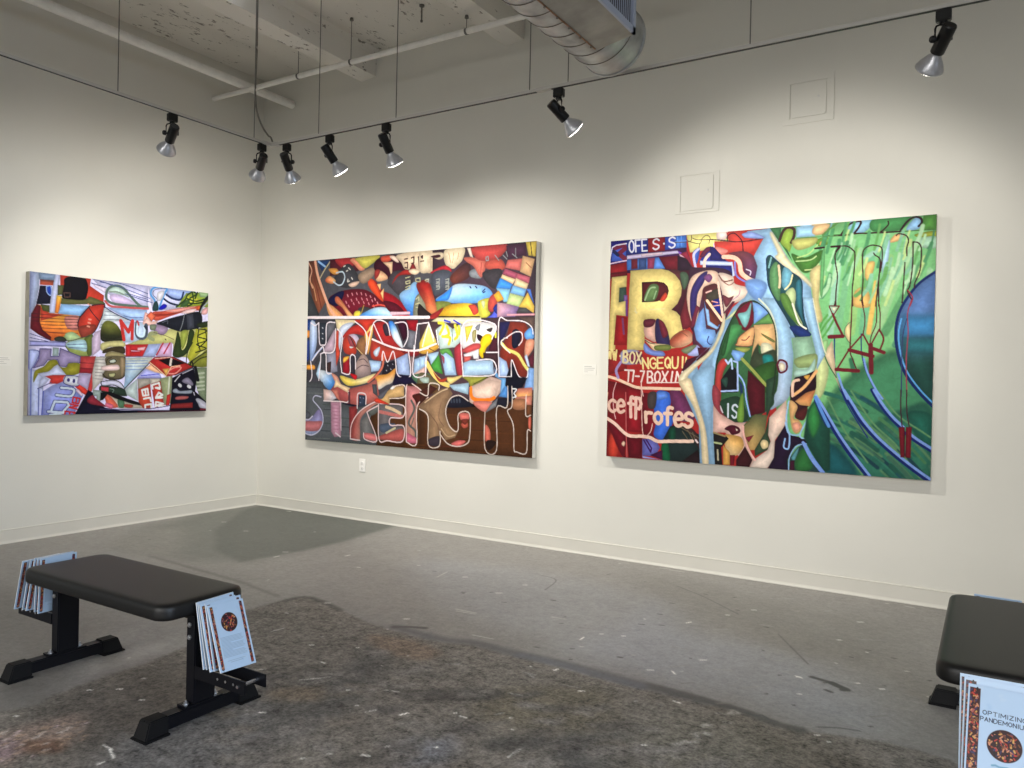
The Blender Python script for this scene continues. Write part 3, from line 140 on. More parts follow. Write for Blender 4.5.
(0,(92,96,92),[761,1347,852,1284,923,1303,812,1383],1,0,None),(0,(100,100,102),[673,1596,686,1432,762,1385,867,1590,734,1587],0,0,((130,126,124),[698,1431,788,1568])),(0,(218,122,122),[713,1539,852,1548,863,1598,734,1588],1,0,None),(1,(232,204,204),[559,1600,570,1470,667,1351,837,1265,894,1283,761,1347,762,1385,867,1595,731,1593,713,1539],1,10,0),(1,(222,206,206),[559,1600,671,1605],1,10,0),(0,(112,106,108),[877,1278,1146,1283,1149,1384,1016,1395,1018,1454,1159,1457,1148,1587,891,1589],0,0,None),
(1,(192,112,106),[896,1347,1036,1365,1139,1377],1,29,0),(1,(216,188,152),[965,1304,1035,1320,1118,1351],1,27,0),(0,(80,92,112),[906,1454,1072,1441,957,1521,900,1508],1,0,None),(0,(186,92,86),[896,1556,1026,1512,1154,1482,1146,1581,897,1585],1,0,None),(1,(200,190,150),[971,1525,1067,1478],1,17,0),(1,(236,208,208),[878,1283,891,1583,987,1590,1148,1587,1159,1457,1018,1457,1016,1395,1149,1384,1150,1285,894,1277],1,10,0),
(0,(208,168,112),[882,1230,962,1179,1030,1130,1155,1114,1160,1209,1002,1228,1003,1279,894,1272],0,0,None),(0,(92,92,102),[867,1214,982,1147,921,1234],1,0,None),(0,(240,240,236),[1005,1146,1036,1121,1060,1129,1030,1153],1,0,None),(0,(212,62,42),[844,1236,893,1240,995,1281,837,1265],1,0,None),(1,(236,216,204),[1030,1130,1155,1114,1163,1211,1002,1230],1,8,0),(0,(192,144,118),[1179,1118,1286,1122,1399,1195,1291,1292,1306,1594,1192,1589],0,0,((206,130,130),[1221,1178,1245,1583])),
(1,(86,90,86),[1236,1240,1271,1311,1214,1429,1282,1488,1291,1550],1,19,0),(1,(110,100,92),[1267,1384,1242,1448],1,12,0),(0,(208,110,132),[1192,1513,1257,1531,1297,1549,1304,1592,1194,1589],1,0,None),(0,(76,26,20),[1251,1192,1399,1168,1419,1188,1317,1281,1276,1239],1,0,None),(0,(180,130,100),[1304,1289,1411,1208,1423,1357,1397,1348],0,0,None),(1,(236,212,206),[1192,1587,1182,1121,1273,1116,1399,1195],1,9,0),
(1,(236,212,206),[1192,1587,1301,1597,1298,1290,1411,1208],1,9,0),(0,(24,20,50),[1069,1046,1231,1044,1252,1093,1159,1111,1084,1086],0,0,None),(0,(110,80,50),[1403,1097,1519,1104,1508,1166,1406,1189],0,0,None),(0,(70,34,26),[1327,1160,1430,1106,1507,1135,1329,1264],0,0,None),(0,(168,132,98),[1323,1276,1539,1135,1623,1122,1662,1172,1614,1234,1591,1336,1631,1425,1717,1481,1693,1524,1600,1550,1541,1470,1535,1601,1429,1597,1416,1366,1324,1307],0,0,((140,110,84),[1407,1241,1592,1488])),(1,(205,175,140),[1381,1252,1521,1166,1608,1133],1,10,0),
(1,(120,90,70),[1409,1323,1502,1411,1529,1471],1,10,0),(1,(196,162,126),[1554,1459,1618,1517,1693,1502],1,10,0),(1,(130,100,80),[1548,1246,1526,1369,1579,1438],1,9,0),(0,(62,52,62),[1431,1550,1536,1521,1535,1599,1432,1599],1,2,None),(0,(26,26,40),[1618,1246,1660,1197,1722,1188,1863,1257,1749,1281,1606,1283],1,0,None),(1,(60,66,80),[1648,1219,1651,1239],0,16,0),
(1,(60,66,80),[1675,1218,1678,1238],0,16,0),(1,(60,66,80),[1703,1217,1706,1237],0,16,0),(1,(60,66,80),[1730,1216,1733,1236],0,16,0),(0,(216,112,102),[1731,1328,1825,1326,1821,1371,1751,1381],1,0,None),(0,(192,90,72),[1749,1411,1802,1385,1818,1426,1777,1444],1,0,None),(0,(226,112,108),[1655,1577,1731,1542,1798,1548,1732,1592],1,0,None),
(0,(120,50,40),[1751,1379,1818,1371,1789,1417],1,0,None),(0,(236,202,184),[1823,1118,2018,1051,2117,1068,2074,1185,2028,1232,1868,1221],0,0,None),(1,(242,124,32),[1839,1127,1849,1192,1916,1214,2022,1207,2059,1192],1,28,0),(0,(228,132,118),[1871,1227,2040,1228,1980,1305,1887,1266],1,0,None),(0,(122,122,128),[1978,1315,2023,1250,2097,1191,2084,1259],0,0,None),(0,(28,28,42),[2079,1262,2094,1197,2187,1182,2178,1262],0,0,None),
(0,(82,142,212),[2100,1181,2160,1096,2185,1109,2180,1189],0,0,None),(0,(216,110,92),[1982,1408,2025,1443,2032,1523,1985,1530],1,2,None),(0,(40,24,20),[1995,1535,2030,1523,2088,1539,2032,1601,1996,1584],1,2,None),(0,(14,14,30),[2183,1182,2179,1028,2291,1031,2347,1030,2315,1106,2260,1117,2228,1185,2200,1188],0,0,None),(0,(242,192,92),[2252,1158,2277,1117,2403,1103,2400,1204,2253,1205],0,0,((216,130,110),[2327,1125,2329,1196])),(0,(214,132,112),[2261,1179,2399,1166,2398,1241,2241,1247],0,2,None),
(0,(172,116,82),[2231,1204,2342,1196,2342,1269,2239,1273],1,2,None),(0,(110,66,40),[2352,1238,2396,1237,2395,1314,2349,1314],0,0,None),(1,(232,232,236),[2226,1118,2262,1123,2241,1154,2259,1177,2233,1185],1,10,0),(0,(205,100,80),[2374,1337,2396,1331,2395,1416,2376,1408],1,0,None),(1,(222,206,196),[1814,1225,1759,1194,1709,1184,1636,1215,1594,1315,1631,1425,1694,1474,1723,1451,1725,1330,1830,1326,1835,1514,1805,1568,1720,1593,1622,1577,1549,1510],1,9,0),(1,(222,206,196),[1542,1480,1536,1601,1424,1597,1416,1366,1324,1307],1,9,0),
(1,(222,206,196),[1327,1171,1406,1194,1423,1096,1519,1102,1520,1145],1,9,0),(1,(222,206,196),[1977,1305,1985,1596,2092,1599,2086,1272,2178,1262,2183,1100],1,8,0),(1,(222,206,196),[2220,1099,2224,1252,2185,1292,2240,1396,2251,1579,2274,1599,2361,1600,2366,1437,2395,1433],1,8,0),(1,(222,206,196),[2350,1163,2349,1316,2392,1314],1,8,0),
],2413.3,1638.0)
P3DATA=([(0,(150,36,34),[-58,-85,2103,-46,2137,1588,-15,1702],0,0,None),(0,(112,172,112),[1089,-5,2091,-33,2124,1533,1202,1613],0,0,None),(1,(150,200,170),[1523,139,1478,670],0,44,6),(1,(120,180,130),[1582,219,1521,671],0,37,6),(1,(150,196,120),[1636,185,1598,672],0,43,6),(1,(110,176,130),[1699,226,1661,673],0,43,6),
(1,(226,182,96),[1730,377,1695,674],0,28,6),(1,(140,188,120),[1800,233,1768,601],0,42,6),(1,(150,196,140),[1880,238,1736,674],0,42,6),(1,(90,150,100),[1971,280,1783,675],0,48,6),(1,(80,140,110),[2005,354,1838,749],0,34,5),(1,(150,196,170),[1772,157,1672,225],0,28,6),
(1,(170,210,160),[1937,169,1830,382],0,28,6),(0,(162,206,236),[1287,-27,1492,-8,1450,64,1289,59],0,5,None),(0,(228,190,132),[1362,-5,1449,-12,1436,56,1363,65],1,4,None),(0,(150,200,226),[1570,-1,1701,-1,1662,70,1578,67],1,3,None),(0,(70,140,80),[1708,-4,1901,-4,1850,75,1703,70],1,4,None),(0,(152,198,236),[1883,78,1908,29,1940,10,1961,34,1948,76],1,0,None),
(0,(80,140,60),[1972,-1,2041,-5,2041,91,1954,87],0,2,None),(0,(142,152,50),[1935,104,2041,95,2038,130,1942,123],1,2,None),(0,(170,210,180),[1942,137,2038,127,2039,191,1969,186],1,3,None),(0,(232,182,122),[1798,144,1824,99,1877,99,1851,134],1,2,None),(0,(236,190,110),[1614,424,1676,404,1699,516,1609,513],1,4,None),(0,(226,186,110),[1673,262,1720,257,1695,360,1667,344],1,4,None),
(0,(170,204,226),[1759,171,1798,130,1788,276,1763,364],1,4,None),(0,(106,150,50),[1386,98,1451,84,1459,126,1401,138],1,0,None),(0,(230,180,90),[1408,111,1430,109,1430,136,1408,134],1,1,None),(1,(90,140,70),[1506,-3,1450,49,1394,129],1,7,0),(1,(70,110,60),[1422,74,1620,78,1850,84,2041,87],1,6,0),(1,(50,22,26),[1529,75,1570,21,1612,4,1638,9,1626,41,1601,75],1,12,0),
(1,(50,22,26),[1472,80,1550,82,1620,77,1744,82],0,9,0),(1,(50,22,26),[1786,19,1786,40,1757,71,1744,82,1850,84],1,8,0),(1,(44,22,30),[1850,84,1882,34,1920,7,1953,13,1963,38,1947,61],1,12,0),(1,(100,160,90),[1573,-12,1561,27,1544,78],1,17,5),(1,(190,214,140),[1770,80,1759,132,1740,193],1,11,5),(1,(176,214,170),[1914,304,1903,366,1875,449],1,13,5),
(1,(80,146,96),[1929,294,1918,338,1891,442],1,12,5),(1,(176,214,170),[2019,318,2009,370,1982,450],1,11,5),(1,(100,160,90),[1742,33,1732,98,1715,181],1,14,5),(1,(150,196,150),[2008,314,1998,366,1971,462],1,22,5),(1,(100,160,90),[1951,181,1940,225,1918,299],1,15,5),(1,(190,214,140),[1572,52,1561,90,1542,188],1,11,5),
(1,(100,160,90),[1605,167,1593,207,1569,306],1,20,5),(1,(70,130,90),[1470,313,1458,359,1426,431],1,20,5),(1,(130,184,150),[1890,102,1879,148,1860,249],1,12,5),(1,(130,184,150),[1866,84,1855,126,1837,193],1,18,5),(1,(150,196,150),[1539,131,1527,170,1504,293],1,16,5),(1,(176,214,170),[1610,224,1598,269,1572,385],1,10,5),
(1,(190,214,140),[1907,139,1896,198,1875,246],1,18,5),(1,(80,146,96),[1547,125,1536,181,1512,226],1,14,5),(1,(100,160,90),[1786,111,1775,171,1754,224],1,12,5),(1,(80,146,96),[1607,-12,1596,32,1579,81],1,16,5),(1,(70,130,90),[1456,4,1445,60,1427,136],1,25,5),(1,(150,196,150),[1791,95,1780,147,1761,238],1,12,5),
(1,(100,160,90),[1690,355,1678,405,1646,480],1,13,5),(1,(70,130,90),[1565,126,1554,189,1530,252],1,23,5),(1,(80,146,96),[1442,38,1430,100,1410,160],1,18,5),(1,(176,214,170),[1591,80,1580,147,1559,199],1,18,5),(1,(190,214,140),[1983,240,1972,277,1948,353],1,19,5),(1,(130,184,150),[1702,332,1691,397,1659,445],1,23,5),
(1,(70,130,90),[1840,288,1829,337,1800,390],1,14,5),(1,(176,214,170),[1926,294,1915,357,1887,384],1,22,5),(1,(70,130,90),[2026,362,2016,409,1986,491],1,12,5),(1,(190,214,140),[1901,83,1890,124,1873,215],1,11,5),(1,(100,160,90),[1786,264,1775,300,1749,419],1,13,5),(1,(150,196,150),[1435,296,1424,357,1391,415],1,16,5),
(1,(80,146,96),[1563,-33,1552,22,1537,118],1,13,5),(1,(130,184,150),[1783,279,1771,318,1744,417],1,16,5),(1,(176,214,170),[1498,170,1486,211,1460,287],1,19,5),(1,(150,196,150),[1903,183,1893,229,1869,274],1,14,5),(1,(80,146,96),[2015,164,2005,208,1984,265],1,20,5),(1,(150,196,150),[1738,349,1727,412,1695,496],1,11,5),
(1,(100,160,90),[1663,359,1652,419,1618,451],1,22,5),(1,(176,214,170),[1968,60,1957,109,1940,154],1,22,5),(1,(80,146,96),[1776,114,1765,154,1745,237],1,12,5),(1,(150,196,150),[1642,172,1630,209,1605,283],1,20,5),(1,(70,130,90),[1769,159,1758,211,1736,284],1,18,5),(1,(80,146,96),[1685,75,1674,141,1654,209],1,21,5),
(1,(176,214,170),[1850,213,1840,277,1815,357],1,17,5),(1,(130,184,150),[1787,340,1776,394,1746,459],1,21,5),(1,(176,214,170),[1518,257,1506,305,1476,380],1,25,5),(1,(130,184,150),[1808,237,1797,300,1771,351],1,12,5),(1,(130,184,150),[1787,106,1776,144,1756,240],1,22,5),(1,(176,214,170),[1982,114,1972,157,1952,199],1,14,5),
(1,(190,214,140),[1440,327,1428,375,1396,480],1,12,5),(1,(100,160,90),[1485,12,1474,80,1454,108],1,20,5),(1,(80,146,96),[2000,370,1990,425,1960,509],1,18,5),(1,(176,214,170),[1816,299,1806,355,1778,451],1,22,5),(1,(80,146,96),[1577,147,1566,190,1542,259],1,15,5),(1,(190,214,140),[1823,365,1812,413,1781,512],1,15,5),
(1,(150,196,150),[1606,116,1595,180,1572,239],1,14,5),(1,(100,160,90),[1782,295,1771,350,1741,394],1,23,5),(1,(70,130,90),[1472,338,1460,394,1426,452],1,24,5),(1,(80,146,96),[1481,43,1469,95,1449,179],1,20,5),(1,(150,196,150),[1470,318,1459,384,1425,420],1,15,5),(1,(130,184,150),[1918,246,1908,297,1882,332],1,19,5),
(1,(80,146,96),[1584,254,1573,300,1544,351],1,11,5),(1,(176,214,170),[1468,346,1456,403,1421,449],1,19,5),(1,(80,146,96),[1520,111,1509,170,1486,243],1,23,5),(1,(130,184,150),[1861,260,1850,307,1824,361],1,12,5),(1,(100,160,90),[1616,156,1605,219,1580,264],1,13,5),(1,(190,214,140),[1676,231,1665,273,1637,324],1,16,5),
(1,(70,130,90),[2026,97,2016,160,1997,192],1,10,5),(1,(52,110,80),[1602,838,1632,958,1697,1077,1794,1192,1889,1275],1,28,6),(0,(62,122,86),[1493,1053,1583,944,1692,853,1839,778,2047,851,2062,1567,1188,1646,1361,1320],1,29,None),(0,(44,104,84),[1408,1456,1549,1324,1700,1241,1885,1122,2033,1116,2042,1540,1625,1576,1410,1549],1,21,None),(0,(24,86,92),[1478,1344,1579,1414,1645,1529,1497,1542,1452,1453],1,15,None),(0,(30,96,80),[1912,1143,2031,1152,2035,1325,1954,1272],1,8,None),
(1,(34,84,70),[1471,1263,1546,1293,1619,1330],1,24,5),(1,(70,120,80),[1605,1028,1677,1065,1748,1109],1,25,5),(1,(40,100,84),[1491,1263,1565,1294,1638,1334],1,26,5),(1,(86,128,90),[1914,1512,1982,1589,2050,1674],1,20,5),(1,(60,104,84),[1887,1542,1956,1618,2023,1702],1,19,5),(1,(40,100,84),[1661,1376,1732,1428,1803,1487],1,16,5),
(1,(24,60,70),[1918,1410,1986,1485,2054,1569],1,21,5),(1,(40,100,84),[1818,1254,1888,1318,1956,1388],1,23,5),(1,(24,60,70),[1742,1390,1812,1450,1882,1518],1,18,5),(1,(86,128,90),[1585,1307,1658,1350,1730,1399],1,24,5),(1,(70,120,80),[1924,1512,1992,1591,2060,1677],1,20,5),(1,(60,104,84),[1612,1194,1684,1236,1755,1286],1,25,5),
(1,(24,60,70),[1568,1025,1641,1057,1712,1099],1,19,5),(1,(60,104,84),[1798,1236,1868,1297,1937,1366],1,14,5),(1,(86,128,90),[1607,1237,1680,1279,1751,1330],1,13,5),(1,(70,120,80),[1432,1295,1507,1322,1581,1356],1,24,5),(1,(86,128,90),[1954,1314,2022,1392,2089,1476],1,14,5),(1,(60,104,84),[1835,1180,1904,1243,1973,1314],1,21,5),
(1,(34,84,70),[1395,1194,1470,1213,1545,1240],1,15,5),(1,(86,128,90),[1920,1543,1988,1622,2055,1709],1,22,5),(1,(34,84,70),[1912,1489,1980,1566,2048,1650],1,16,5),(1,(24,60,70),[1615,1374,1688,1421,1759,1476],1,22,5),(1,(34,84,70),[1715,1288,1787,1342,1857,1405],1,15,5),(1,(60,104,84),[1843,1345,1912,1413,1980,1487],1,13,5),
(1,(86,128,90),[1709,1239,1781,1292,1851,1352],1,25,5),(1,(24,60,70),[1875,1364,1944,1435,2012,1513],1,20,5),(1,(86,128,90),[1636,1306,1708,1353,1780,1409],1,14,5),(1,(86,128,90),[1769,1132,1839,1188,1908,1252],1,15,5),(1,(86,128,90),[1806,1390,1875,1455,1944,1528],1,20,5),(1,(60,104,84),[1413,1292,1488,1317,1562,1349],1,14,5),
(1,(34,84,70),[1792,1489,1862,1555,1931,1630],1,15,5),(1,(86,128,90),[1944,1471,2011,1550,2078,1637],1,12,5),(1,(60,104,84),[1407,1155,1482,1173,1556,1201],1,15,5),(1,(86,128,90),[1526,1282,1600,1318,1672,1361],1,13,5),(1,(40,100,84),[1587,1214,1660,1253,1731,1302],1,21,5),(1,(40,100,84),[1420,1248,1495,1272,1569,1304],1,14,5),
(1,(40,100,84),[1836,1461,1906,1531,1974,1609],1,22,5),(1,(86,128,90),[1587,1030,1659,1064,1730,1108],1,16,5),(1,(34,84,70),[1829,1459,1898,1528,1966,1605],1,23,5),(1,(34,84,70),[1547,1075,1620,1107,1692,1147],1,25,5),(1,(86,128,90),[1778,1493,1848,1559,1917,1632],1,12,5),(1,(60,104,84),[1820,1412,1890,1479,1958,1554],1,23,5),
(1,(70,120,80),[1890,1531,1959,1607,2026,1691],1,16,5),(1,(40,100,84),[1739,1298,1810,1355,1880,1420],1,16,5),(1,(34,84,70),[1706,1092,1778,1141,1847,1198],1,24,5),(1,(70,120,80),[1535,1073,1608,1103,1681,1142],1,15,5),(1,(28,76,84),[1887,1583,1956,1660,2024,1745],1,20,5),(1,(34,84,70),[1613,1277,1686,1321,1757,1374],1,25,5),
(1,(60,104,84),[2033,1449,2099,1535,2165,1629],1,18,5),(1,(40,100,84),[1459,1042,1534,1063,1607,1093],1,24,5),(1,(86,128,90),[1604,1213,1677,1255,1749,1305],1,25,5),(1,(28,76,84),[1863,1505,1932,1578,2000,1659],1,13,5),(1,(40,100,84),[1800,1275,1870,1337,1939,1407],1,11,5),(1,(40,100,84),[1545,1012,1617,1042,1689,1080],1,23,5),
(1,(70,120,80),[1871,1285,1940,1354,2008,1430],1,15,5),(1,(40,100,84),[1712,1408,1783,1465,1853,1531],1,18,5),(1,(70,120,80),[1764,1184,1834,1240,1903,1304],1,20,5),(1,(28,76,84),[1664,1062,1736,1105,1806,1157],1,21,5),(1,(60,104,84),[1648,1331,1720,1380,1791,1437],1,13,5),(1,(40,100,84),[1483,1185,1557,1213,1630,1250],1,15,5),
(1,(96,142,96),[1571,1043,1686,1197,1824,1338,1958,1475],1,10,4),(1,(96,142,96),[1606,1027,1727,1210,1850,1329,1931,1448],1,10,4),(1,(96,142,96),[1764,1030,1860,1160,1985,1248,2034,1282],1,10,4),(1,(96,142,96),[1444,1100,1513,1273,1622,1441,1679,1527],1,10,4),(1,(96,142,96),[1472,1069,1576,1270,1705,1450],1,10,4),(0,(30,72,64),[2051,321,1961,388,1898,472,1854,566,1838,683,1852,800,1894,917,1968,1025,2014,1088,2068,1115],0,0,((92,126,182),[1938,532,1971,866])),
(0,(62,128,178),[1874,574,2057,579,2059,707,1870,705],0,27,None),(0,(44,106,116),[1877,705,2059,707,2061,800,1892,800],0,27,None),(1,(16,34,90),[2051,321,1961,388,1898,472,1854,566,1839,683,1855,800,1895,917,1969,1025,2039,1102],1,15,0),(1,(90,160,222),[1868,596,1855,683,1869,800,1907,910,1978,1014,2045,1087],1,9,0),(1,(26,40,110),[1654,681,1658,793,1683,898,1729,1001,1800,1133],1,6,0),(1,(26,40,110),[1504,701,1512,900,1542,1006,1594,1125,1702,1301],1,7,0),
(1,(16,32,98),[1720,1016,1765,1097,1820,1172,1874,1229,1941,1294,2042,1360],1,21,0),(1,(16,32,98),[1553,1021,1601,1102,1658,1198,1736,1291,1825,1375,1932,1462,2039,1540],1,23,0),(1,(16,32,98),[1403,1071,1460,1176,1535,1302,1614,1419,1707,1532],1,22,0),(1,(16,32,98),[1325,1353,1379,1458,1450,1545],1,24,0),(1,(124,156,222),[1730,1016,1775,1093,1830,1167,1884,1221,1947,1283,2041,1346],1,15,0),(1,(124,156,222),[1565,1020,1615,1102,1672,1194,1749,1287,1835,1367,1938,1451,2042,1525],1,15,0),
(1,(124,156,222),[1408,1063,1471,1168,1545,1294,1625,1407,1720,1531],1,16,0),(1,(124,156,222),[1336,1353,1390,1454,1465,1544],1,15,0),(1,(124,156,222),[1672,830,1693,913,1743,1016,1778,1067],1,11,0),(1,(124,156,222),[1530,922,1553,998,1586,1073],1,12,0),(0,(220,196,160),[1438,808,1493,717,1511,854,1516,922,1550,1028,1505,930],0,2,None),(1,(90,160,80),[1420,639,1433,601,1461,563],1,13,0),
(1,(90,160,80),[1413,685,1448,624,1487,571],1,13,0),(1,(90,160,80),[1435,701,1470,647,1505,579],1,13,0),(0,(150,196,130),[1436,724,1468,724,1452,816,1433,777],1,0,None),(0,(204,214,150),[1394,801,1438,801,1476,900,1443,1054,1399,1055],1,7,None),(1,(60,110,70),[1413,685,1460,839,1520,945],1,7,0),(0,(228,206,150),[1563,649,1587,612,1596,725,1571,702],1,1,None),
(1,(90,130,90),[1593,608,1566,638,1560,679,1582,725,1600,740],1,5,0),(0,(60,110,70),[1097,-2,1174,1,1169,89,1216,148,1247,220,1169,97],0,2,None),(0,(150,180,72),[1169,89,1198,20,1243,16,1250,64,1231,157,1216,148],1,0,None),(1,(62,40,36),[1165,85,1186,27,1216,5,1252,21,1253,64,1237,102],1,17,0),(0,(162,206,236),[1265,6,1377,8,1378,74,1267,73],0,5,None),(0,(232,192,140),[1377,8,1464,8,1421,62,1363,57],1,3,None),
(0,(190,190,110),[1245,87,1385,82,1372,128,1276,152],1,4,None),(0,(70,120,50),[1239,173,1322,202,1424,162,1411,231,1346,296,1294,278],1,4,None),(1,(180,210,130),[1277,199,1344,180,1394,129],1,8,0),(1,(180,210,140),[1270,222,1352,219,1388,198],1,8,0),(1,(190,210,140),[1324,280,1375,275,1404,246],1,7,0),(0,(216,200,140),[1353,297,1411,254,1427,308,1408,454,1433,593,1382,592,1371,437],1,5,None),
(0,(96,160,100),[1417,208,1438,163,1430,439,1414,408],1,4,None),(1,(46,20,24),[1380,150,1432,147],0,11,0),(1,(90,130,70),[1509,1,1464,35,1422,70],1,10,0),(1,(80,120,70),[1267,77,1407,80,1511,81],1,5,0),(1,(54,24,28),[1474,147,1517,146,1563,149,1596,174,1609,205,1605,326,1598,416,1603,512],1,7,0),(1,(54,24,28),[1524,154,1498,190,1501,251,1513,328,1507,419,1507,507],1,7,0),
(1,(54,24,28),[1661,514,1653,448,1657,358,1651,238,1657,179,1691,155,1725,157,1756,178,1757,260,1749,318],1,7,0),(1,(54,24,28),[1712,201,1719,213,1747,241,1745,318,1737,422,1729,517],1,7,0),(1,(54,24,28),[1754,260,1743,363,1746,517],1,7,0),(1,(54,24,28),[1831,106,1844,96,1884,111,1896,144,1888,180,1889,228],1,7,0),(1,(54,24,28),[1880,267,1876,369,1872,471,1869,501],1,7,0),(1,(54,24,28),[1920,150,1920,284,1909,400,1897,436,1921,488],1,7,0),
(1,(54,24,28),[1920,150,1949,159,1964,200,1959,316,1935,387,1932,416],1,7,0),(1,(46,20,24),[1474,146,1524,146],0,12,0),(1,(46,20,24),[1517,154,1503,175],0,12,0),(1,(150,40,50),[1897,429,1924,473,1912,522],1,6,0),(1,(60,30,30),[1506,473,1499,507],0,7,0),(1,(104,28,36),[1471,508,1528,510,1494,568,1471,514],0,7,0),
(0,(226,220,190),[1482,516,1517,517,1497,545],0,0,None),(1,(104,28,36),[1490,556,1516,618,1546,679],0,13,0),(1,(104,28,36),[1475,697,1550,694],0,24,0),(1,(84,32,34),[1598,476,1597,612,1594,778,1609,831,1631,891],1,7,0),(1,(84,32,34),[1650,478,1673,591,1664,681],1,6,0),(1,(84,32,34),[1732,481,1735,615,1709,696,1701,778],1,6,0),
(1,(84,32,34),[1742,481,1754,556,1756,660],1,6,0),(1,(104,28,36),[1664,681,1587,778,1526,888],0,10,0),(1,(104,28,36),[1519,896,1642,904],0,22,0),(1,(104,28,36),[1590,778,1719,815],0,23,0),(1,(104,28,36),[1707,748,1714,912],0,26,0),(1,(104,28,36),[1664,684,1704,763],0,9,0),
(1,(104,28,36),[1752,656,1704,756],0,9,0),(1,(104,28,36),[1753,660,1776,712,1758,778],1,10,0),(1,(104,28,36),[1714,767,1779,793],0,21,0),(1,(150,60,80),[1918,488,1900,567,1905,677,1899,852,1907,1047],1,6,0),(1,(50,60,100),[1897,596,1879,684,1875,800,1877,1048],1,6,0),(1,(60,26,40),[1875,1013,1876,1122,1886,1232],1,6,0),
(1,(60,26,40),[1904,1012,1909,1143,1924,1230],1,6,0),(0,(110,18,32),[1867,1231,1899,1228,1903,1406,1881,1406],0,0,None),(0,(110,18,32),[1905,1228,1936,1226,1934,1407,1906,1406],0,0,None),(1,(70,8,20),[1898,1238,1901,1399],0,5,0),(1,(40,120,70),[1902,1231,1903,1253],0,3,0),(0,(60,26,70),[-12,-1,554,0,569,245,-6,231],0,0,None),
(0,(32,28,120),[-12,1,123,0,127,159,-8,159],0,0,None),(0,(70,100,206),[14,63,42,30,123,22,117,149,6,143],0,0,None),(1,(110,34,60),[33,51,100,34,110,61,63,93,117,136],0,33,0),(1,(30,34,80),[24,73,58,102],0,24,0),(1,(226,220,240),[-4,124,12,45,42,31,121,25],0,8,0),(1,(222,190,216),[-8,161,64,151,123,145],1,9,0),
(0,(44,56,140),[123,-1,281,-1,284,104,125,106],0,0,None),(0,(150,36,42),[281,-1,404,1,406,95,284,99],0,0,None),(0,(70,120,210),[475,0,556,0,558,84,468,87],0,0,None),(0,(60,80,180),[404,1,480,1,482,87,406,91],0,0,None),(1,(100,150,230),[493,8,499,72],0,6,0),(1,(100,150,230),[519,6,525,74],0,6,0),
(1,(100,150,230),[476,40,555,38],0,6,0),(1,(232,230,242),[157,6,144,23,142,48,147,73,163,89,176,72,177,48,172,23,157,6],1,11,0),(1,(232,230,242),[222,7,187,7,193,88],0,11,0),(1,(232,230,242),[190,47,218,47],0,11,0),(1,(232,230,242),[270,7,235,7,240,87,275,86],0,11,0),(1,(232,230,242),[237,47,265,47],0,11,0),
(1,(232,230,242),[361,21,344,10,323,20,323,38,358,55,358,73,337,82,320,72],1,11,0),(1,(232,230,242),[398,45,398,48],0,11,0),(1,(232,230,242),[476,17,459,7,438,16,438,35,472,51,473,70,452,79,435,69],1,11,0),(0,(204,192,226),[125,110,233,105,495,101,522,120,443,123,298,131,126,137],0,0,None),(0,(214,190,200),[233,106,388,102,389,119,234,124],0,2,None),(0,(130,70,190),[495,101,579,145,584,162,514,136],0,0,None),
(0,(222,170,190),[505,123,566,148,580,166,514,142],0,0,None),(0,(70,120,200),[126,138,362,137,409,219,128,213],0,0,None),(0,(110,36,50),[159,138,206,139,208,207,161,209],0,5,None),(0,(150,60,90),[280,139,335,139,328,214,282,213],0,4,None),(0,(60,80,130),[215,138,271,140,273,211,217,211],0,4,None),(0,(100,150,235),[335,148,362,141,409,217,328,214],0,0,None),
(0,(110,26,40),[362,136,496,135,523,154,498,233,418,224],0,0,None),(0,(44,24,42),[496,135,567,161,620,248,498,237],0,0,None),(0,(140,36,60),[556,84,612,239,567,169,513,124,557,110],0,0,None),(0,(146,28,36),[-7,173,124,154,133,251,-5,262],0,0,None),(0,(96,18,30),[-6,226,128,220,129,257,-5,268],0,4,None),(0,(244,232,140),[556,0,817,-3,851,65,736,106,583,120],0,0,None),
(0,(240,214,205),[767,-8,833,-6,826,46,768,50],1,4,None),(0,(60,90,180),[600,129,626,98,651,100,636,190,619,189],1,0,None),(1,(200,196,230),[643,99,609,138,624,223],1,17,0),(0,(40,50,150),[645,191,686,119,736,97,762,165,841,195,843,269,697,244,679,201],0,0,None),(0,(90,30,60),[652,150,694,94,753,99,703,128,678,156],1,0,None),(0,(214,66,56),[825,5,955,4,931,22,948,48,1067,61,1022,142,942,145,845,142,804,156,750,152,747,57,843,64],0,0,None),
(0,(238,140,130),[757,95,836,121,820,144,762,149],1,2,None),(1,(60,20,30),[718,42,826,59,884,71,965,72,1063,62],1,7,0),(1,(60,20,30),[835,64,834,31,866,13,895,27,929,71,938,136],1,7,0),(1,(220,190,230),[744,73,754,156,812,156],0,7,0),(1,(90,74,60),[476,43,581,46,589,3],1,5,0),(1,(90,74,60),[555,34,594,52,650,64,663,34,692,13,717,30,710,71],1,5,0),
(1,(90,74,60),[643,95,650,62],1,5,0),(1,(90,74,60),[598,24,633,38,735,46,838,65],1,5,0),(0,(190,210,244),[696,186,846,199,846,216,705,210],0,0,None),(0,(196,206,240),[653,179,871,201,889,291,869,303,863,225,654,208],0,0,None),(0,(30,34,120),[671,211,865,226,873,287,773,273,672,243],0,0,None),(0,(30,26,96),[719,88,748,98,804,160,829,190,721,181],0,0,None),
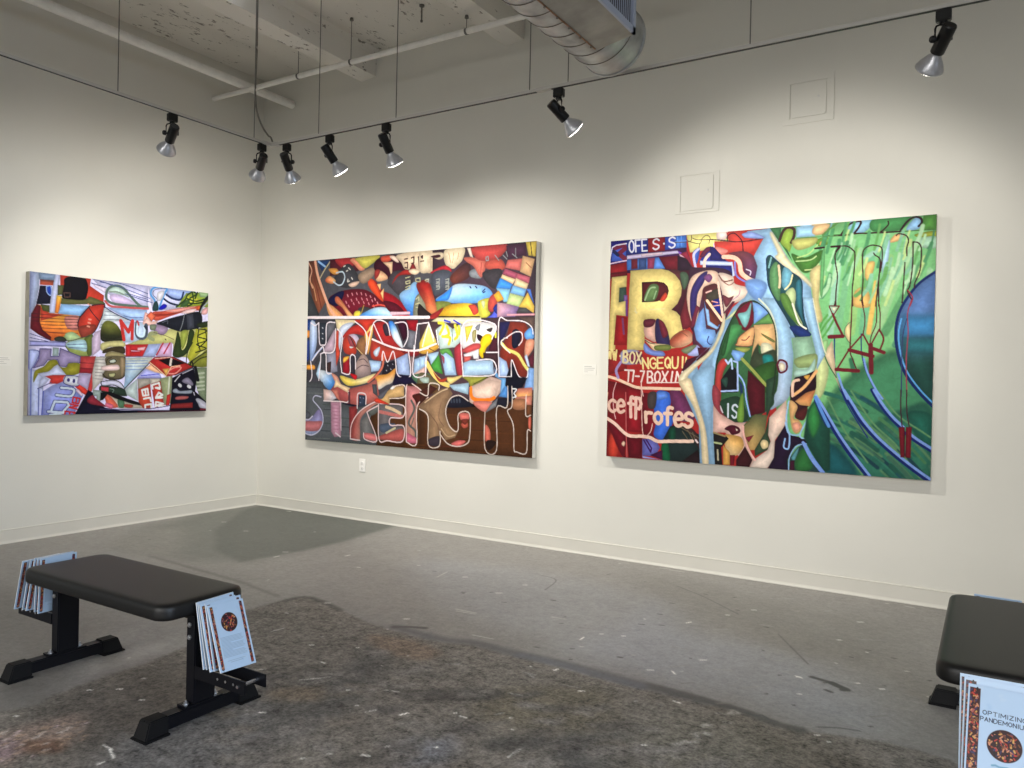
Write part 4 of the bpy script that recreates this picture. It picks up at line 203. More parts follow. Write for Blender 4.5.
(0,(84,50,90),[845,142,942,136,1007,173,1032,239,1022,327,953,283,927,192,878,160],1,0,((120,60,70),[934,144,1002,310])),(1,(240,196,170),[812,164,878,173,915,208,929,273,970,312,1010,334],1,28,0),(1,(120,120,200),[887,202,893,279,922,314,971,340],1,11,0),(1,(220,210,230),[961,255,989,269,986,293],1,7,0),(1,(240,206,190),[716,141,687,177,682,235],1,20,0),(0,(40,24,60),[451,502,572,405,577,632,543,632,523,555],0,0,None),
(0,(70,26,40),[436,238,586,238,572,405,532,556,451,502],0,0,None),(0,(90,44,50),[432,246,525,251,529,403,476,435],1,3,None),(0,(214,170,170),[456,298,491,283,509,335,483,342,528,361,494,436,476,401,457,366],1,0,None),(0,(70,90,70),[516,259,560,253,579,304,545,370],1,3,None),(0,(60,80,70),[64,332,126,326,133,440,66,438],0,0,None),(0,(120,90,150),[108,387,137,388,140,546,110,457],0,0,None),
(0,(238,214,132),[14,257,129,251,128,330,74,334,71,438,130,427,133,537,54,526,51,810,-7,818],0,0,None),(0,(160,30,34),[54,531,136,546,145,739,40,739],0,0,None),(1,(120,60,100),[103,554,115,660],0,15,0),(0,(112,62,132),[123,422,139,423,142,537,126,537],0,0,None),(0,(238,214,132),[156,218,300,215,382,218,436,233,481,262,516,306,532,357,527,408,502,462,462,501,498,517,528,551,549,607,569,666,584,717,571,742,528,757,457,767,446,728,433,664,411,612,372,579,327,564,272,562,272,775,141,779,147,493,149,353],0,0,None),(0,(92,30,36),[245,305,357,306,402,316,428,340,438,371,428,406,400,428,351,439,248,441],0,0,None),
(1,(50,30,30),[245,305,357,306,402,316,428,340,438,371,428,406,400,428,351,439,248,441,245,305],0,5,0),(0,(100,130,80),[259,427,303,325,367,337,342,430],1,3,None),(1,(160,190,140),[268,428,303,351,340,344],1,11,0),(1,(150,180,130),[332,421,349,370],1,9,0),(0,(205,70,50),[378,432,413,382,431,408,405,441],1,0,None),(0,(224,176,160),[268,610,336,572,355,603,357,715,312,706,274,679],1,0,None),
(0,(96,36,50),[267,566,345,564,328,611,268,614],1,0,None),(0,(50,40,80),[350,573,390,573,442,656,454,775,358,723],1,0,None),(0,(110,36,50),[372,573,409,587,442,664,402,689],1,3,None),(0,(236,206,160),[270,697,340,727,453,741,454,775,350,779,313,749],1,0,None),(0,(110,120,60),[349,745,453,741,454,775,359,777],1,2,None),(0,(120,140,210),[271,727,332,775,404,784,423,813,369,818,277,792],1,0,None),
(1,(50,30,50),[275,705,312,727,349,727],1,5,0),(0,(238,190,150),[460,698,525,648,578,641,613,675,606,725,537,758,466,750],1,0,((170,80,60),[509,682,571,750])),(1,(120,80,60),[465,699,526,657,579,683],1,5,0),(1,(226,216,170),[195,477,206,521],1,5,0),(1,(226,216,170),[191,503,215,513],1,5,0),(1,(226,216,170),[307,494,415,493],1,5,0),
(0,(150,36,36),[-8,774,141,774,144,915,-4,952],0,0,None),(0,(176,176,214),[103,783,230,781,251,861,110,871],1,5,None),(0,(120,40,70),[118,801,249,792,242,862,167,862],1,5,None),(1,(236,214,140),[-10,769,3,833,7,784,18,836,21,772],0,12,0),(1,(236,214,140),[32,773,43,842,48,788,57,845,63,776],0,12,0),(1,(236,214,140),[90,815,90,818],0,12,0),
(1,(236,214,140),[114,856,116,780,137,782,145,803,136,821,115,818],0,12,0),(1,(230,210,160),[118,785,115,862,140,864,152,849,142,825,116,824,138,823,149,806,139,786,118,785],0,12,0),(1,(230,210,160),[184,788,169,803,165,826,168,850,182,866,197,852,201,828,198,805,184,788],1,12,0),(1,(230,210,160),[214,790,249,870],0,12,0),(1,(230,210,160),[249,792,213,868],0,12,0),(1,(240,222,150),[266,905,258,831,305,903,299,830],0,12,0),
(1,(240,222,150),[355,843,338,829,318,844,316,866,322,888,343,902,358,890,357,868,341,869],1,12,0),(1,(240,222,150),[408,826,368,828,372,901,411,899],0,12,0),(1,(240,222,150),[370,864,402,863],0,12,0),(1,(240,222,150),[443,825,427,840,424,862,428,884,444,898,459,883,463,861,459,839,443,825],0,12,0),(1,(240,222,150),[448,876,463,897],0,12,0),(1,(240,222,150),[476,824,477,875,485,896,507,896,515,874,516,823],1,12,0),
(1,(240,222,150),[549,822,547,894],0,12,0),(1,(240,222,150),[573,826,570,860],0,9,0),(0,(70,26,44),[574,843,751,772,584,910,532,944],0,0,None),(1,(236,214,206),[130,915,159,916,156,994],0,12,0),(1,(236,214,206),[169,917,198,918,189,995],0,12,0),(1,(236,214,206),[210,957,236,958],0,12,0),
(1,(236,214,206),[247,921,275,922,254,996],0,12,0),(1,(244,220,212),[300,922,300,1001,327,1000,338,984,327,961,300,962,324,960,336,941,324,922,300,922],0,12,0),(1,(244,220,212),[373,922,357,937,353,961,356,984,370,998,386,982,391,960,388,937,373,922],1,12,0),(1,(244,220,212),[407,922,439,995],0,12,0),(1,(244,220,212),[446,922,402,997],0,12,0),(1,(244,220,212),[479,923,470,994],0,12,0),
(1,(244,220,212),[501,992,511,923,538,991,549,923],0,12,0),(0,(182,40,36),[-22,988,264,1035,271,1530,-11,1528],0,0,((120,24,30),[46,1386,173,1511])),(0,(200,62,46),[26,1378,93,1366,87,1516,20,1521],1,11,None),(0,(110,18,32),[-16,1256,141,1363,144,1512,173,1528,116,1514,5,1299],1,7,None),(0,(100,14,28),[150,1371,272,1382,271,1528,173,1528],0,4,None),(0,(150,24,36),[147,1038,251,1061,262,1348,155,1345],0,0,None),
(1,(190,90,90),[139,1073,150,1371,159,1525],0,8,0),(0,(120,20,34),[265,1070,357,1076,392,1049,544,1058,541,1333,355,1386,272,1382],0,0,None),(0,(60,110,220),[366,1067,428,1055,474,1090,467,1192,495,1242,470,1311,418,1391,354,1360,370,1265,350,1179],1,2,None),(0,(96,140,230),[370,1071,429,1061,447,1099,376,1118],1,4,None),(0,(70,60,60),[307,1077,366,1067,359,1171,309,1172],1,3,None),(0,(110,50,90),[464,1056,544,1058,643,1227,548,1257,494,1191],1,3,None),
(0,(30,44,44),[470,1294,540,1282,680,1342,710,1533,422,1532,410,1408],0,0,None),(0,(20,90,56),[410,1434,454,1406,475,1524,422,1528],1,3,None),(0,(20,70,50),[466,1320,505,1301,507,1386,467,1388],1,3,None),(0,(60,40,40),[540,1291,627,1303,680,1375,682,1442,611,1346],1,3,None),(1,(100,90,70),[558,1324,594,1372],1,6,0),(1,(100,90,70),[593,1313,629,1370],1,6,0),
(1,(100,90,70),[628,1328,655,1394],1,6,0),(1,(100,90,70),[549,1299,680,1367],1,6,0),(0,(110,110,190),[271,1391,364,1385,402,1443,367,1506,273,1508],0,0,None),(1,(60,24,90),[282,1399,334,1478,340,1452,302,1398],0,11,0),(0,(150,150,210),[273,1508,422,1528,276,1525],0,0,None),(0,(70,16,60),[330,1500,420,1459,422,1528,349,1507],0,0,None),
(0,(36,20,24),[710,1540,546,1536,665,1443],0,0,None),(1,(244,206,176),[-15,959,65,978,151,1011,227,1036,338,1038,534,1039],1,20,0),(1,(244,206,186),[-11,1255,63,1297,160,1371,263,1374,327,1379,383,1402,472,1396,629,1387],1,23,0),(1,(240,216,216),[651,1377,664,1393],0,12,0),(1,(160,140,190),[96,862,63,916,79,969],1,20,0),(1,(230,180,180),[65,1004,43,1085,51,1200,67,1261],1,6,0),
(1,(236,190,180),[254,1001,260,1157,277,1364,327,1344,343,1283],1,6,0),(1,(236,200,190),[271,948,254,1001,270,1094],1,6,0),(1,(232,190,170),[61,1140,40,1129,16,1146,12,1169,18,1193,43,1211,63,1200],1,22,0),(1,(232,190,170),[79,1170,128,1165,119,1134,99,1128,81,1152,79,1176,89,1207,109,1213,128,1202],1,22,0),(1,(240,196,180),[202,1112,186,1103,178,1130,182,1243],1,23,0),(1,(240,196,180),[163,1148,199,1154],1,23,0),
(1,(240,196,180),[218,1251,216,1107,245,1112,256,1150,244,1184,217,1179],0,23,0),(1,(238,200,176),[290,1206,295,1274],1,24,0),(1,(238,200,176),[291,1225,307,1209,335,1210],1,24,0),(1,(238,200,176),[382,1204,360,1220,356,1241,362,1262,384,1280,405,1264,410,1242,404,1220,382,1204],1,24,0),(1,(238,200,176),[483,1171,461,1167,450,1191,451,1284],1,24,0),(1,(238,200,176),[429,1209,477,1208],1,24,0),
(1,(238,200,176),[501,1244,554,1239,545,1206,523,1201,504,1226,501,1250,512,1282,532,1289,554,1278],1,24,0),(1,(238,200,176),[626,1212,600,1199,579,1212,583,1239,619,1253,618,1281,592,1293,572,1281],1,24,0),(1,(226,176,150),[-15,1068,-1,1077,-8,1184],0,11,0),(0,(240,200,170),[116,1435,131,1415,144,1429,133,1453],1,0,None),(1,(236,214,206),[300,1000,533,995],0,7,0),(0,(66,36,58),[582,246,637,224,856,261,860,449,815,645,699,709,604,641,579,506],1,3,None),
(0,(92,44,66),[617,650,663,609,799,694,752,792,667,801,619,742],1,3,None),(0,(240,200,176),[571,371,604,281,697,248,773,265,783,348,725,345,683,376,660,475,637,592,594,616,570,506],1,0,None),(0,(52,40,100),[597,373,647,283,706,253,682,326,641,408,636,541,611,591,591,490],1,3,None),(0,(120,70,120),[681,293,715,270,740,296,716,328],1,3,None),(0,(112,36,46),[563,405,579,506,612,616,543,640,523,555],0,0,None),(0,(90,40,46),[675,376,716,344,779,352,816,513,822,579,790,636,720,510,685,476],1,0,None),
(0,(66,60,50),[701,410,780,372,786,446,727,453],1,0,None),(1,(226,180,170),[700,394,734,383],1,10,0),(0,(30,36,130),[748,445,794,434,813,554,745,495],0,0,None),(1,(236,160,140),[740,453,778,463],1,7,0),(1,(236,170,150),[745,486,795,480],1,7,0),(0,(130,176,240),[653,533,686,493,706,635,765,644,775,693,734,759,692,759,640,709,621,633],0,0,None),
(0,(96,150,226),[685,443,721,552,798,611,773,644,714,610],0,0,None),(0,(110,50,40),[703,485,797,595,773,648,710,618],0,0,None),(0,(150,190,240),[694,493,720,510,730,585,790,628,777,640,714,610],0,0,None),(1,(244,206,170),[708,448,809,583],0,17,0),(1,(236,190,160),[798,447,817,571],0,11,0),(0,(110,40,60),[603,633,629,608,644,533,660,492,634,474,602,582],0,0,None),
(1,(40,50,110),[724,685,715,718,734,738,754,730,770,685],1,7,0),(0,(170,176,226),[581,801,640,742,675,776,668,809,616,817],1,0,None),(0,(120,130,100),[537,775,615,742,641,750,581,801],1,3,None),(0,(80,24,44),[649,759,734,767,693,809,583,876,659,809],0,0,None),(0,(240,214,196),[777,273,873,295,890,344,971,373,980,413,941,452,869,482,829,546,810,415],1,2,None),(1,(110,70,60),[782,282,816,325,873,319],1,8,0),
(1,(140,100,90),[799,315,849,351,882,336],1,7,0),(0,(110,50,60),[810,415,851,433,884,426,836,497],1,2,None),(1,(180,140,160),[876,450,916,419,924,387],1,7,0),(1,(240,200,180),[779,331,813,546],1,15,0),(0,(92,30,50),[821,530,876,458,893,459,838,553],0,2,None),(0,(152,192,226),[620,977,686,859,758,718,814,612,877,499,941,444,1020,423,1115,474,1165,619,1161,1141,959,1254,811,1187,769,1569,685,1575,670,1276],0,0,None),
(0,(152,192,226),[955,8,1105,1,1153,80,1232,219,1355,359,1372,468,1389,592,1334,746,1181,666,1085,489,997,454,838,579,782,661,734,751,642,834,672,992,695,1258,768,1527,710,1540,692,1325,570,1079,575,910,815,661,926,484,1018,326,1032,239,1007,173,1022,142,1067,61],0,0,None),(0,(140,160,220),[931,22,995,15,1075,62,964,53,936,39],1,0,None),(0,(120,160,220),[1018,318,1097,362,1053,456,988,422,955,339],1,8,None),(0,(206,216,160),[838,571,926,492,997,450,974,486,895,548,838,579],1,2,None),(0,(232,220,180),[1121,30,1169,113,1232,219,1355,351,1363,390,1310,341,1218,274,1140,190,1155,159,1106,44],1,8,None),(0,(236,222,184),[532,944,735,776,798,636,829,530,823,645,752,792,627,909,585,977,640,1110,605,1094,552,1045],1,3,None),
(0,(152,192,226),[603,977,736,842,800,718,831,637,753,834,763,1106,640,1110],1,10,None),(0,(244,222,180),[534,1012,624,1144,679,1309,701,1534,743,1537,721,1307,667,1143,611,977,551,978],1,5,None),(0,(152,192,226),[620,960,766,891,761,1222,769,1387,794,1539,752,1537,722,1323,676,1159],1,7,None),(0,(158,196,226),[1068,441,1177,453,1242,644,1267,808,1263,934,1248,1066,1229,1099,1138,1158,1157,935,1162,777,1117,554],0,0,((170,190,214),[1124,856,1260,793])),(1,(206,212,190),[1045,448,1117,530,1155,642,1169,777,1161,935,1151,1030],1,11,0),(0,(160,198,226),[1309,450,1375,453,1396,584,1440,762,1452,808,1407,901,1397,793,1369,677,1337,568],0,0,None),
(1,(214,210,180),[1375,460,1400,585,1440,754,1459,801],1,7,0),(0,(36,76,80),[1086,194,1109,173,1156,215,1234,282,1303,341,1312,450,1326,575,1354,669,1348,707,1288,715,1225,588,1114,395,1092,282],1,0,None),(1,(30,50,80),[1086,194,1109,173,1156,215,1234,282,1303,341,1312,450,1326,575,1354,669,1348,707,1288,715,1225,588,1114,395,1092,282,1086,194],1,5,0),(0,(90,140,90),[1111,267,1160,227,1177,461,1121,395],1,3,None),(0,(110,170,190),[1195,256,1249,299,1221,399,1186,366],1,3,None),(1,(120,170,170),[1117,188,1103,251],1,11,0),
(1,(226,200,160),[1164,243,1174,334,1171,381],1,14,0),(1,(236,226,170),[1249,307,1236,361,1206,395],1,9,0),(0,(190,206,150),[1207,430,1251,385,1275,433,1269,511,1316,614,1302,637,1240,557],1,2,None),(0,(90,130,60),[1176,429,1222,431,1285,565,1317,637,1256,589,1201,509],1,2,None),(0,(50,110,126),[1273,355,1303,356,1315,565,1354,661,1300,559,1275,464],1,2,None),(0,(30,50,110),[1238,632,1301,629,1369,677,1340,700,1280,683],1,0,None),
(1,(240,236,216),[1253,487,1294,605,1339,645],1,10,0),(0,(150,190,160),[1254,699,1370,692,1397,793,1403,885,1368,940,1264,965,1268,808],0,0,None),(0,(150,170,110),[1276,832,1401,801,1399,885,1352,886,1292,886],1,3,None),(0,(170,206,190),[1285,902,1352,894,1395,831,1382,924,1278,941],1,2,None),(0,(50,90,56),[771,908,801,759,871,580,934,492,1005,459,1069,497,1117,554,1150,642,1161,777,1157,935,1152,1062,1138,1142,959,1246,785,1163],1,0,None),(0,(110,24,44),[895,540,934,476,1001,462,1006,511,1024,576,978,647,937,638,912,581],1,0,None),
(0,(130,190,190),[915,541,967,526,998,470,988,575,961,631,928,581],1,0,None),(0,(130,176,240),[1005,467,1069,489,1113,538,1017,612,1015,535],0,0,None),(0,(100,150,80),[1017,612,1113,542,1146,610,1056,608],0,2,None),(0,(70,140,80),[864,621,929,614,937,647,867,776,827,833,817,743],1,5,None),(0,(40,80,44),[810,776,871,588,835,801],1,4,None),(0,(244,182,122),[911,731,930,687,1017,628,1015,720,996,752,907,748],1,0,None),
(1,(110,60,50),[911,731,930,687,1017,628,1015,720,996,752,907,748,911,731],1,5,0),(1,(110,50,50),[943,711,967,712,990,688],1,7,0),(0,(150,160,80),[904,760,996,764,965,792,924,784],1,0,None),(0,(240,190,130),[1017,616,1142,610,1155,698,1154,793,1123,801,1051,744,1005,825,1026,688],0,0,None),(0,(230,226,190),[1067,737,1121,737,1146,793,1076,809],1,3,None),(0,(110,110,60),[1065,669,1144,713,1144,729,1089,697],1,0,None),
(0,(60,70,50),[1005,825,1047,736,1060,801,1153,777,1156,904,1015,889],1,5,None),(0,(30,130,126),[1076,817,1131,809,1147,864,1102,896],1,6,None),(0,(50,90,40),[1023,897,1163,856,1156,1062,1001,970],1,3,None),(0,(130,176,240),[884,776,932,784,965,797,942,841,910,858,876,801],0,0,None),(0,(182,60,56),[779,908,819,833,857,858,822,940,810,1154,776,1139],1,2,None),(0,(20,20,26),[810,973,878,874,919,906,922,1052,816,1055],0,0,None),
(0,(40,70,60),[814,973,855,956,848,1022],1,2,None),(1,(182,206,244),[840,842,857,866,877,833,885,898],0,12,0),(1,(170,190,240),[893,849,918,857,924,1040,816,1047],0,11,0),(1,(150,160,80),[946,833,1015,905,1100,1000],1,19,0),(0,(80,16,28),[987,905,1096,1008,1100,1175,1006,1203,982,1019],0,0,None),(0,(44,70,52),[1103,968,1172,935,1152,1094,1109,1223],0,2,None),
(1,(150,180,240),[928,939,953,971,970,1019,980,1099,1006,1203],1,10,0),(0,(30,50,90),[929,971,954,1003,960,1100,991,1228,967,1229],0,0,None),(1,(150,190,240),[947,1084,961,1149,987,1228],1,8,0),(1,(30,44,30),[779,908,801,759,871,580,934,492,1005,459,1069,497,1117,554,1150,642,1162,777,1157,935,1144,1062],1,7,0),(0,(200,200,226),[1169,872,1185,840,1224,856,1225,903,1187,919],1,0,None),(1,(90,20,40),[1169,872,1185,840,1224,856,1225,903,1187,919,1169,872],1,12,0),
(0,(236,220,190),[1178,872,1193,856,1216,871,1213,903,1191,907],1,0,None),(0,(40,70,50),[809,1113,923,1077,973,1148,991,1228,911,1248,845,1227,814,1170],1,0,None),(1,(206,214,226),[863,1129,864,1215],0,12,0),(1,(206,214,226),[924,1146,911,1133,895,1142,894,1164,920,1186,919,1209,903,1218,891,1204],1,12,0),(1,(206,190,200),[810,1146,827,1186],0,11,0),(0,(110,150,60),[925,1166,955,1052,967,1229,927,1239],1,2,None),
(0,(150,60,70),[761,1007,808,1055,814,1170,878,1241,846,1276,764,1131],1,2,None),(0,(236,190,176),[764,1139,811,1195,911,1248,983,1245,969,1342,1044,1483,1013,1533,931,1458,880,1347,847,1317,768,1321],0,2,None),(0,(80,20,36),[842,1292,886,1265,936,1279,944,1311,896,1330,871,1307],1,0,None),(0,(236,220,200),[915,1284,932,1296,920,1304],0,0,None),(0,(242,206,150),[847,1333,896,1330,953,1343,970,1399,931,1458,883,1462,849,1407],1,0,((226,170,90),[929,1353,874,1446])),(0,(30,26,26),[768,1321,847,1333,872,1356,824,1416,835,1531,785,1534],0,0,None),
(1,(170,180,130),[778,1386,824,1392],1,12,0),(1,(190,180,150),[800,1434,805,1500],1,11,0),(1,(150,130,90),[772,1321,847,1341],1,12,0),(0,(216,160,80),[836,1399,882,1445,884,1527,839,1530],0,0,None),(0,(110,22,34),[883,1462,915,1459,909,1525,884,1527],0,0,None),(0,(60,20,26),[924,1491,978,1398,1028,1484,1006,1538,925,1536],0,0,None),
(0,(226,180,110),[964,1270,1037,1190,1116,1191,1103,1303,1043,1418,1011,1421,969,1326],0,0,((110,110,70),[1046,1226,1019,1412])),(0,(130,36,50),[977,1342,1033,1323,1002,1373],0,0,None),(0,(80,90,50),[964,1270,1007,1235,983,1245],1,2,None),(0,(56,76,54),[1103,1303,1131,1174,1123,1318,1139,1364,1121,1413,1043,1459,1039,1419,1080,1344],0,0,None),(0,(240,214,160),[1075,1376,1092,1350,1120,1358,1124,1393,1093,1409],1,0,None),(0,(242,206,186),[1128,1206,1229,1091,1240,1233,1166,1347,1161,1474,1116,1538,1010,1537,1044,1475,1121,1413,1139,1356,1123,1318],0,0,((244,222,206),[1089,1399,1200,1171])),
(1,(236,180,170),[964,1270,969,1326,1003,1421,1044,1483],1,12,0),(0,(34,16,44),[1166,1355,1225,1249,1256,1310,1361,1328,1362,1353,1288,1379,1245,1468,1250,1538,1120,1538,1161,1458],0,0,None),(1,(150,190,240),[1228,1233,1241,1288,1253,1310,1251,1389,1232,1398,1220,1383,1227,1336],1,10,0),(1,(150,186,230),[1254,1538,1256,1452,1296,1378,1355,1359],1,7,0),(0,(40,70,70),[1260,1451,1303,1386,1347,1360,1409,1472,1454,1534,1258,1538],0,2,None),(0,(90,150,160),[1267,1451,1311,1385,1290,1465],1,3,None),
(0,(60,20,40),[1260,1475,1286,1465,1288,1535,1258,1538],0,0,None),(0,(46,110,56),[1290,1465,1348,1383,1395,1504,1306,1534],1,6,None),(1,(110,146,220),[1346,1360,1393,1442,1461,1529],1,14,0),(1,(22,40,100),[1334,1364,1386,1458,1446,1534],1,7,0),(0,(50,22,30),[1251,1044,1383,971,1406,1009,1364,1126,1299,1206,1252,1099],0,0,None),(0,(236,180,110),[1282,1098,1348,1041,1402,1024,1372,1126,1312,1120],0,0,((206,130,80),[1326,1057,1312,1128])),
(0,(232,180,120),[1248,1099,1298,1128,1277,1200,1307,1214,1330,1259,1294,1300,1263,1255],1,2,None),(0,(80,30,30),[1298,1160,1357,1134,1337,1213,1284,1199],1,3,None),(0,(244,170,140),[1270,1239,1307,1229,1316,1268,1286,1285],1,2,None),(0,(40,16,30),[1250,1012,1279,949,1338,933,1403,901,1406,1009,1311,1064,1251,1066],0,0,None),(1,(240,180,120),[1274,1059,1339,1003,1404,909],1,18,0),(1,(240,196,170),[1266,1065,1268,981,1301,964],1,17,0),
(0,(216,160,70),[1331,941,1367,932,1353,963],1,0,None),(1,(150,190,226),[1407,1055,1373,1172,1316,1307,1354,1328],1,9,0),(1,(150,190,226),[1244,1099,1232,1217,1256,1302,1316,1307],1,9,0),(0,(26,74,60),[1357,1150,1407,1070,1490,1221,1496,1511,1453,1530,1362,1366,1339,1321],0,6,None),(0,(50,130,66),[1358,1196,1400,1102,1432,1224,1391,1318],1,12,None),(1,(16,32,98),[1403,1071,1460,1176,1535,1302,1614,1419,1707,1532],1,16,0),
(1,(124,156,222),[1408,1063,1471,1168,1545,1294,1625,1407,1720,1531],1,13,0),(1,(110,146,220),[1346,1360,1393,1442,1461,1529],1,14,0),(1,(22,40,100),[1334,1364,1386,1458,1446,1534],1,7,0),(1,(90,140,210),[1403,1071,1446,1169,1483,1244],1,19,0),(1,(20,40,100),[1396,1086,1431,1170,1469,1245],1,7,0),(1,(124,156,222),[1336,1353,1390,1454,1465,1544],1,18,0),
],2038.3,1530.4)
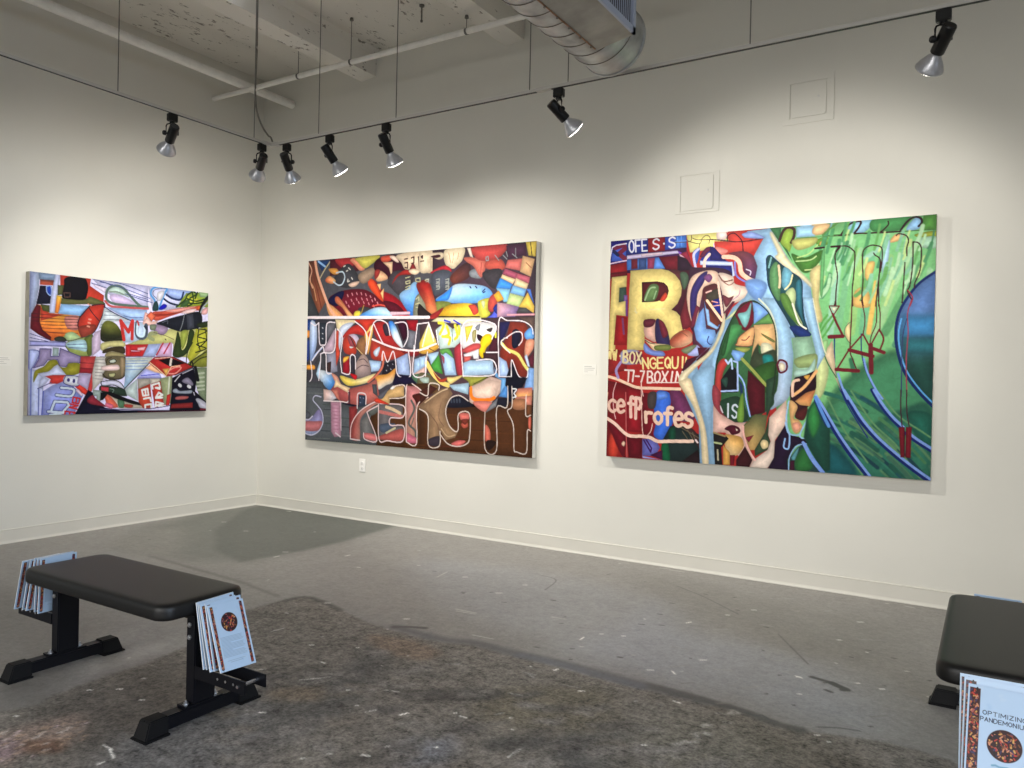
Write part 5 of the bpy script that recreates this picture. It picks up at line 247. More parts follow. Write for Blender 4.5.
FLOOR=[(0,(120,117,113),[-100,-100,12000,-100,12000,10000,-100,10000],0,5,None),(0,(94,95,89),[23,13,633,30,1203,35,1722,-71,1856,713,1831,1589,1469,1789,796,1874,231,1272,-26,561],0,170,None),(0,(76,78,73),[60,-17,592,-7,1169,0,1735,-82,1793,265,1856,713,1845,1158,1778,1628,1345,1497,739,1035,185,321],0,45,None),(0,(112,110,104),[619,1842,342,1345,555,1179,1261,1797],1,120,None),(1,(96,94,89),[1155,1877,2198,1959,2606,2039],0,30,22),(0,(104,101,97),[1212,3152,1432,2742,2590,2969,2938,3043,3044,3486,2873,3817],1,200,None),
(0,(130,127,124),[2516,3022,2283,2373,2655,2336,2954,2956,2978,3291,2949,3436],1,120,None),(0,(131,131,134),[4291,1761,4390,840,4766,1237,5222,1275,5527,1514,5727,1904,5470,2051,5233,2006,4847,1988,4494,1948],1,200,None),(0,(128,127,127),[2704,859,3690,642,4343,875,4291,1761,3405,1557],1,200,None),(0,(114,111,106),[4116,325,5141,420,5675,588,5603,1169,5105,1183],1,150,None),(0,(104,99,93),[2337,4535,2974,3665,2986,3493,2966,3325,2964,3097,2935,2938,2896,2786,2734,2492,2691,2219,2725,1977,2851,1960,3131,2036,3385,2105,3622,2128,3832,2122,4001,2071,4207,2088,4466,2087,4715,2106,4932,2095,5100,2098,5280,2107,5379,2133,5486,2130,5648,2077,5808,2051,5992,2089,6131,2257,5891,2969,4076,4174],1,14,None),(1,(84,83,84),[3512,2074,3807,2087,3977,2036,4180,2044,4437,2034,4687,2045,4896,2058,5091,2069],1,70,35),  # the light bluish patch is daylight sheen put into the floor colour
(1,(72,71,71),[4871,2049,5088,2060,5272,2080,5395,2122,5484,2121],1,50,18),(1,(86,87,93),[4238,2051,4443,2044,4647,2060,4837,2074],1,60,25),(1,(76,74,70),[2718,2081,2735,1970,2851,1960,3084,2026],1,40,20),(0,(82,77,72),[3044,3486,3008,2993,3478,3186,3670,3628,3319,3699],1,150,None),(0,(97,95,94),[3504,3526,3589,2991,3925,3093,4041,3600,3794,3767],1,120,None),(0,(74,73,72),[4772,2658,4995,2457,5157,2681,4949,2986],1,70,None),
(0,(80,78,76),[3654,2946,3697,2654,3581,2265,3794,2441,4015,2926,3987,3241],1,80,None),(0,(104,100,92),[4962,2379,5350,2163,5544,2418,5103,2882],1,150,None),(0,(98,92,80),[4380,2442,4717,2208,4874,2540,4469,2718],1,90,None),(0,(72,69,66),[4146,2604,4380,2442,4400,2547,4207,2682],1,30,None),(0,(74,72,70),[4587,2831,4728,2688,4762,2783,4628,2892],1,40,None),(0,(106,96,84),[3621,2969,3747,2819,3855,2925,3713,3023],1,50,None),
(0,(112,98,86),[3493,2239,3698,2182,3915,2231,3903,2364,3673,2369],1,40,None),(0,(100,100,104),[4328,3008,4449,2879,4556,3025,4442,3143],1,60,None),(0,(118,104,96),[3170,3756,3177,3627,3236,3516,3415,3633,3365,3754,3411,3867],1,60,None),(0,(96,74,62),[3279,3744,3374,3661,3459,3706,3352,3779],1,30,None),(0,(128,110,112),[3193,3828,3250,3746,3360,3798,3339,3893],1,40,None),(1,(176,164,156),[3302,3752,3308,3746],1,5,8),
(1,(176,164,156),[3269,3680,3279,3672],1,5,8),(1,(176,164,156),[3357,3707,3362,3696],1,10,8),(1,(150,128,110),[3409,3603,3412,3592],1,7,8),(1,(150,128,110),[3232,3644,3232,3634],1,10,8),(1,(130,110,96),[3176,3771,3182,3759],1,11,8),(1,(150,128,110),[3287,3553,3287,3548],1,6,8),
(1,(176,164,156),[3285,3692,3283,3685],1,10,8),(1,(176,164,156),[3313,3622,3317,3608],1,4,8),(1,(130,110,96),[3377,3618,3379,3615],1,10,8),(1,(168,150,150),[3195,3718,3192,3702],1,11,8),(1,(176,164,156),[3303,3596,3314,3582],1,11,8),(1,(150,128,110),[3254,3639,3248,3626],1,7,8),
(1,(150,128,110),[3267,3682,3268,3665],1,7,8),(1,(150,128,110),[3247,3740,3250,3735],1,13,8),(1,(168,150,150),[3261,3760,3265,3755],1,10,8),(1,(176,164,156),[3274,3673,3270,3660],1,5,8),(1,(130,110,96),[3372,3591,3368,3583],1,8,8),(1,(168,150,150),[3177,3772,3186,3763],1,6,8),
(1,(176,164,156),[3404,3730,3410,3716],1,10,8),(1,(176,164,156),[3224,3768,3221,3762],1,8,8),(1,(168,150,150),[3314,3549,3319,3535],1,5,8),(1,(168,150,150),[3261,3616,3257,3608],1,14,8),(1,(168,150,150),[3354,3862,3350,3850],1,13,8),(1,(150,128,110),[3285,3735,3285,3721],1,9,8),
(1,(150,128,110),[3260,3594,3258,3586],1,8,8),(1,(150,128,110),[3410,3682,3408,3667],1,9,8),(1,(168,150,150),[3415,3771,3418,3768],1,14,8),(1,(176,164,156),[3290,3702,3289,3690],1,14,8),(1,(150,128,110),[3351,3629,3357,3621],1,13,8),(1,(130,110,96),[3389,3653,3388,3641],1,14,8),
(1,(130,110,96),[3347,3843,3358,3833],1,4,8),(1,(150,128,110),[3393,3643,3384,3634],1,8,8),(1,(150,128,110),[3362,3658,3373,3647],1,5,8),(1,(168,150,150),[3213,3731,3211,3718],1,10,8),(1,(130,110,96),[3350,3851,3351,3837],1,11,8),(1,(150,128,110),[3253,3787,3252,3773],1,13,8),
(1,(176,164,156),[3277,3792,3276,3784],1,5,8),(1,(150,128,110),[3238,3648,3242,3644],1,10,8),(1,(176,164,156),[3159,3753,3157,3742],1,13,8),(1,(130,110,96),[3345,3719,3351,3710],1,9,8),(1,(150,128,110),[3410,3746,3421,3735],1,13,8),(1,(176,164,156),[3170,3751,3171,3745],1,6,8),
(1,(168,150,150),[3366,3841,3358,3833],1,10,8),(1,(130,110,96),[3435,3621,3430,3612],1,8,8),(1,(130,110,96),[3384,3821,3385,3816],1,8,8),(1,(176,164,156),[3316,3636,3317,3626],1,8,8),(1,(150,128,110),[3221,3722,3235,3710],1,13,8),(1,(150,128,110),[3317,3777,3318,3762],1,7,8),
(1,(130,110,96),[3322,3654,3333,3644],1,9,8),(1,(176,164,156),[3252,3807,3251,3794],1,5,8),(1,(130,110,96),[3185,3769,3172,3760],1,13,8),(1,(150,128,110),[3339,3742,3340,3725],1,4,8),(1,(150,128,110),[3354,3796,3353,3788],1,10,8),(1,(176,164,156),[3159,3729,3154,3723],1,7,8),
(1,(130,110,96),[3300,3541,3304,3528],1,8,8),(1,(150,128,110),[3326,3586,3320,3573],1,6,8),(1,(176,164,156),[3312,3638,3325,3628],1,7,8),(1,(130,110,96),[3320,3668,3324,3653],1,5,8),(1,(150,128,110),[3226,3728,3232,3724],1,9,8),(1,(150,146,140),[5232,2097,5248,2106],1,26,10),
(1,(150,146,140),[5226,2122,5232,2108],1,8,10),(1,(134,130,124),[5234,2128,5241,2106],1,22,10),(1,(150,146,140),[5216,2146,5231,2119],1,8,10),(1,(120,114,106),[5246,2196,5268,2184],1,11,10),(1,(150,146,140),[5233,2215,5254,2206],1,17,10),(1,(120,114,106),[5204,2260,5220,2257],1,24,10),
(1,(120,114,106),[5218,2272,5242,2267],1,22,10),(1,(120,114,106),[5221,2268,5246,2257],1,24,10),(1,(134,130,124),[5181,2281,5194,2270],1,19,10),(1,(134,130,124),[5176,2300,5186,2273],1,18,10),(1,(120,114,106),[5211,2336,5219,2333],1,17,10),(1,(150,146,140),[5201,2345,5214,2346],1,23,10),
(1,(150,146,140),[5181,2385,5193,2392],1,16,10),(1,(134,130,124),[5170,2375,5174,2359],1,19,10),(1,(120,114,106),[5176,2427,5184,2421],1,13,10),(1,(134,130,124),[5184,2450,5200,2432],1,10,10),(1,(134,130,124),[5174,2445,5198,2430],1,16,10),(1,(150,146,140),[5158,2452,5175,2452],1,17,10),
(1,(134,130,124),[5183,2470,5209,2468],1,13,10),(1,(150,146,140),[5142,2494,5161,2468],1,21,10),(1,(120,114,106),[5171,2512,5183,2504],1,24,10),(1,(150,146,140),[5168,2524,5185,2509],1,11,10),(1,(134,130,124),[5160,2546,5175,2518],1,15,10),(1,(134,130,124),[5164,2580,5185,2579],1,10,10),
(1,(120,114,106),[5138,2589,5149,2596],1,15,10),(1,(104,100,95),[5082,2809,5113,2783,5144,2752],1,34,34),(1,(80,76,72),[4109,3032,4142,3007,4152,3023],1,29,34),(1,(108,104,100),[4570,3181,4592,3153,4625,3141],1,48,34),(1,(104,100,95),[4991,2615,5029,2591,5026,2585],1,34,34),(1,(112,108,104),[3897,2758,3920,2749,3949,2727],1,57,34),
(1,(108,104,100),[4017,2501,4055,2491,4080,2451],1,28,34),(1,(84,80,78),[4400,3162,4407,3145,4428,3117],1,41,34),(1,(104,100,95),[3821,2815,3855,2786,3876,2778],1,48,34),(1,(80,76,72),[4150,2729,4177,2704,4219,2685],1,23,34),(1,(108,104,100),[5132,2769,5153,2760,5174,2730],1,25,34),(1,(99,93,86),[5208,2847,5239,2838,5254,2821],1,26,34),
(1,(84,80,78),[3546,3236,3597,3220,3565,3189],1,66,34),(1,(112,108,104),[3937,3167,3976,3153,3988,3099],1,54,34),(1,(112,108,104),[3933,3237,3942,3216,3979,3215],1,22,34),(1,(99,93,86),[3802,3263,3826,3257,3833,3245],1,49,34),(1,(84,80,78),[4427,3237,4437,3223,4499,3200],1,32,34),(1,(112,108,104),[3672,2423,3695,2379,3718,2381],1,45,34),
(1,(112,108,104),[4268,2896,4295,2885,4320,2884],1,55,34),(1,(108,104,100),[4901,2479,4925,2475,4936,2433],1,30,34),(1,(112,108,104),[3685,2843,3700,2838,3740,2758],1,41,34),(1,(112,108,104),[3795,3367,3803,3358,3883,3335],1,41,34),(1,(80,76,72),[5102,2949,5116,2944,5148,2917],1,67,34),(1,(80,76,72),[4346,3158,4360,3135,4361,3120],1,62,34),
(1,(108,104,100),[4605,3168,4627,3160,4652,3153],1,48,34),(1,(84,80,78),[3990,3376,4020,3346,4050,3361],1,30,34),(1,(99,93,86),[3618,3217,3616,3199,3676,3213],1,61,34),(1,(80,76,72),[4278,3231,4293,3215,4329,3166],1,65,34),(1,(80,76,72),[5001,2667,5013,2668,5074,2626],1,66,34),(1,(99,93,86),[4026,3037,4070,3022,4077,2971],1,68,34),
(1,(84,80,78),[4324,3331,4329,3319,4373,3283],1,43,34),(1,(80,76,72),[3193,2789,3207,2775,3200,2731],1,48,34),(1,(108,104,100),[4660,3238,4673,3227,4715,3211],1,69,34),(1,(104,100,95),[5068,2811,5097,2785,5102,2774],1,53,34),(1,(108,104,100),[3851,2798,3860,2775,3934,2748],1,42,34),(1,(84,80,78),[4112,2852,4143,2837,4147,2825],1,70,34),
(1,(108,104,100),[3090,2793,3152,2774,3110,2751],1,64,34),(1,(84,80,78),[3516,2895,3519,2870,3557,2833],1,69,34),(1,(104,100,95),[4818,2897,4831,2891,4865,2847],1,53,34),(1,(80,76,72),[3939,2502,3958,2501,4043,2463],1,30,34),(1,(104,100,95),[4367,3010,4401,2988,4383,2970],1,24,34),(1,(104,100,95),[4354,2921,4381,2898,4414,2916],1,52,34),
(1,(112,108,104),[4728,2463,4755,2438,4792,2450],1,23,34),(1,(104,100,95),[4174,3279,4188,3258,4189,3241],1,30,34),(1,(108,104,100),[4532,2510,4543,2505,4612,2492],1,59,34),(1,(84,80,78),[3922,3316,3932,3304,3941,3279],1,39,34),(1,(108,104,100),[3652,3150,3681,3145,3708,3147],1,58,34),(1,(104,100,95),[4265,3061,4305,3038,4318,3000],1,52,34),
(1,(108,104,100),[4560,3155,4577,3129,4615,3097],1,61,34),(1,(108,104,100),[3930,2525,3944,2519,3980,2437],1,69,34),(1,(80,76,72),[4691,2690,4718,2663,4729,2655],1,51,34),(1,(104,100,95),[4272,2909,4301,2889,4324,2894],1,29,34),(1,(108,104,100),[3933,3097,3950,3080,4001,3050],1,25,34),(1,(112,108,104),[4215,3471,4228,3449,4255,3436],1,36,34),
(1,(104,100,95),[5278,2829,5294,2831,5330,2819],1,57,34),(1,(80,76,72),[5158,2842,5181,2819,5200,2820],1,23,34),(1,(84,80,78),[4414,3379,4429,3370,4437,3338],1,44,34),(1,(112,108,104),[3601,2780,3619,2760,3663,2710],1,67,34),(1,(84,80,78),[5270,2803,5298,2796,5308,2805],1,43,34),(1,(80,76,72),[4646,2481,4666,2461,4679,2443],1,60,34),
(1,(104,100,95),[3497,2987,3518,2973,3576,2978],1,51,34),(1,(112,108,104),[5277,2759,5281,2743,5311,2743],1,65,34),(1,(108,104,100),[4388,2844,4415,2830,4402,2798],1,65,34),(1,(84,80,78),[4468,2449,4487,2439,4520,2384],1,46,34),(1,(108,104,100),[4687,2581,4719,2557,4709,2537],1,27,34),(1,(84,80,78),[5204,2850,5237,2829,5255,2821],1,23,34),
(1,(104,100,95),[4517,2725,4528,2719,4557,2676],1,28,34),(1,(84,80,78),[4006,3453,4026,3430,4051,3425],1,21,34),(1,(84,80,78),[4815,2739,4827,2724,4846,2686],1,41,34),(1,(104,100,95),[5260,2606,5279,2591,5321,2538],1,56,34),(1,(80,76,72),[5306,2736,5333,2711,5355,2699],1,67,34),(1,(112,108,104),[4995,2443,5040,2427,5029,2419],1,33,34),
(1,(108,104,100),[4258,3423,4297,3404,4310,3409],1,62,34),(1,(112,108,104),[3966,2678,4023,2662,4047,2626],1,65,34),(1,(104,100,95),[4467,2816,4494,2806,4517,2767],1,20,34),(1,(108,104,100),[4115,3184,4118,3166,4166,3180],1,24,34),(1,(104,100,95),[3893,2535,3913,2529,3905,2478],1,21,34),(1,(108,104,100),[4049,3512,4086,3497,4094,3456],1,58,34),
(1,(104,100,95),[5269,2750,5282,2733,5304,2752],1,67,34),(1,(112,108,104),[5285,2554,5312,2535,5323,2547],1,24,34),(1,(80,76,72),[4003,2693,4022,2693,4098,2653],1,38,34),(1,(112,108,104),[4650,2608,4659,2599,4711,2589],1,34,34),(1,(108,104,100),[4385,3106,4421,3092,4431,3061],1,47,34),(1,(104,100,95),[4402,2850,4410,2843,4466,2829],1,34,34),
(1,(84,80,78),[3961,3110,3989,3108,3990,3067],1,37,34),(1,(112,108,104),[4830,2518,4865,2494,4911,2467],1,25,34),(1,(99,93,86),[3654,3053,3702,3031,3715,3024],1,25,34),(1,(84,80,78),[4109,2696,4134,2673,4174,2625],1,41,34),(1,(84,80,78),[4448,2829,4476,2805,4481,2780],1,58,34),(1,(108,104,100),[5144,2533,5170,2523,5180,2490],1,57,34),
(1,(84,80,78),[4322,3069,4333,3055,4395,3044],1,55,34),(1,(80,76,72),[3541,2810,3569,2783,3618,2805],1,32,34),(1,(108,104,100),[4415,3369,4443,3340,4470,3358],1,70,34),(1,(108,104,100),[5096,2658,5111,2660,5144,2650],1,42,34),(1,(104,100,95),[4381,3419,4393,3413,4429,3400],1,35,34),(1,(108,104,100),[4761,2905,4791,2889,4830,2867],1,41,34),
(1,(80,76,72),[3552,2736,3573,2699,3630,2714],1,42,34),(1,(99,93,86),[4920,2643,4938,2614,4990,2597],1,33,34),(1,(80,76,72),[4950,2920,4979,2897,5007,2909],1,65,34),(1,(108,104,100),[3768,3313,3783,3288,3825,3277],1,28,34),(1,(80,76,72),[4868,2513,4893,2492,4937,2442],1,52,34),(1,(104,100,95),[4742,2412,4779,2391,4799,2350],1,58,34),
(1,(112,108,104),[4133,3519,4146,3504,4175,3503],1,51,34),(1,(108,104,100),[4259,3308,4279,3307,4299,3299],1,40,34),(1,(108,104,100),[4101,3219,4123,3209,4179,3189],1,56,34),(1,(108,104,100),[4277,2564,4314,2536,4340,2494],1,47,34),(1,(112,108,104),[4933,2710,4941,2688,4989,2658],1,69,34),(1,(99,93,86),[3878,2854,3898,2820,3937,2780],1,44,34),
(1,(84,80,78),[4062,2869,4109,2849,4116,2860],1,24,34),(1,(80,76,72),[4070,3599,4096,3584,4117,3551],1,53,34),(1,(99,93,86),[4595,3060,4621,3032,4663,3021],1,30,34),(1,(112,108,104),[5048,2608,5079,2576,5109,2568],1,65,34),(1,(99,93,86),[3841,2755,3871,2734,3934,2711],1,27,34),(1,(112,108,104),[3728,2697,3750,2701,3793,2659],1,50,34),
(1,(99,93,86),[4942,2889,4982,2868,4974,2860],1,39,34),(1,(104,100,95),[3953,3439,3976,3423,3998,3379],1,70,34),(1,(134,132,130),[5216,1440,5265,1420],1,3,6),(1,(112,109,106),[4971,1945,5010,1911],1,3,6),(1,(112,109,106),[3589,1576,3657,1550],1,3,6),(1,(134,132,130),[4318,1760,4368,1701],1,5,6),
(1,(134,132,130),[4388,2228,4431,2252],1,2,6),(1,(134,132,130),[4597,1695,4616,1678],1,3,6),(1,(134,132,130),[3298,1386,3377,1284],1,5,6),(1,(130,128,126),[4773,1542,4854,1521],1,3,6),(1,(134,132,130),[5036,1702,5108,1676],1,3,6),(1,(112,109,106),[4310,2170,4407,2153],1,5,6),
(1,(112,109,106),[4934,890,5006,830],1,4,6),(1,(112,109,106),[4280,1535,4360,1507],1,3,6),(1,(130,128,126),[5523,879,5613,826],1,4,6),(1,(134,132,130),[5043,933,5104,921],1,2,6),(1,(112,109,106),[5690,1845,5741,1794],1,3,6),(1,(112,109,106),[4960,2198,4981,2208],1,4,6),
(1,(130,128,126),[4492,2646,4505,2617],1,2,6),(1,(130,128,126),[4970,388,5091,305],1,4,6),(1,(130,128,126),[5300,1549,5342,1538],1,2,6),(1,(130,128,126),[4861,1797,4927,1723],1,5,6),(1,(130,128,126),[4031,2335,4076,2302],1,4,6),(1,(134,132,130),[5182,2155,5200,2145],1,5,6),
(1,(130,128,126),[4828,1196,4930,1098],1,4,6),(1,(112,109,106),[5471,-328,5545,-301],1,4,6),(1,(112,109,106),[5661,1493,5699,1490],1,4,6),(1,(134,132,130),[5189,1858,5254,1788],1,4,6),(1,(130,128,126),[4428,2447,4480,2437],1,4,6),(1,(112,109,106),[5157,2063,5220,2018],1,4,6),
(1,(130,128,126),[3826,852,3865,789],1,5,6),(1,(134,132,130),[5623,1913,5688,1903],1,2,6),(1,(112,109,106),[3884,452,3957,479],1,4,6),(1,(134,132,130),[5452,0,5522,9],1,4,6),(1,(112,109,106),[5575,1088,5629,1025],1,2,6),(1,(134,132,130),[5429,1628,5484,1585],1,3,6),
(1,(130,128,126),[5277,474,5313,427],1,4,6),(1,(134,132,130),[4358,2223,4415,2219],1,3,6),(1,(112,109,106),[5286,173,5342,96],1,5,6),(1,(134,132,130),[5154,1853,5169,1839],1,2,6),(1,(134,132,130),[4547,9,4638,-13],1,3,6),(1,(112,109,106),[4556,2252,4642,2230],1,3,6),
(1,(62,61,60),[5418,1548,5461,1559,5503,1570],1,26,8),(1,(56,55,54),[5503,1570,5522,1584,5561,1608],1,36,6),(1,(60,59,58),[5555,1625,5570,1615],1,30,5),(1,(66,66,66),[5496,1666,5517,1677],1,18,5),(1,(66,63,62),[3508,2077,3573,2030,3645,1999],1,30,10),(1,(84,82,80),[4412,445,4613,574,4820,748,4893,810],1,5,2),
(1,(88,86,84),[5158,1034,5264,1211,5372,1392],1,5,2),(1,(70,70,72),[5272,2080,5314,2095,5334,2070,5371,2098,5400,2098],0,8,3),(1,(70,70,72),[5535,2057,5605,2019,5671,2003],1,8,3),(1,(90,88,86),[3585,720,3730,769,3788,1016],1,5,2),(1,(214,211,205),[3755,3132,3770,3121],0,11,4),(1,(168,165,160),[3066,2488,3074,2406],0,8,4),
(1,(214,211,205),[4294,3162,4320,3153],0,9,4),(1,(214,211,205),[3563,2633,3586,2632],0,5,4),(1,(214,211,205),[3585,1246,3614,1225],0,9,4),(1,(214,211,205),[3464,1946,3486,1931],0,6,4),(1,(214,211,205),[4456,2123,4464,2103],0,7,4),(1,(214,211,205),[4650,2266,4667,2255],0,8,4),
(1,(168,165,160),[4705,2899,4709,2828],0,7,4),(1,(168,165,160),[3581,1644,3711,1640],0,6,4),(1,(168,165,160),[4081,1461,4155,1451],0,7,4),(1,(168,165,160),[3903,1946,4016,1938],0,4,4),(1,(214,211,205),[5046,2563,5057,2555],0,7,4),(1,(214,211,205),[5008,2138,5034,2143],0,12,4),
(1,(214,211,205),[5358,1577,5384,1586],0,8,4),(1,(214,211,205),[4793,1887,4815,1872],0,6,4),(1,(214,211,205),[5364,1586,5375,1579],0,4,4),(1,(214,211,205),[4888,1834,4911,1861],0,6,4),(1,(214,211,205),[3054,3652,3062,3646],0,6,4),(1,(214,211,205),[3038,3374,3051,3366],0,8,4),
(1,(214,211,205),[3121,3305,3137,3294],0,6,4),(1,(214,211,205),[3530,3598,3585,3604],0,5,4),(1,(214,211,205),[3580,3607,3642,3631],0,4,4),(1,(214,211,205),[3638,3682,3641,3664],0,7,4),(1,(214,211,205),[3622,997,3642,982],0,6,4),(1,(214,211,205),[4937,687,4956,673],0,6,4),
(1,(214,211,205),[4843,868,4857,859],0,5,4),(1,(214,211,205),[5470,570,5493,554],0,5,4),(1,(214,211,205),[5430,952,5443,943],0,5,4),(1,(214,211,205),[5407,1778,5417,1771],0,6,4),(1,(214,211,205),[5684,1522,5699,1512],0,6,4),(1,(214,211,205),[4413,1565,4425,1556],0,5,4),
(1,(214,211,205),[4516,1528,4529,1520],0,4,4),(1,(214,211,205),[4710,1136,4726,1104],0,5,4),(1,(214,211,205),[4371,1704,4367,1653],0,4,4),(1,(214,211,205),[500,67,549,63],0,9,4),(1,(214,211,205),[1774,1252,1802,1231],0,5,4),(1,(214,211,205),[1844,1395,1848,1354],0,8,4),
(1,(214,211,205),[2210,1080,2216,1036],0,6,4),(1,(168,165,160),[3080,1157,3054,1017],0,5,4),(1,(214,211,205),[3212,1059,3233,1044],0,7,4),(1,(214,211,205),[3469,1943,3486,1931],0,6,4),(1,(168,165,160),[3607,1671,3717,1658],0,4,4),(1,(214,211,205),[951,922,976,903],0,5,4),
(1,(214,211,205),[495,780,521,759],0,5,4),(1,(214,211,205),[2925,1979,2947,1963],0,4,4),(1,(214,211,205),[3362,2507,3377,2496],0,4,4),(1,(168,165,160),[3403,2860,3428,2829],0,4,4),(1,(214,211,205),[3291,3316,3303,3307],0,4,4),(1,(168,165,160),[4076,2905,4095,2871],0,5,4),
(1,(168,165,160),[3641,2829,3719,2735],0,4,4),(1,(168,165,160),[3998,2707,4057,2691],0,6,4),(1,(214,211,205),[4198,2853,4211,2822],0,5,4),(1,(214,211,205),[4388,2733,4416,2734],0,5,4),(1,(214,211,205),[5538,2133,5551,2125],0,4,4),(1,(214,211,205),[4947,1630,4970,1614],0,5,4),
(1,(214,211,205),[4792,-176,4808,-188],0,4,4),(1,(214,211,205),[5244,-545,5261,-558],0,4,4),(1,(214,211,205),[5779,7,5808,-14],0,4,4),(1,(168,165,160),[4153,62,4220,47],0,6,4),(1,(168,165,160),[4229,74,4326,70],0,5,4),(1,(168,165,160),[5451,17,5559,16],0,4,4),
(1,(168,165,160),[5654,72,5707,83],0,4,4),(1,(52,50,49),[3921,1182,3945,1177],0,12,5),(1,(52,50,49),[4512,1299,4536,1291],0,10,5),(1,(52,50,49),[3714,1382,3737,1377],0,8,5),(1,(52,50,49),[4621,1812,4639,1808],0,12,5),(1,(52,50,49),[5074,957,5089,956],0,10,5),
(1,(52,50,49),[3422,1365,3438,1366],0,5,5),(1,(52,50,49),[4241,1918,4260,1913],0,8,5),(1,(52,50,49),[4529,1072,4551,1068],0,6,5),(1,(52,50,49),[4609,1250,4629,1245],0,6,5),(1,(52,50,49),[4508,830,4531,826],0,4,5),(1,(52,50,49),[5518,1180,5531,1179],0,6,5),
(1,(52,50,49),[5568,1030,5585,1026],0,4,5),(1,(52,50,49),[5686,1078,5702,1075],0,5,5),(1,(52,50,49),[3971,2420,3988,2415],0,6,5),(1,(52,50,49),[2965,1050,2989,1049],0,6,5),(1,(52,50,49),[3410,1347,3431,1346],0,6,5),(1,(52,50,49),[4609,524,4628,524],0,5,5),
(1,(52,50,49),[4862,741,4879,740],0,5,5),(1,(52,50,49),[3999,2414,4013,2411],0,5,5),(1,(180,176,170),[4195,3219,4203,3213],0,2,4),(1,(52,50,49),[657,1563,677,1562],0,3,4),(1,(214,211,205),[5587,2166,5593,2158],0,5,4),(1,(70,68,66),[3181,2326,3187,2322],0,2,4),
(1,(170,168,165),[4147,3292,4154,3285],0,2,4),(1,(170,168,165),[3104,3184,3114,3179],0,6,4),(1,(180,176,170),[5861,1499,5865,1491],0,2,4),(1,(52,50,49),[4778,494,4788,478],0,4,4),(1,(52,50,49),[3273,2284,3279,2279],0,2,4),(1,(52,50,49),[5696,1942,5703,1935],0,6,4),
(1,(180,176,170),[5554,78,5567,78],0,5,4),(1,(214,211,205),[4464,2981,4468,2977],0,2,4),(1,(180,176,170),[4606,2718,4611,2717],0,5,4),(1,(52,50,49),[3548,1254,3559,1241],0,6,4),(1,(170,168,165),[3171,2708,3172,2702],0,3,4),(1,(214,211,205),[3808,2518,3811,2516],0,6,4),
(1,(70,68,66),[5296,1854,5301,1847],0,6,4),(1,(170,168,165),[2888,2231,2906,2227],0,3,4),(1,(214,211,205),[2500,1266,2519,1262],0,6,4),(1,(70,68,66),[4208,473,4213,461],0,4,4),(1,(52,50,49),[3491,2843,3495,2841],0,4,4),(1,(180,176,170),[2289,1833,2288,1825],0,5,4),
(1,(170,168,165),[3873,114,3875,101],0,4,4),(1,(170,168,165),[4881,2230,4883,2225],0,3,4),(1,(214,211,205),[4356,2723,4361,2718],0,5,4),(1,(214,211,205),[4500,1200,4505,1203],0,6,4),(1,(180,176,170),[5473,1305,5481,1305],0,3,4),(1,(52,50,49),[5473,1590,5483,1579],0,3,4),
(1,(170,168,165),[3316,2394,3328,2390],0,5,4),(1,(214,211,205),[5591,1511,5602,1504],0,3,4),(1,(214,211,205),[4462,2126,4464,2120],0,4,4),(1,(70,68,66),[3594,3007,3599,2999],0,3,4),(1,(70,68,66),[1976,2508,1980,2501],0,4,4),(1,(180,176,170),[3826,2357,3826,2352],0,2,4),
(1,(214,211,205),[4350,2145,4355,2146],0,3,4),(1,(70,68,66),[3632,2785,3638,2780],0,3,4),(1,(52,50,49),[3655,3566,3661,3562],0,5,4),(1,(170,168,165),[2502,629,2521,627],0,4,4),(1,(52,50,49),[5850,1299,5859,1288],0,3,4),(1,(180,176,170),[5755,1232,5765,1226],0,6,4),
(1,(170,168,165),[725,1077,735,1070],0,3,4),(1,(52,50,49),[1052,1096,1070,1091],0,6,4),(1,(70,68,66),[5638,2114,5642,2113],0,2,4),(1,(70,68,66),[4135,1418,4136,1411],0,6,4),(1,(214,211,205),[1415,607,1425,604],0,2,4),(1,(70,68,66),[3935,443,3947,425],0,6,4),
(1,(70,68,66),[5695,1475,5698,1471],0,4,4),(1,(214,211,205),[3564,2410,3571,2402],0,3,4),(1,(52,50,49),[4900,1633,4905,1633],0,3,4),(1,(52,50,49),[4452,1970,4459,1960],0,4,4),(1,(70,68,66),[3076,2467,3086,2466],0,4,4),(1,(180,176,170),[3499,2122,3506,2121],0,3,4),
(1,(52,50,49),[1964,2247,1974,2240],0,5,4),(1,(70,68,66),[4316,2936,4321,2937],0,5,4),(1,(170,168,165),[3726,3169,3727,3166],0,3,4),(1,(214,211,205),[3872,2794,3881,2790],0,5,4),(1,(180,176,170),[4551,2641,4554,2636],0,5,4),(1,(52,50,49),[4392,1840,4403,1832],0,2,4),
(1,(70,68,66),[5154,1328,5158,1330],0,5,4),(1,(170,168,165),[4006,2884,4011,2880],0,3,4),(1,(52,50,49),[3624,2286,3628,2280],0,5,4),(1,(52,50,49),[5291,1613,5298,1604],0,4,4),(1,(180,176,170),[4318,3072,4325,3065],0,5,4),(1,(214,211,205),[5575,1062,5580,1063],0,2,4),
(1,(70,68,66),[4167,1531,4180,1522],0,3,4),(1,(170,168,165),[4926,1813,4928,1812],0,4,4),(1,(180,176,170),[2839,3081,2841,3078],0,2,4),(1,(180,176,170),[4415,1788,4426,1780],0,4,4),(1,(170,168,165),[4665,1751,4675,1748],0,6,4),(1,(214,211,205),[2786,989,2800,979],0,3,4),
(1,(52,50,49),[5414,1905,5420,1901],0,6,4),(1,(52,50,49),[3947,3159,3950,3157],0,6,4),
]
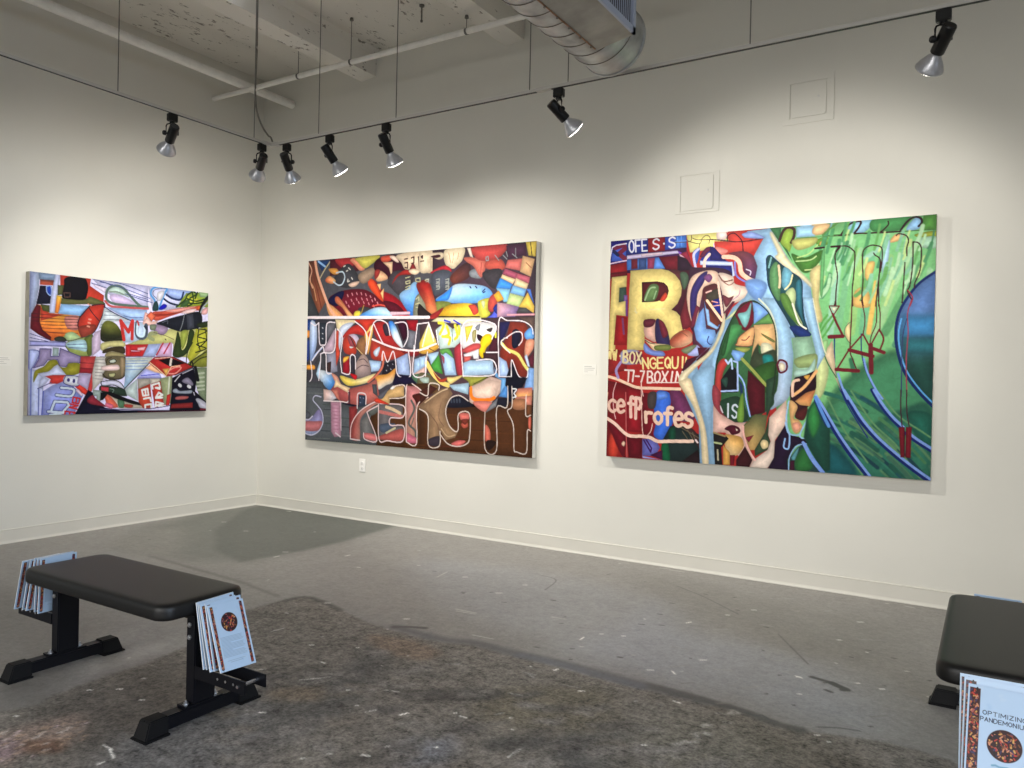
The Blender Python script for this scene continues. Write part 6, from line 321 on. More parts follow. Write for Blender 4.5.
FLOORW=[(0,(40,40,40),[-100,-100,12000,-100,12000,10000,-100,10000],0,5,None),(0,(255,255,255),[2337,4535,2974,3665,2986,3493,2966,3325,2964,3097,2935,2938,2896,2786,2734,2492,2691,2219,2725,1977,2851,1960,3131,2036,3385,2105,3622,2128,3832,2122,4001,2071,4207,2088,4466,2087,4715,2106,4932,2095,5100,2098,5280,2107,5379,2133,5486,2130,5648,2077,5808,2051,5992,2089,6131,2257,5891,2969,4076,4174],1,30,None),
]
TITLE=[(1,(40,44,66),[38.0,58.0,34.8,59.9,34.0,62.8,34.8,65.6,38.0,67.5,41.2,65.6,42.0,62.8,41.2,59.9,38.0,58.0],1,1.7,0),(1,(40,44,66),[45.1,67.5,45.1,58.0,50.7,58.0,53.1,60.4,50.7,62.8,45.1,62.8],0,1.7,0),(1,(40,44,66),[56.2,58.0,64.3,58.0],0,1.7,0),(1,(40,44,66),[60.3,58.0,60.3,67.5],0,1.7,0),(1,(40,44,66),[68.4,58.0,68.4,67.5],0,1.7,0),(1,(40,44,66),[72.4,67.5,72.4,58.0,77.5,64.7,82.6,58.0,82.6,67.5],0,1.7,0),
(1,(40,44,66),[86.7,58.0,86.7,67.5],0,1.7,0),(1,(40,44,66),[90.7,58.0,98.7,58.0,90.7,67.5,98.7,67.5],0,1.7,0),(1,(40,44,66),[102.9,58.0,102.9,67.5],0,1.7,0),(1,(40,44,66),[106.9,67.5,106.9,58.0,114.9,67.5,114.9,58.0],0,1.7,0),(1,(40,44,66),[126.0,59.9,122.8,58.0,118.8,59.9,118.0,62.8,118.8,65.6,122.8,67.5,126.0,66.1,126.0,63.2,122.8,63.2],1,1.7,0),(1,(40,44,66),[29.0,83.5,29.0,74.0,33.9,74.0,35.9,76.4,33.9,78.8,29.0,78.8],0,1.7,0),
(1,(40,44,66),[38.6,83.5,42.1,74.0,45.6,83.5],0,1.7,0),(1,(40,44,66),[40.0,80.2,44.2,80.2],0,1.7,0),(1,(40,44,66),[48.3,83.5,48.3,74.0,55.2,83.5,55.2,74.0],0,1.7,0),(1,(40,44,66),[57.9,74.0,57.9,83.5,62.1,83.5,64.9,80.7,64.9,76.8,62.1,74.0,57.9,74.0],1,1.7,0),(1,(40,44,66),[74.5,74.0,67.6,74.0,67.6,83.5,74.5,83.5],0,1.7,0),(1,(40,44,66),[67.6,78.8,73.2,78.8],0,1.7,0),
(1,(40,44,66),[77.2,83.5,77.2,74.0,81.7,80.7,86.1,74.0,86.1,83.5],0,1.7,0),(1,(40,44,66),[92.3,74.0,89.5,75.9,88.8,78.8,89.5,81.6,92.3,83.5,95.1,81.6,95.8,78.8,95.1,75.9,92.3,74.0],1,1.7,0),(1,(40,44,66),[98.5,83.5,98.5,74.0,105.4,83.5,105.4,74.0],0,1.7,0),(1,(40,44,66),[109.0,74.0,109.0,83.5],0,1.7,0),(1,(40,44,66),[112.5,74.0,112.5,80.7,113.9,83.5,118.0,83.5,119.4,80.7,119.4,74.0],1,1.7,0),(1,(40,44,66),[122.1,83.5,122.1,74.0,126.6,80.7,131.0,74.0,131.0,83.5],0,1.7,0),
]
# ---------------------------------------------------------------- painting helpers (flat artwork drawn in mm on its own surface)
def cr(P,closed):
    P=np.asarray(P,float);n=len(P)
    if n<3: return P
    out=[]
    for i in range(n if closed else n-1):
        if closed: a,b,c,d=P[i-1],P[i],P[(i+1)%n],P[(i+2)%n]
        else: a,b,c,d=P[max(i-1,0)],P[i],P[i+1],P[min(i+2,n-1)]
        for t in (0,.2,.4,.6,.8):
            out.append(.5*(2*b+(c-a)*t+(2*a-5*b+4*c-d)*t*t+(3*b-a-3*c+d)*t**3))
    if not closed: out.append(P[-1])
    return np.array(out)
def srgb(c):
    c=np.asarray(c,float)/255
    return np.where(c<=.04045,c/12.92,((c+.055)/1.055)**2.4)
def paint(ops,Wd,Hd,step,shade=0):
    nx=int(round(Wd/step))+1;ny=int(round(Hd/step))+1
    gx=np.linspace(0,Wd,nx);gy=np.linspace(0,Hd,ny)
    img=np.zeros((ny,nx,3))
    for op in ops:
        kind,col,fl,sm,w,ex=op
        P=np.array(fl,float).reshape(-1,2)
        if sm: P=cr(P,kind==0)
        soft=max((w if kind==0 else ex) , step*.6)
        pad=soft+(0 if kind==0 else w/2)+step
        i0,i1=np.searchsorted(gx,[P[:,0].min()-pad,P[:,0].max()+pad]);j0,j1=np.searchsorted(gy,[P[:,1].min()-pad,P[:,1].max()+pad])
        if i1<=i0 or j1<=j0: continue
        X,Y=np.meshgrid(gx[i0:i1],gy[j0:j1])
        d=np.full(X.shape,1e9);ins=np.zeros(X.shape,bool)
        n=len(P)
        for k in range(n if kind==0 else n-1):
            a=P[k];b=P[(k+1)%n];e=b-a;l2=e@e
            if l2<1e-9:
                continue
            t=np.clip(((X-a[0])*e[0]+(Y-a[1])*e[1])/l2,0,1)
            d=np.minimum(d,(X-a[0]-t*e[0])**2+(Y-a[1]-t*e[1])**2)
            if kind==0 and a[1]!=b[1]:
                c=((a[1]>Y)!=(b[1]>Y))&(X<a[0]+(Y-a[1])*e[0]/e[1])
                ins^=c
        d=np.sqrt(d)
        if kind==0: al=np.clip(.5+np.where(ins,d,-d)/(2*soft),0,1)
        else: al=np.clip(.5+(max(w,step*1.2)/2-d)/(2*soft if ex else soft*1.4),0,1)
        al=al*al*(3-2*al)
        C=np.array(col,float)
        if kind==0 and ex:
            c2,g=ex;a=np.array(g[:2],float);e=np.array(g[2:],float)-a
            t=np.clip(((X-a[0])*e[0]+(Y-a[1])*e[1])/(e@e),0,1)[...,None]
            C=np.array(c2,float)*(1-t)+C*t
        if shade and kind==0:   # airbrushed modelling: each shape a little darker towards its rim
            dm=min(float((d*ins).max()),90.)+1e-6; C=C*(1-shade+1.4*shade*np.clip(d/dm,0,1)**.8)[...,None]
        img[j0:j1,i0:i1]=img[j0:j1,i0:i1]*(1-al[...,None])+C*al[...,None]
    return img
# ---------------------------------------------------------------- materials
def mat(name,col,rough=.5,metal=0,spec=.5,noise=0,nscale=20,bump=0,bscale=200,emit=None,estr=0,coat=0):
    m=bpy.data.materials.new(name); m.use_nodes=True; nt=m.node_tree; b=nt.nodes['Principled BSDF']
    c=tuple(srgb(col)) if max(col)>1 else tuple(col)
    b.inputs['Base Color'].default_value=(*c,1); b.inputs['Roughness'].default_value=rough; b.inputs['Metallic'].default_value=metal
    b.inputs['Specular IOR Level'].default_value=spec; b.inputs['Coat Weight'].default_value=coat
    tc=nt.nodes.new('ShaderNodeTexCoord')
    if noise:
        n=nt.nodes.new('ShaderNodeTexNoise'); n.inputs['Scale'].default_value=nscale; n.inputs['Detail'].default_value=5
        nt.links.new(tc.outputs['Object'],n.inputs['Vector'])
        r=nt.nodes.new('ShaderNodeMapRange'); r.inputs['From Min'].default_value=.3; r.inputs['From Max'].default_value=.7
        r.inputs['To Min'].default_value=1-noise; r.inputs['To Max'].default_value=1+noise*.5
        nt.links.new(n.outputs['Fac'],r.inputs['Value'])
        x=nt.nodes.new('ShaderNodeVectorMath'); x.operation='SCALE'; x.inputs[0].default_value=c
        nt.links.new(r.outputs[0],x.inputs['Scale']); nt.links.new(x.outputs[0],b.inputs['Base Color'])
    if bump:
        n=nt.nodes.new('ShaderNodeTexNoise'); n.inputs['Scale'].default_value=bscale; n.inputs['Detail'].default_value=3
        nt.links.new(tc.outputs['Object'],n.inputs['Vector'])
        bp=nt.nodes.new('ShaderNodeBump'); bp.inputs['Strength'].default_value=bump; bp.inputs['Distance'].default_value=.002
        nt.links.new(n.outputs['Fac'],bp.inputs['Height']); nt.links.new(bp.outputs[0],b.inputs['Normal'])
    if emit: b.inputs['Emission Color'].default_value=(*emit,1); b.inputs['Emission Strength'].default_value=estr
    return m
def paint_mat(name,rough=.45,spec=.3,gain=1.,bump=.15,bscale=500,brush=.0):
    m=mat(name,(128,128,128),rough,0,spec,bump=bump,bscale=bscale); nt=m.node_tree; b=nt.nodes['Principled BSDF']
    a=nt.nodes.new('ShaderNodeAttribute'); a.attribute_name='paint'
    x=nt.nodes.new('ShaderNodeVectorMath'); x.operation='SCALE'; x.inputs['Scale'].default_value=gain
    n=nt.nodes.new('ShaderNodeTexNoise'); n.inputs['Scale'].default_value=26; n.inputs['Detail'].default_value=6; n.inputs['Distortion'].default_value=1.2
    t=nt.nodes.new('ShaderNodeTexCoord'); nt.links.new(t.outputs['Object'],n.inputs['Vector'])
    r=nt.nodes.new('ShaderNodeMapRange'); r.inputs['From Min'].default_value=.25; r.inputs['From Max'].default_value=.75; r.inputs['To Min'].default_value=gain*(1-brush); r.inputs['To Max'].default_value=gain*(1+brush)
    nt.links.new(n.outputs['Fac'],r.inputs['Value']); nt.links.new(r.outputs[0],x.inputs['Scale'])
    nt.links.new(a.outputs['Color'],x.inputs[0]); nt.links.new(x.outputs[0],b.inputs['Base Color'])
    return m
M={}
M['wall']=mat('wall_paint',WALL_C,.6,spec=.25,noise=.035,nscale=1.3,bump=.12,bscale=60)
M['base']=mat('baseboard_vinyl',(208,204,193),.5,spec=.35,noise=.03,nscale=4)
M['baseL']=M['base']
M['black']=mat('black_powder_coat',(6,7,14),.45,spec=.25)
M['rubber']=mat('black_rubber',(13,13,15),.6,spec=.2,bump=.2,bscale=300)
M['vinyl']=mat('black_upholstery_vinyl',(13,12,12),.45,spec=.4,noise=.1,nscale=12,bump=.25,bscale=420)
M['zinc']=mat('zinc_bolt',(190,190,192),.3,.9)
M['steelrod']=mat('chrome_rod',(200,200,205),.25,.95)
M['track']=mat('track_white',(196,192,184),.5,spec=.3)
M['slot']=mat('track_slot_black',(18,17,17),.6)
M['lampblack']=mat('lamp_black',(10,10,11),.4,spec=.4)
M['reflector']=mat('lamp_reflector',(196,196,200),.3,.55,noise=.12,nscale=40)
M['lens']=mat('lamp_lens',(240,240,240),.3,emit=(1.,.95,.87),estr=LENS_E)
M['cable']=mat('grey_cable',(104,99,91),.6)
M['rod']=mat('grey_rod',(104,101,96),.5,.2)
M['pipe']=mat('painted_pipe',(234,231,224),.5,spec=.3,noise=.08,nscale=15)
M['canvas_edge']=mat('bare_canvas',(176,170,156),.8,noise=.15,nscale=18)
M['white_edge']=mat('white_primed_canvas',(222,218,210),.7,noise=.06,nscale=18)
M['plate']=mat('white_plastic',(236,233,226),.35)
M['hole']=mat('socket_dark',(40,38,36),.6)
M['card']=mat('white_card',(216,213,204),.6)
M['ink']=mat('grey_ink',(168,165,158),.7)
M['paper']=mat('white_paper',(224,228,234),.6)
M['print']=paint_mat('printed_cover',.35,.4,.92,bump=0)
M['galv']=mat('galvanized_sheet',(170,171,170),.42,.5,noise=.4,nscale=9,bump=.3,bscale=30)
M['galvdull']=mat('dull_galvanized_sheet',(166,163,155),.55,.25,noise=.3,nscale=7,bump=.2,bscale=14)
M['seam']=mat('duct_seam',(120,112,102),.5,.5)
M['rust']=mat('rust_streak',(150,112,86),.7,.2,noise=.4,nscale=30)
M['register']=mat('register_white_metal',(176,184,204),.4,spec=.4)
M['void']=mat('duct_inside_dark',(24,24,34),.8)
M['conc']=None
M['housing']=mat('fixture_white_metal',(220,220,218),.4)
M['tube']=mat('fluorescent_tube',(240,240,240),.4,emit=(.93,.97,1.),estr=TUBE_E)
M['frame']=mat('window_frame_dark',(60,60,62),.5,.3)
M['far']=mat('far_wall_paint',(205,203,198),.7,noise=.05,nscale=1)
# ---------------------------------------------------------------- mesh helpers
def new_obj(name,bm,m,parent=None,smooth=False,ang=.6):
    me=bpy.data.meshes.new(name); bmesh.ops.recalc_face_normals(bm,faces=bm.faces[:]); bm.to_mesh(me); bm.free()
    if smooth:
        for p in me.polygons: p.use_smooth=True
        me.set_sharp_from_angle(angle=ang)
    for x in (m if isinstance(m,(list,tuple)) else [m]): me.materials.append(x)
    o=bpy.data.objects.new(name,me); COL.objects.link(o)
    if parent: o.parent=parent
    return o
def thing(name,label,cat,loc=(0,0,0),rz=0,group=None):
    o=bpy.data.objects.new(name,None); COL.objects.link(o); o.empty_display_size=.1
    o.location=loc; o.rotation_euler=(0,0,rz); o['label']=label; o['category']=cat
    if group: o['group']=group
    return o
def tag(o,label,cat,group=None):
    o['label']=label; o['category']=cat
    if group: o['group']=group
    return o
def struct(o): o['kind']='structure'; return o
def add(bm,verts,faces,mi=0):
    vs=[bm.verts.new(v) for v in verts]
    for f in faces:
        try:
            g=bm.faces.new([vs[i] for i in f]); g.material_index=mi
        except ValueError: pass
    return vs
def box(bm,x0,x1,y0,y1,z0,z1,bev=0,mat4=None,mi=0):
    t=bmesh.new()
    add(t,[(x0,y0,z0),(x1,y0,z0),(x1,y1,z0),(x0,y1,z0),(x0,y0,z1),(x1,y0,z1),(x1,y1,z1),(x0,y1,z1)],[(0,3,2,1),(4,5,6,7),(0,1,5,4),(1,2,6,5),(2,3,7,6),(3,0,4,7)],mi)
    if bev: bmesh.ops.bevel(t,geom=t.edges[:],offset=bev,segments=2,affect='EDGES')
    if mat4 is not None: bmesh.ops.transform(t,matrix=mat4,verts=t.verts)
    merge(bm,t); return bm
def merge(bm,t):
    me=bpy.data.meshes.new('tmp'); t.to_mesh(me); t.free(); bm.from_mesh(me); bpy.data.meshes.remove(me)
def lathe(bm,prof,n=24,mat4=None,cap=True,mi=0):
    t=bmesh.new(); rings=[]
    for r,z in prof: rings.append([t.verts.new((r*math.cos(2*PI*k/n),r*math.sin(2*PI*k/n),z)) for k in range(n)])
    for a,b in zip(rings,rings[1:]):
        for k in range(n): f=t.faces.new((a[k],a[(k+1)%n],b[(k+1)%n],b[k])); f.material_index=mi
    if cap:
        for r in (rings[0],rings[-1]): f=t.faces.new(r); f.material_index=mi
    if mat4 is not None: bmesh.ops.transform(t,matrix=mat4,verts=t.verts)
    merge(bm,t)
def along(p,d):
    z=Vector(d).normalized(); return Matrix.Translation(Vector(p))@z.to_track_quat('Z','Y').to_matrix().to_4x4()
def tube(bm,p0,p1,r,n=12,mi=0):
    v=Vector(p1)-Vector(p0); lathe(bm,[(r,0),(r,v.length)],n,along(p0,v),mi=mi)
def path(bm,pts,r,n=8):
    pts=[Vector(p) for p in pts]; rings=[]
    for i,p in enumerate(pts):
        d=(pts[min(i+1,len(pts)-1)]-pts[max(i-1,0)]).normalized(); q=d.to_track_quat('Z','Y')
        rings.append([bm.verts.new(p+q@Vector((r*math.cos(2*PI*k/n),r*math.sin(2*PI*k/n),0))) for k in range(n)])
    for a,b in zip(rings,rings[1:]):
        for k in range(n): bm.faces.new((a[k],a[(k+1)%n],b[(k+1)%n],b[k]))
    bm.faces.new(rings[0]); bm.faces.new(rings[-1])
def grid_paint(name,img,to3d,m,parent,extra=None):
    """a flat surface carrying its drawn colours point by point; to3d(u,v) with u,v in 0..1 (v down)"""
    ny,nx=img.shape[:2]; u,v=np.meshgrid(np.linspace(0,1,nx),np.linspace(0,1,ny))
    co=np.stack(to3d(u.ravel(),v.ravel()),1)
    idx=np.arange(nx*ny).reshape(ny,nx); q=np.stack([idx[:-1,:-1],idx[1:,:-1],idx[1:,1:],idx[:-1,1:]],-1).reshape(-1,4)
    me=bpy.data.meshes.new(name); me.vertices.add(nx*ny); me.vertices.foreach_set('co',co.astype(np.float32).ravel())
    me.loops.add(q.size); me.loops.foreach_set('vertex_index',q.astype(np.int32).ravel())
    me.polygons.add(len(q)); me.polygons.foreach_set('loop_start',np.arange(0,q.size,4,dtype=np.int32))
    me.update(calc_edges=True); me.validate()
    a=me.attributes.new('paint','FLOAT_COLOR','POINT')
    c=np.ones((nx*ny,4),np.float32); c[:,:3]=srgb(np.clip(img,0,255)).reshape(-1,3); a.data.foreach_set('color',c.ravel())
    if extra is not None:
        w=me.attributes.new('wear','FLOAT','POINT'); w.data.foreach_set('value',(extra[...,0].astype(np.float32)/255).ravel())
    me.materials.append(m); o=bpy.data.objects.new(name,me); COL.objects.link(o)
    if parent: o.parent=parent
    return o
# ---------------------------------------------------------------- room shell
RX,RY,RZ=11.,-9.,4.11
def slab(name,x0,x1,y0,y1,z0,z1,m):
    bm=bmesh.new(); box(bm,x0,x1,y0,y1,z0,z1); return struct(new_obj(name,bm,m))
slab('wall_left',-.15,0,RY,.15,0,RZ,M['wall'])
slab('wall_back',0,RX+.15,0,.15,0,RZ,M['wall'])
def wall_open(name,horizontal,at,a0,a1,wins,m):
    """a wall with window openings: wins = (from, to, sill, head) along the wall"""
    bm=bmesh.new(); xs=sorted({a0,a1,*[w[0] for w in wins],*[w[1] for w in wins]})
    for p,q in zip(xs,xs[1:]):
        w=[w for w in wins if w[0]<=p and q<=w[1]]
        for z0,z1 in ([(0,w[0][2]),(w[0][3],RZ)] if w else [(0,RZ)]):
            if horizontal: box(bm,p,q,at-.15,at,z0,z1)
            else: box(bm,at,at+.15,p,q,z0,z1)
    struct(new_obj(name,bm,m))
FW=[(1.2,3.6,.8,3.3),(4.2,6.6,.8,3.3),(7.2,9.6,.8,3.3)]
RW=[(-8.2,-6.2,.8,3.3),(-5.6,-3.6,.8,3.3)]
wall_open('wall_front',True,RY,-.15,RX+.15,FW,M['far']); wall_open('wall_right',False,RX,RY,0,RW,M['far'])
def window(n,horizontal,at,a0,a1,z0,z1):
    bm=bmesh.new(); t=.06
    for s in [(a0,a1,z0,z0+t),(a0,a1,z1-t,z1),(a0,a0+t,z0,z1),(a1-t,a1,z0,z1),((a0+a1)/2-t/2,(a0+a1)/2+t/2,z0,z1),(a0,a1,(z0+z1)/2-.02,(z0+z1)/2+.02)]:
        if horizontal: box(bm,s[0],s[1],at-.1,at-.04,s[2],s[3],.004)
        else: box(bm,at+.04,at+.1,s[0],s[1],s[2],s[3],.004)
    struct(new_obj('window_%d'%n,bm,M['frame']))
    L=bpy.data.lights.new('daylight','AREA'); L.shape='RECTANGLE'; L.size=a1-a0; L.size_y=z1-z0; L.color=DAY_C; L.energy=DAY_E
    L.spread=math.radians(DAY_SPREAD); o=bpy.data.objects.new('daylight',L); COL.objects.link(o)
    if horizontal: o.location=((a0+a1)/2,at-.25,(z0+z1)/2); o.rotation_euler=(PI/2-math.radians(DAY_TILT),0,0)
    else: o.location=(at+.25,(a0+a1)/2,(z0+z1)/2); o.rotation_euler=(PI/2-math.radians(DAY_TILT),0,PI/2)
    if horizontal: L.energy*=FRONT_K; L.color=FRONT_C
for i,w in enumerate(FW): window(i+1,True,RY,*w)
for i,w in enumerate(RW): window(i+4,False,RX,*w)
# floor : worn concrete and a painted patch of daylight sheen, drawn at about one centimetre, finished by procedural grain
fm=mat('worn_concrete',(120,117,113),.5,0,.35); nt=fm.node_tree; B=nt.nodes['Principled BSDF']
def N(t,**k):
    n=nt.nodes.new(t)
    for a,v in k.items(): n.inputs[a.replace('_',' ')].default_value=v
    return n
at=N('ShaderNodeAttribute'); at.attribute_name='paint'; aw=N('ShaderNodeAttribute'); aw.attribute_name='wear'
tc=nt.nodes.new('ShaderNodeTexCoord'); val=None
for sc,am,det in ((2.2,.22,4),(8,.7,8),(30,1.15,7),(85,1.0,4)):
    n=N('ShaderNodeTexNoise',Scale=sc,Detail=det,Roughness=.65); nt.links.new(tc.outputs['Object'],n.inputs['Vector'])
    s=nt.nodes.new('ShaderNodeMath'); s.operation='SUBTRACT'; nt.links.new(n.outputs['Fac'],s.inputs[0]); s.inputs[1].default_value=.5
    p=nt.nodes.new('ShaderNodeMath'); p.operation='MULTIPLY'; nt.links.new(s.outputs[0],p.inputs[0]); p.inputs[1].default_value=am*2
    if val is None: val=p
    else:
        a_=nt.nodes.new('ShaderNodeMath'); a_.operation='ADD'; nt.links.new(val.outputs[0],a_.inputs[0]); nt.links.new(p.outputs[0],a_.inputs[1]); val=a_
for sc,lo,hi,am in ((7.,.56,.7,.34),(19.,.57,.68,.3),(5.,.45,.32,-.22)):
    n=N('ShaderNodeTexNoise',Scale=sc,Detail=9.,Roughness=.75,Distortion=.6); nt.links.new(tc.outputs['Object'],n.inputs['Vector'])
    r_=nt.nodes.new('ShaderNodeMapRange'); r_.interpolation_type='SMOOTHSTEP'; nt.links.new(n.outputs['Fac'],r_.inputs['Value'])
    r_.inputs['From Min'].default_value=lo; r_.inputs['From Max'].default_value=hi; r_.inputs['To Max'].default_value=am
    a_=nt.nodes.new('ShaderNodeMath'); a_.operation='ADD'; nt.links.new(val.outputs[0],a_.inputs[0]); nt.links.new(r_.outputs[0],a_.inputs[1]); val=a_
w2=nt.nodes.new('ShaderNodeMapRange'); nt.links.new(aw.outputs['Fac'],w2.inputs['Value']); w2.inputs['To Min'].default_value=.17; w2.inputs['To Max'].default_value=1.25
mu=nt.nodes.new('ShaderNodeMath'); mu.operation='MULTIPLY'; nt.links.new(val.outputs[0],mu.inputs[0]); nt.links.new(w2.outputs[0],mu.inputs[1])
pl=nt.nodes.new('ShaderNodeMath'); pl.operation='ADD'; pl.inputs[1].default_value=1; nt.links.new(mu.outputs[0],pl.inputs[0])
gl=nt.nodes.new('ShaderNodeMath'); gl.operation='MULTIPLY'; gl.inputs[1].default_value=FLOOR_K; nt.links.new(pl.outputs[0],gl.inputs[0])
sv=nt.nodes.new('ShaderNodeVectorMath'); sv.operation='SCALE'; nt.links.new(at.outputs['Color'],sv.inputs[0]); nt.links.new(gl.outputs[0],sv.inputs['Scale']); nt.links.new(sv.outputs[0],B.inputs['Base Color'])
rr=nt.nodes.new('ShaderNodeMapRange'); nt.links.new(aw.outputs['Fac'],rr.inputs['Value']); rr.inputs['To Min'].default_value=.42; rr.inputs['To Max'].default_value=.6; nt.links.new(rr.outputs[0],B.inputs['Roughness'])
bp=N('ShaderNodeBump',Strength=.2,Distance=.004); nt.links.new(pl.outputs[0],bp.inputs['Height']); nt.links.new(bp.outputs[0],B.inputs['Normal'])
FX,FY=7400,4700
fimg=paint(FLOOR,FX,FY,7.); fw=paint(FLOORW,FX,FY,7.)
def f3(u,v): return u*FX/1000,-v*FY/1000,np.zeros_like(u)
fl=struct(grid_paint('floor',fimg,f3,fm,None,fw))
bm=bmesh.new(); bm.from_mesh(fl.data)      # the rest of the floor, out of the picture, in the same surface
lay=bm.verts.layers.float_color['paint']; c0=(*srgb((104,101,97)),1)
for x0,x1,y0,y1 in [(FX/1000,RX,RY,0),(0,FX/1000,RY,-FY/1000)]:
    for v in add(bm,[(x0,y0,0),(x1,y0,0),(x1,y1,0),(x0,y1,0)],[(0,1,2,3)]): v[lay]=c0
bm.to_mesh(fl.data); bm.free()
# baseboards with a rounded top lip and a flared toe
def baseboard(name,a0,a1,axis,m):
    prof=[(0,0),(.015,0),(.015,.004),(.0105,.011),(.008,.02),(.008,.095),(.0095,.097),(.0095,.1005),(.007,.1025),(0,.1025)]
    bm=bmesh.new(); n=len(prof)
    f=(lambda a,d,z:(d,a,z)) if axis=='y' else (lambda a,d,z:(a,-d,z))
    A=[bm.verts.new(f(a0,*p)) for p in prof]; Bv=[bm.verts.new(f(a1,*p)) for p in prof]
    for k in range(n): bm.faces.new((A[k],A[(k+1)%n],Bv[(k+1)%n],Bv[k]))
    bm.faces.new(A); bm.faces.new(Bv); struct(new_obj(name,bm,m))
baseboard('baseboard_left',RY,0,'y',M['base']); baseboard('baseboard_back',.0,RX,'x',M['base'])
# ceiling with joists, flaking white paint on concrete
cm=mat('flaking_ceiling_paint',CEIL_C,.7,spec=.2,bump=.25,bscale=35); nt=cm.node_tree; B=nt.nodes['Principled BSDF']
tc=nt.nodes.new('ShaderNodeTexCoord'); mp=nt.nodes.new('ShaderNodeMapping'); mp.inputs['Scale'].default_value=(1,.45,1); nt.links.new(tc.outputs['Object'],mp.inputs['Vector'])
n1=N('ShaderNodeTexNoise',Scale=24.,Detail=6.,Roughness=.7); n2=N('ShaderNodeTexNoise',Scale=1.6,Detail=3.)
nt.links.new(mp.outputs[0],n1.inputs['Vector']); nt.links.new(tc.outputs['Object'],n2.inputs['Vector'])
mm=nt.nodes.new('ShaderNodeMath'); mm.operation='MULTIPLY_ADD'; mm.inputs[1].default_value=.42; nt.links.new(n2.outputs['Fac'],mm.inputs[0]); nt.links.new(n1.outputs['Fac'],mm.inputs[2])
rp=nt.nodes.new('ShaderNodeValToRGB'); rp.color_ramp.elements[0].position=.5; rp.color_ramp.elements[1].position=.84
rp.color_ramp.elements[0].color=(*srgb(CEIL_C),1); rp.color_ramp.elements[1].color=(*srgb(CEIL_C),1)
e=rp.color_ramp.elements.new(.875); e.color=(*srgb((140,134,126)),1)
nt.links.new(mm.outputs[0],rp.inputs[0]); nt.links.new(rp.outputs[0],B.inputs['Base Color'])
M['conc']=cm
slab('ceiling',-.15,RX+.15,RY-.15,.15,RZ,RZ+.15,cm)
for k,x in enumerate((1.262,2.768,4.27,5.77,7.27,8.77,10.2)):
    bm=bmesh.new(); prof=[(x,3.872),(x+.168,3.888),(x+.172,4.06),(x+.205,RZ),(x-.03,RZ),(x,4.06)]
    A=[bm.verts.new((p[0],RY,p[1])) for p in prof]; Bv=[bm.verts.new((p[0],0,p[1])) for p in prof]
    for q in range(6): bm.faces.new((A[q],A[(q+1)%6],Bv[(q+1)%6],Bv[q]))
    bm.faces.new(A); bm.faces.new(Bv); struct(new_obj('trim_%d'%(k+1),bm,cm))
# ---------------------------------------------------------------- paintings
M['art']=paint_mat('oil_paint',.55,.12,ART_K,bump=.12,bscale=90,brush=.16)
def painting(data,label,wall,a0,z1,step,edge):
    ops,Wd,Hd=data; w,h=Wd/1000,Hd/1000; T=.055
    img=paint(ops,Wd,Hd,step,.25)
    if wall=='back':
        r=thing('painting',label,'painting',(a0+w/2,0,z1-h)); f=lambda u,v:(u*w-w/2,np.full_like(u,-T),h-v*h); e=(-w/2,w/2,-T+.0006,-.0008)
    else:
        r=thing('painting',label,'painting',(0,a0+w/2,z1-h)); f=lambda u,v:(np.full_like(u,T),u*w-w/2,h-v*h); e=None
    grid_paint('painted_canvas',img,f,M['art'],r)
    bm=bmesh.new()
    if e: box(bm,e[0],e[1],e[2],e[3],0,h,.001)
    else: box(bm,.0008,T-.0006,-w/2,w/2,0,h,.001)
    new_obj('canvas_edge',bm,edge,r)
    return r
painting(P1DATA,'multicolour painting of a football, helmets and MU lettering, alone on the left wall','left',P1Y0,P1Z1,4.,M['canvas_edge'])
painting(P2DATA,'large painting lettered HAMMER STRENGTH in outlined capitals over a colourful collage','back',P2X0,P2Z1,4.5,M['white_edge'])
painting(P3DATA,'large painting with red lettered left third and green swirling right half with hanging red shapes','back',P3X0,P3Z1,3.2,M['white_edge'])
# wall labels
def wall_label(label,wall,a,z,w,h,lines):
    bm=bmesh.new(); bi=bmesh.new()
    f=(lambda b,a0,a1,d0,d1,z0,z1,v=0: box(b,a0,a1,-d1,-d0,z0,z1,v)) if wall=='back' else (lambda b,a0,a1,d0,d1,z0,z1,v=0: box(b,d0,d1,a0,a1,z0,z1,v))
    r=thing('wall_label',label,'label',(a,0,z) if wall=='back' else (0,a,z),0)
    f(bm,-w/2,w/2,.0004,.003,-h/2,h/2,.0004); new_obj('card',bm,M['card'],r)
    for k,(l,t) in enumerate(lines):
        y=h/2-.012-k*.0135; f(bi,-w/2+.008,-w/2+.008+l,.003,.0033,y-t,y)
    new_obj('printed_lines',bi,M['ink'],r)
wall_label('small white text card on the left wall beside the football painting','left',-2.30,1.325,.12,.07,[(.09,.004),(.1,.003),(.06,.003),(.08,.003)])
wall_label('small white text card left of the HAMMER STRENGTH painting','back',.632,1.335,.10,.07,[(.07,.004),(.08,.003),(.05,.003),(.06,.003)])
wall_label('small white text card between the two large paintings on the long wall','back',3.560,1.352,.105,.075,[(.06,.005),(.085,.004),(.075,.004),(.03,.003)])
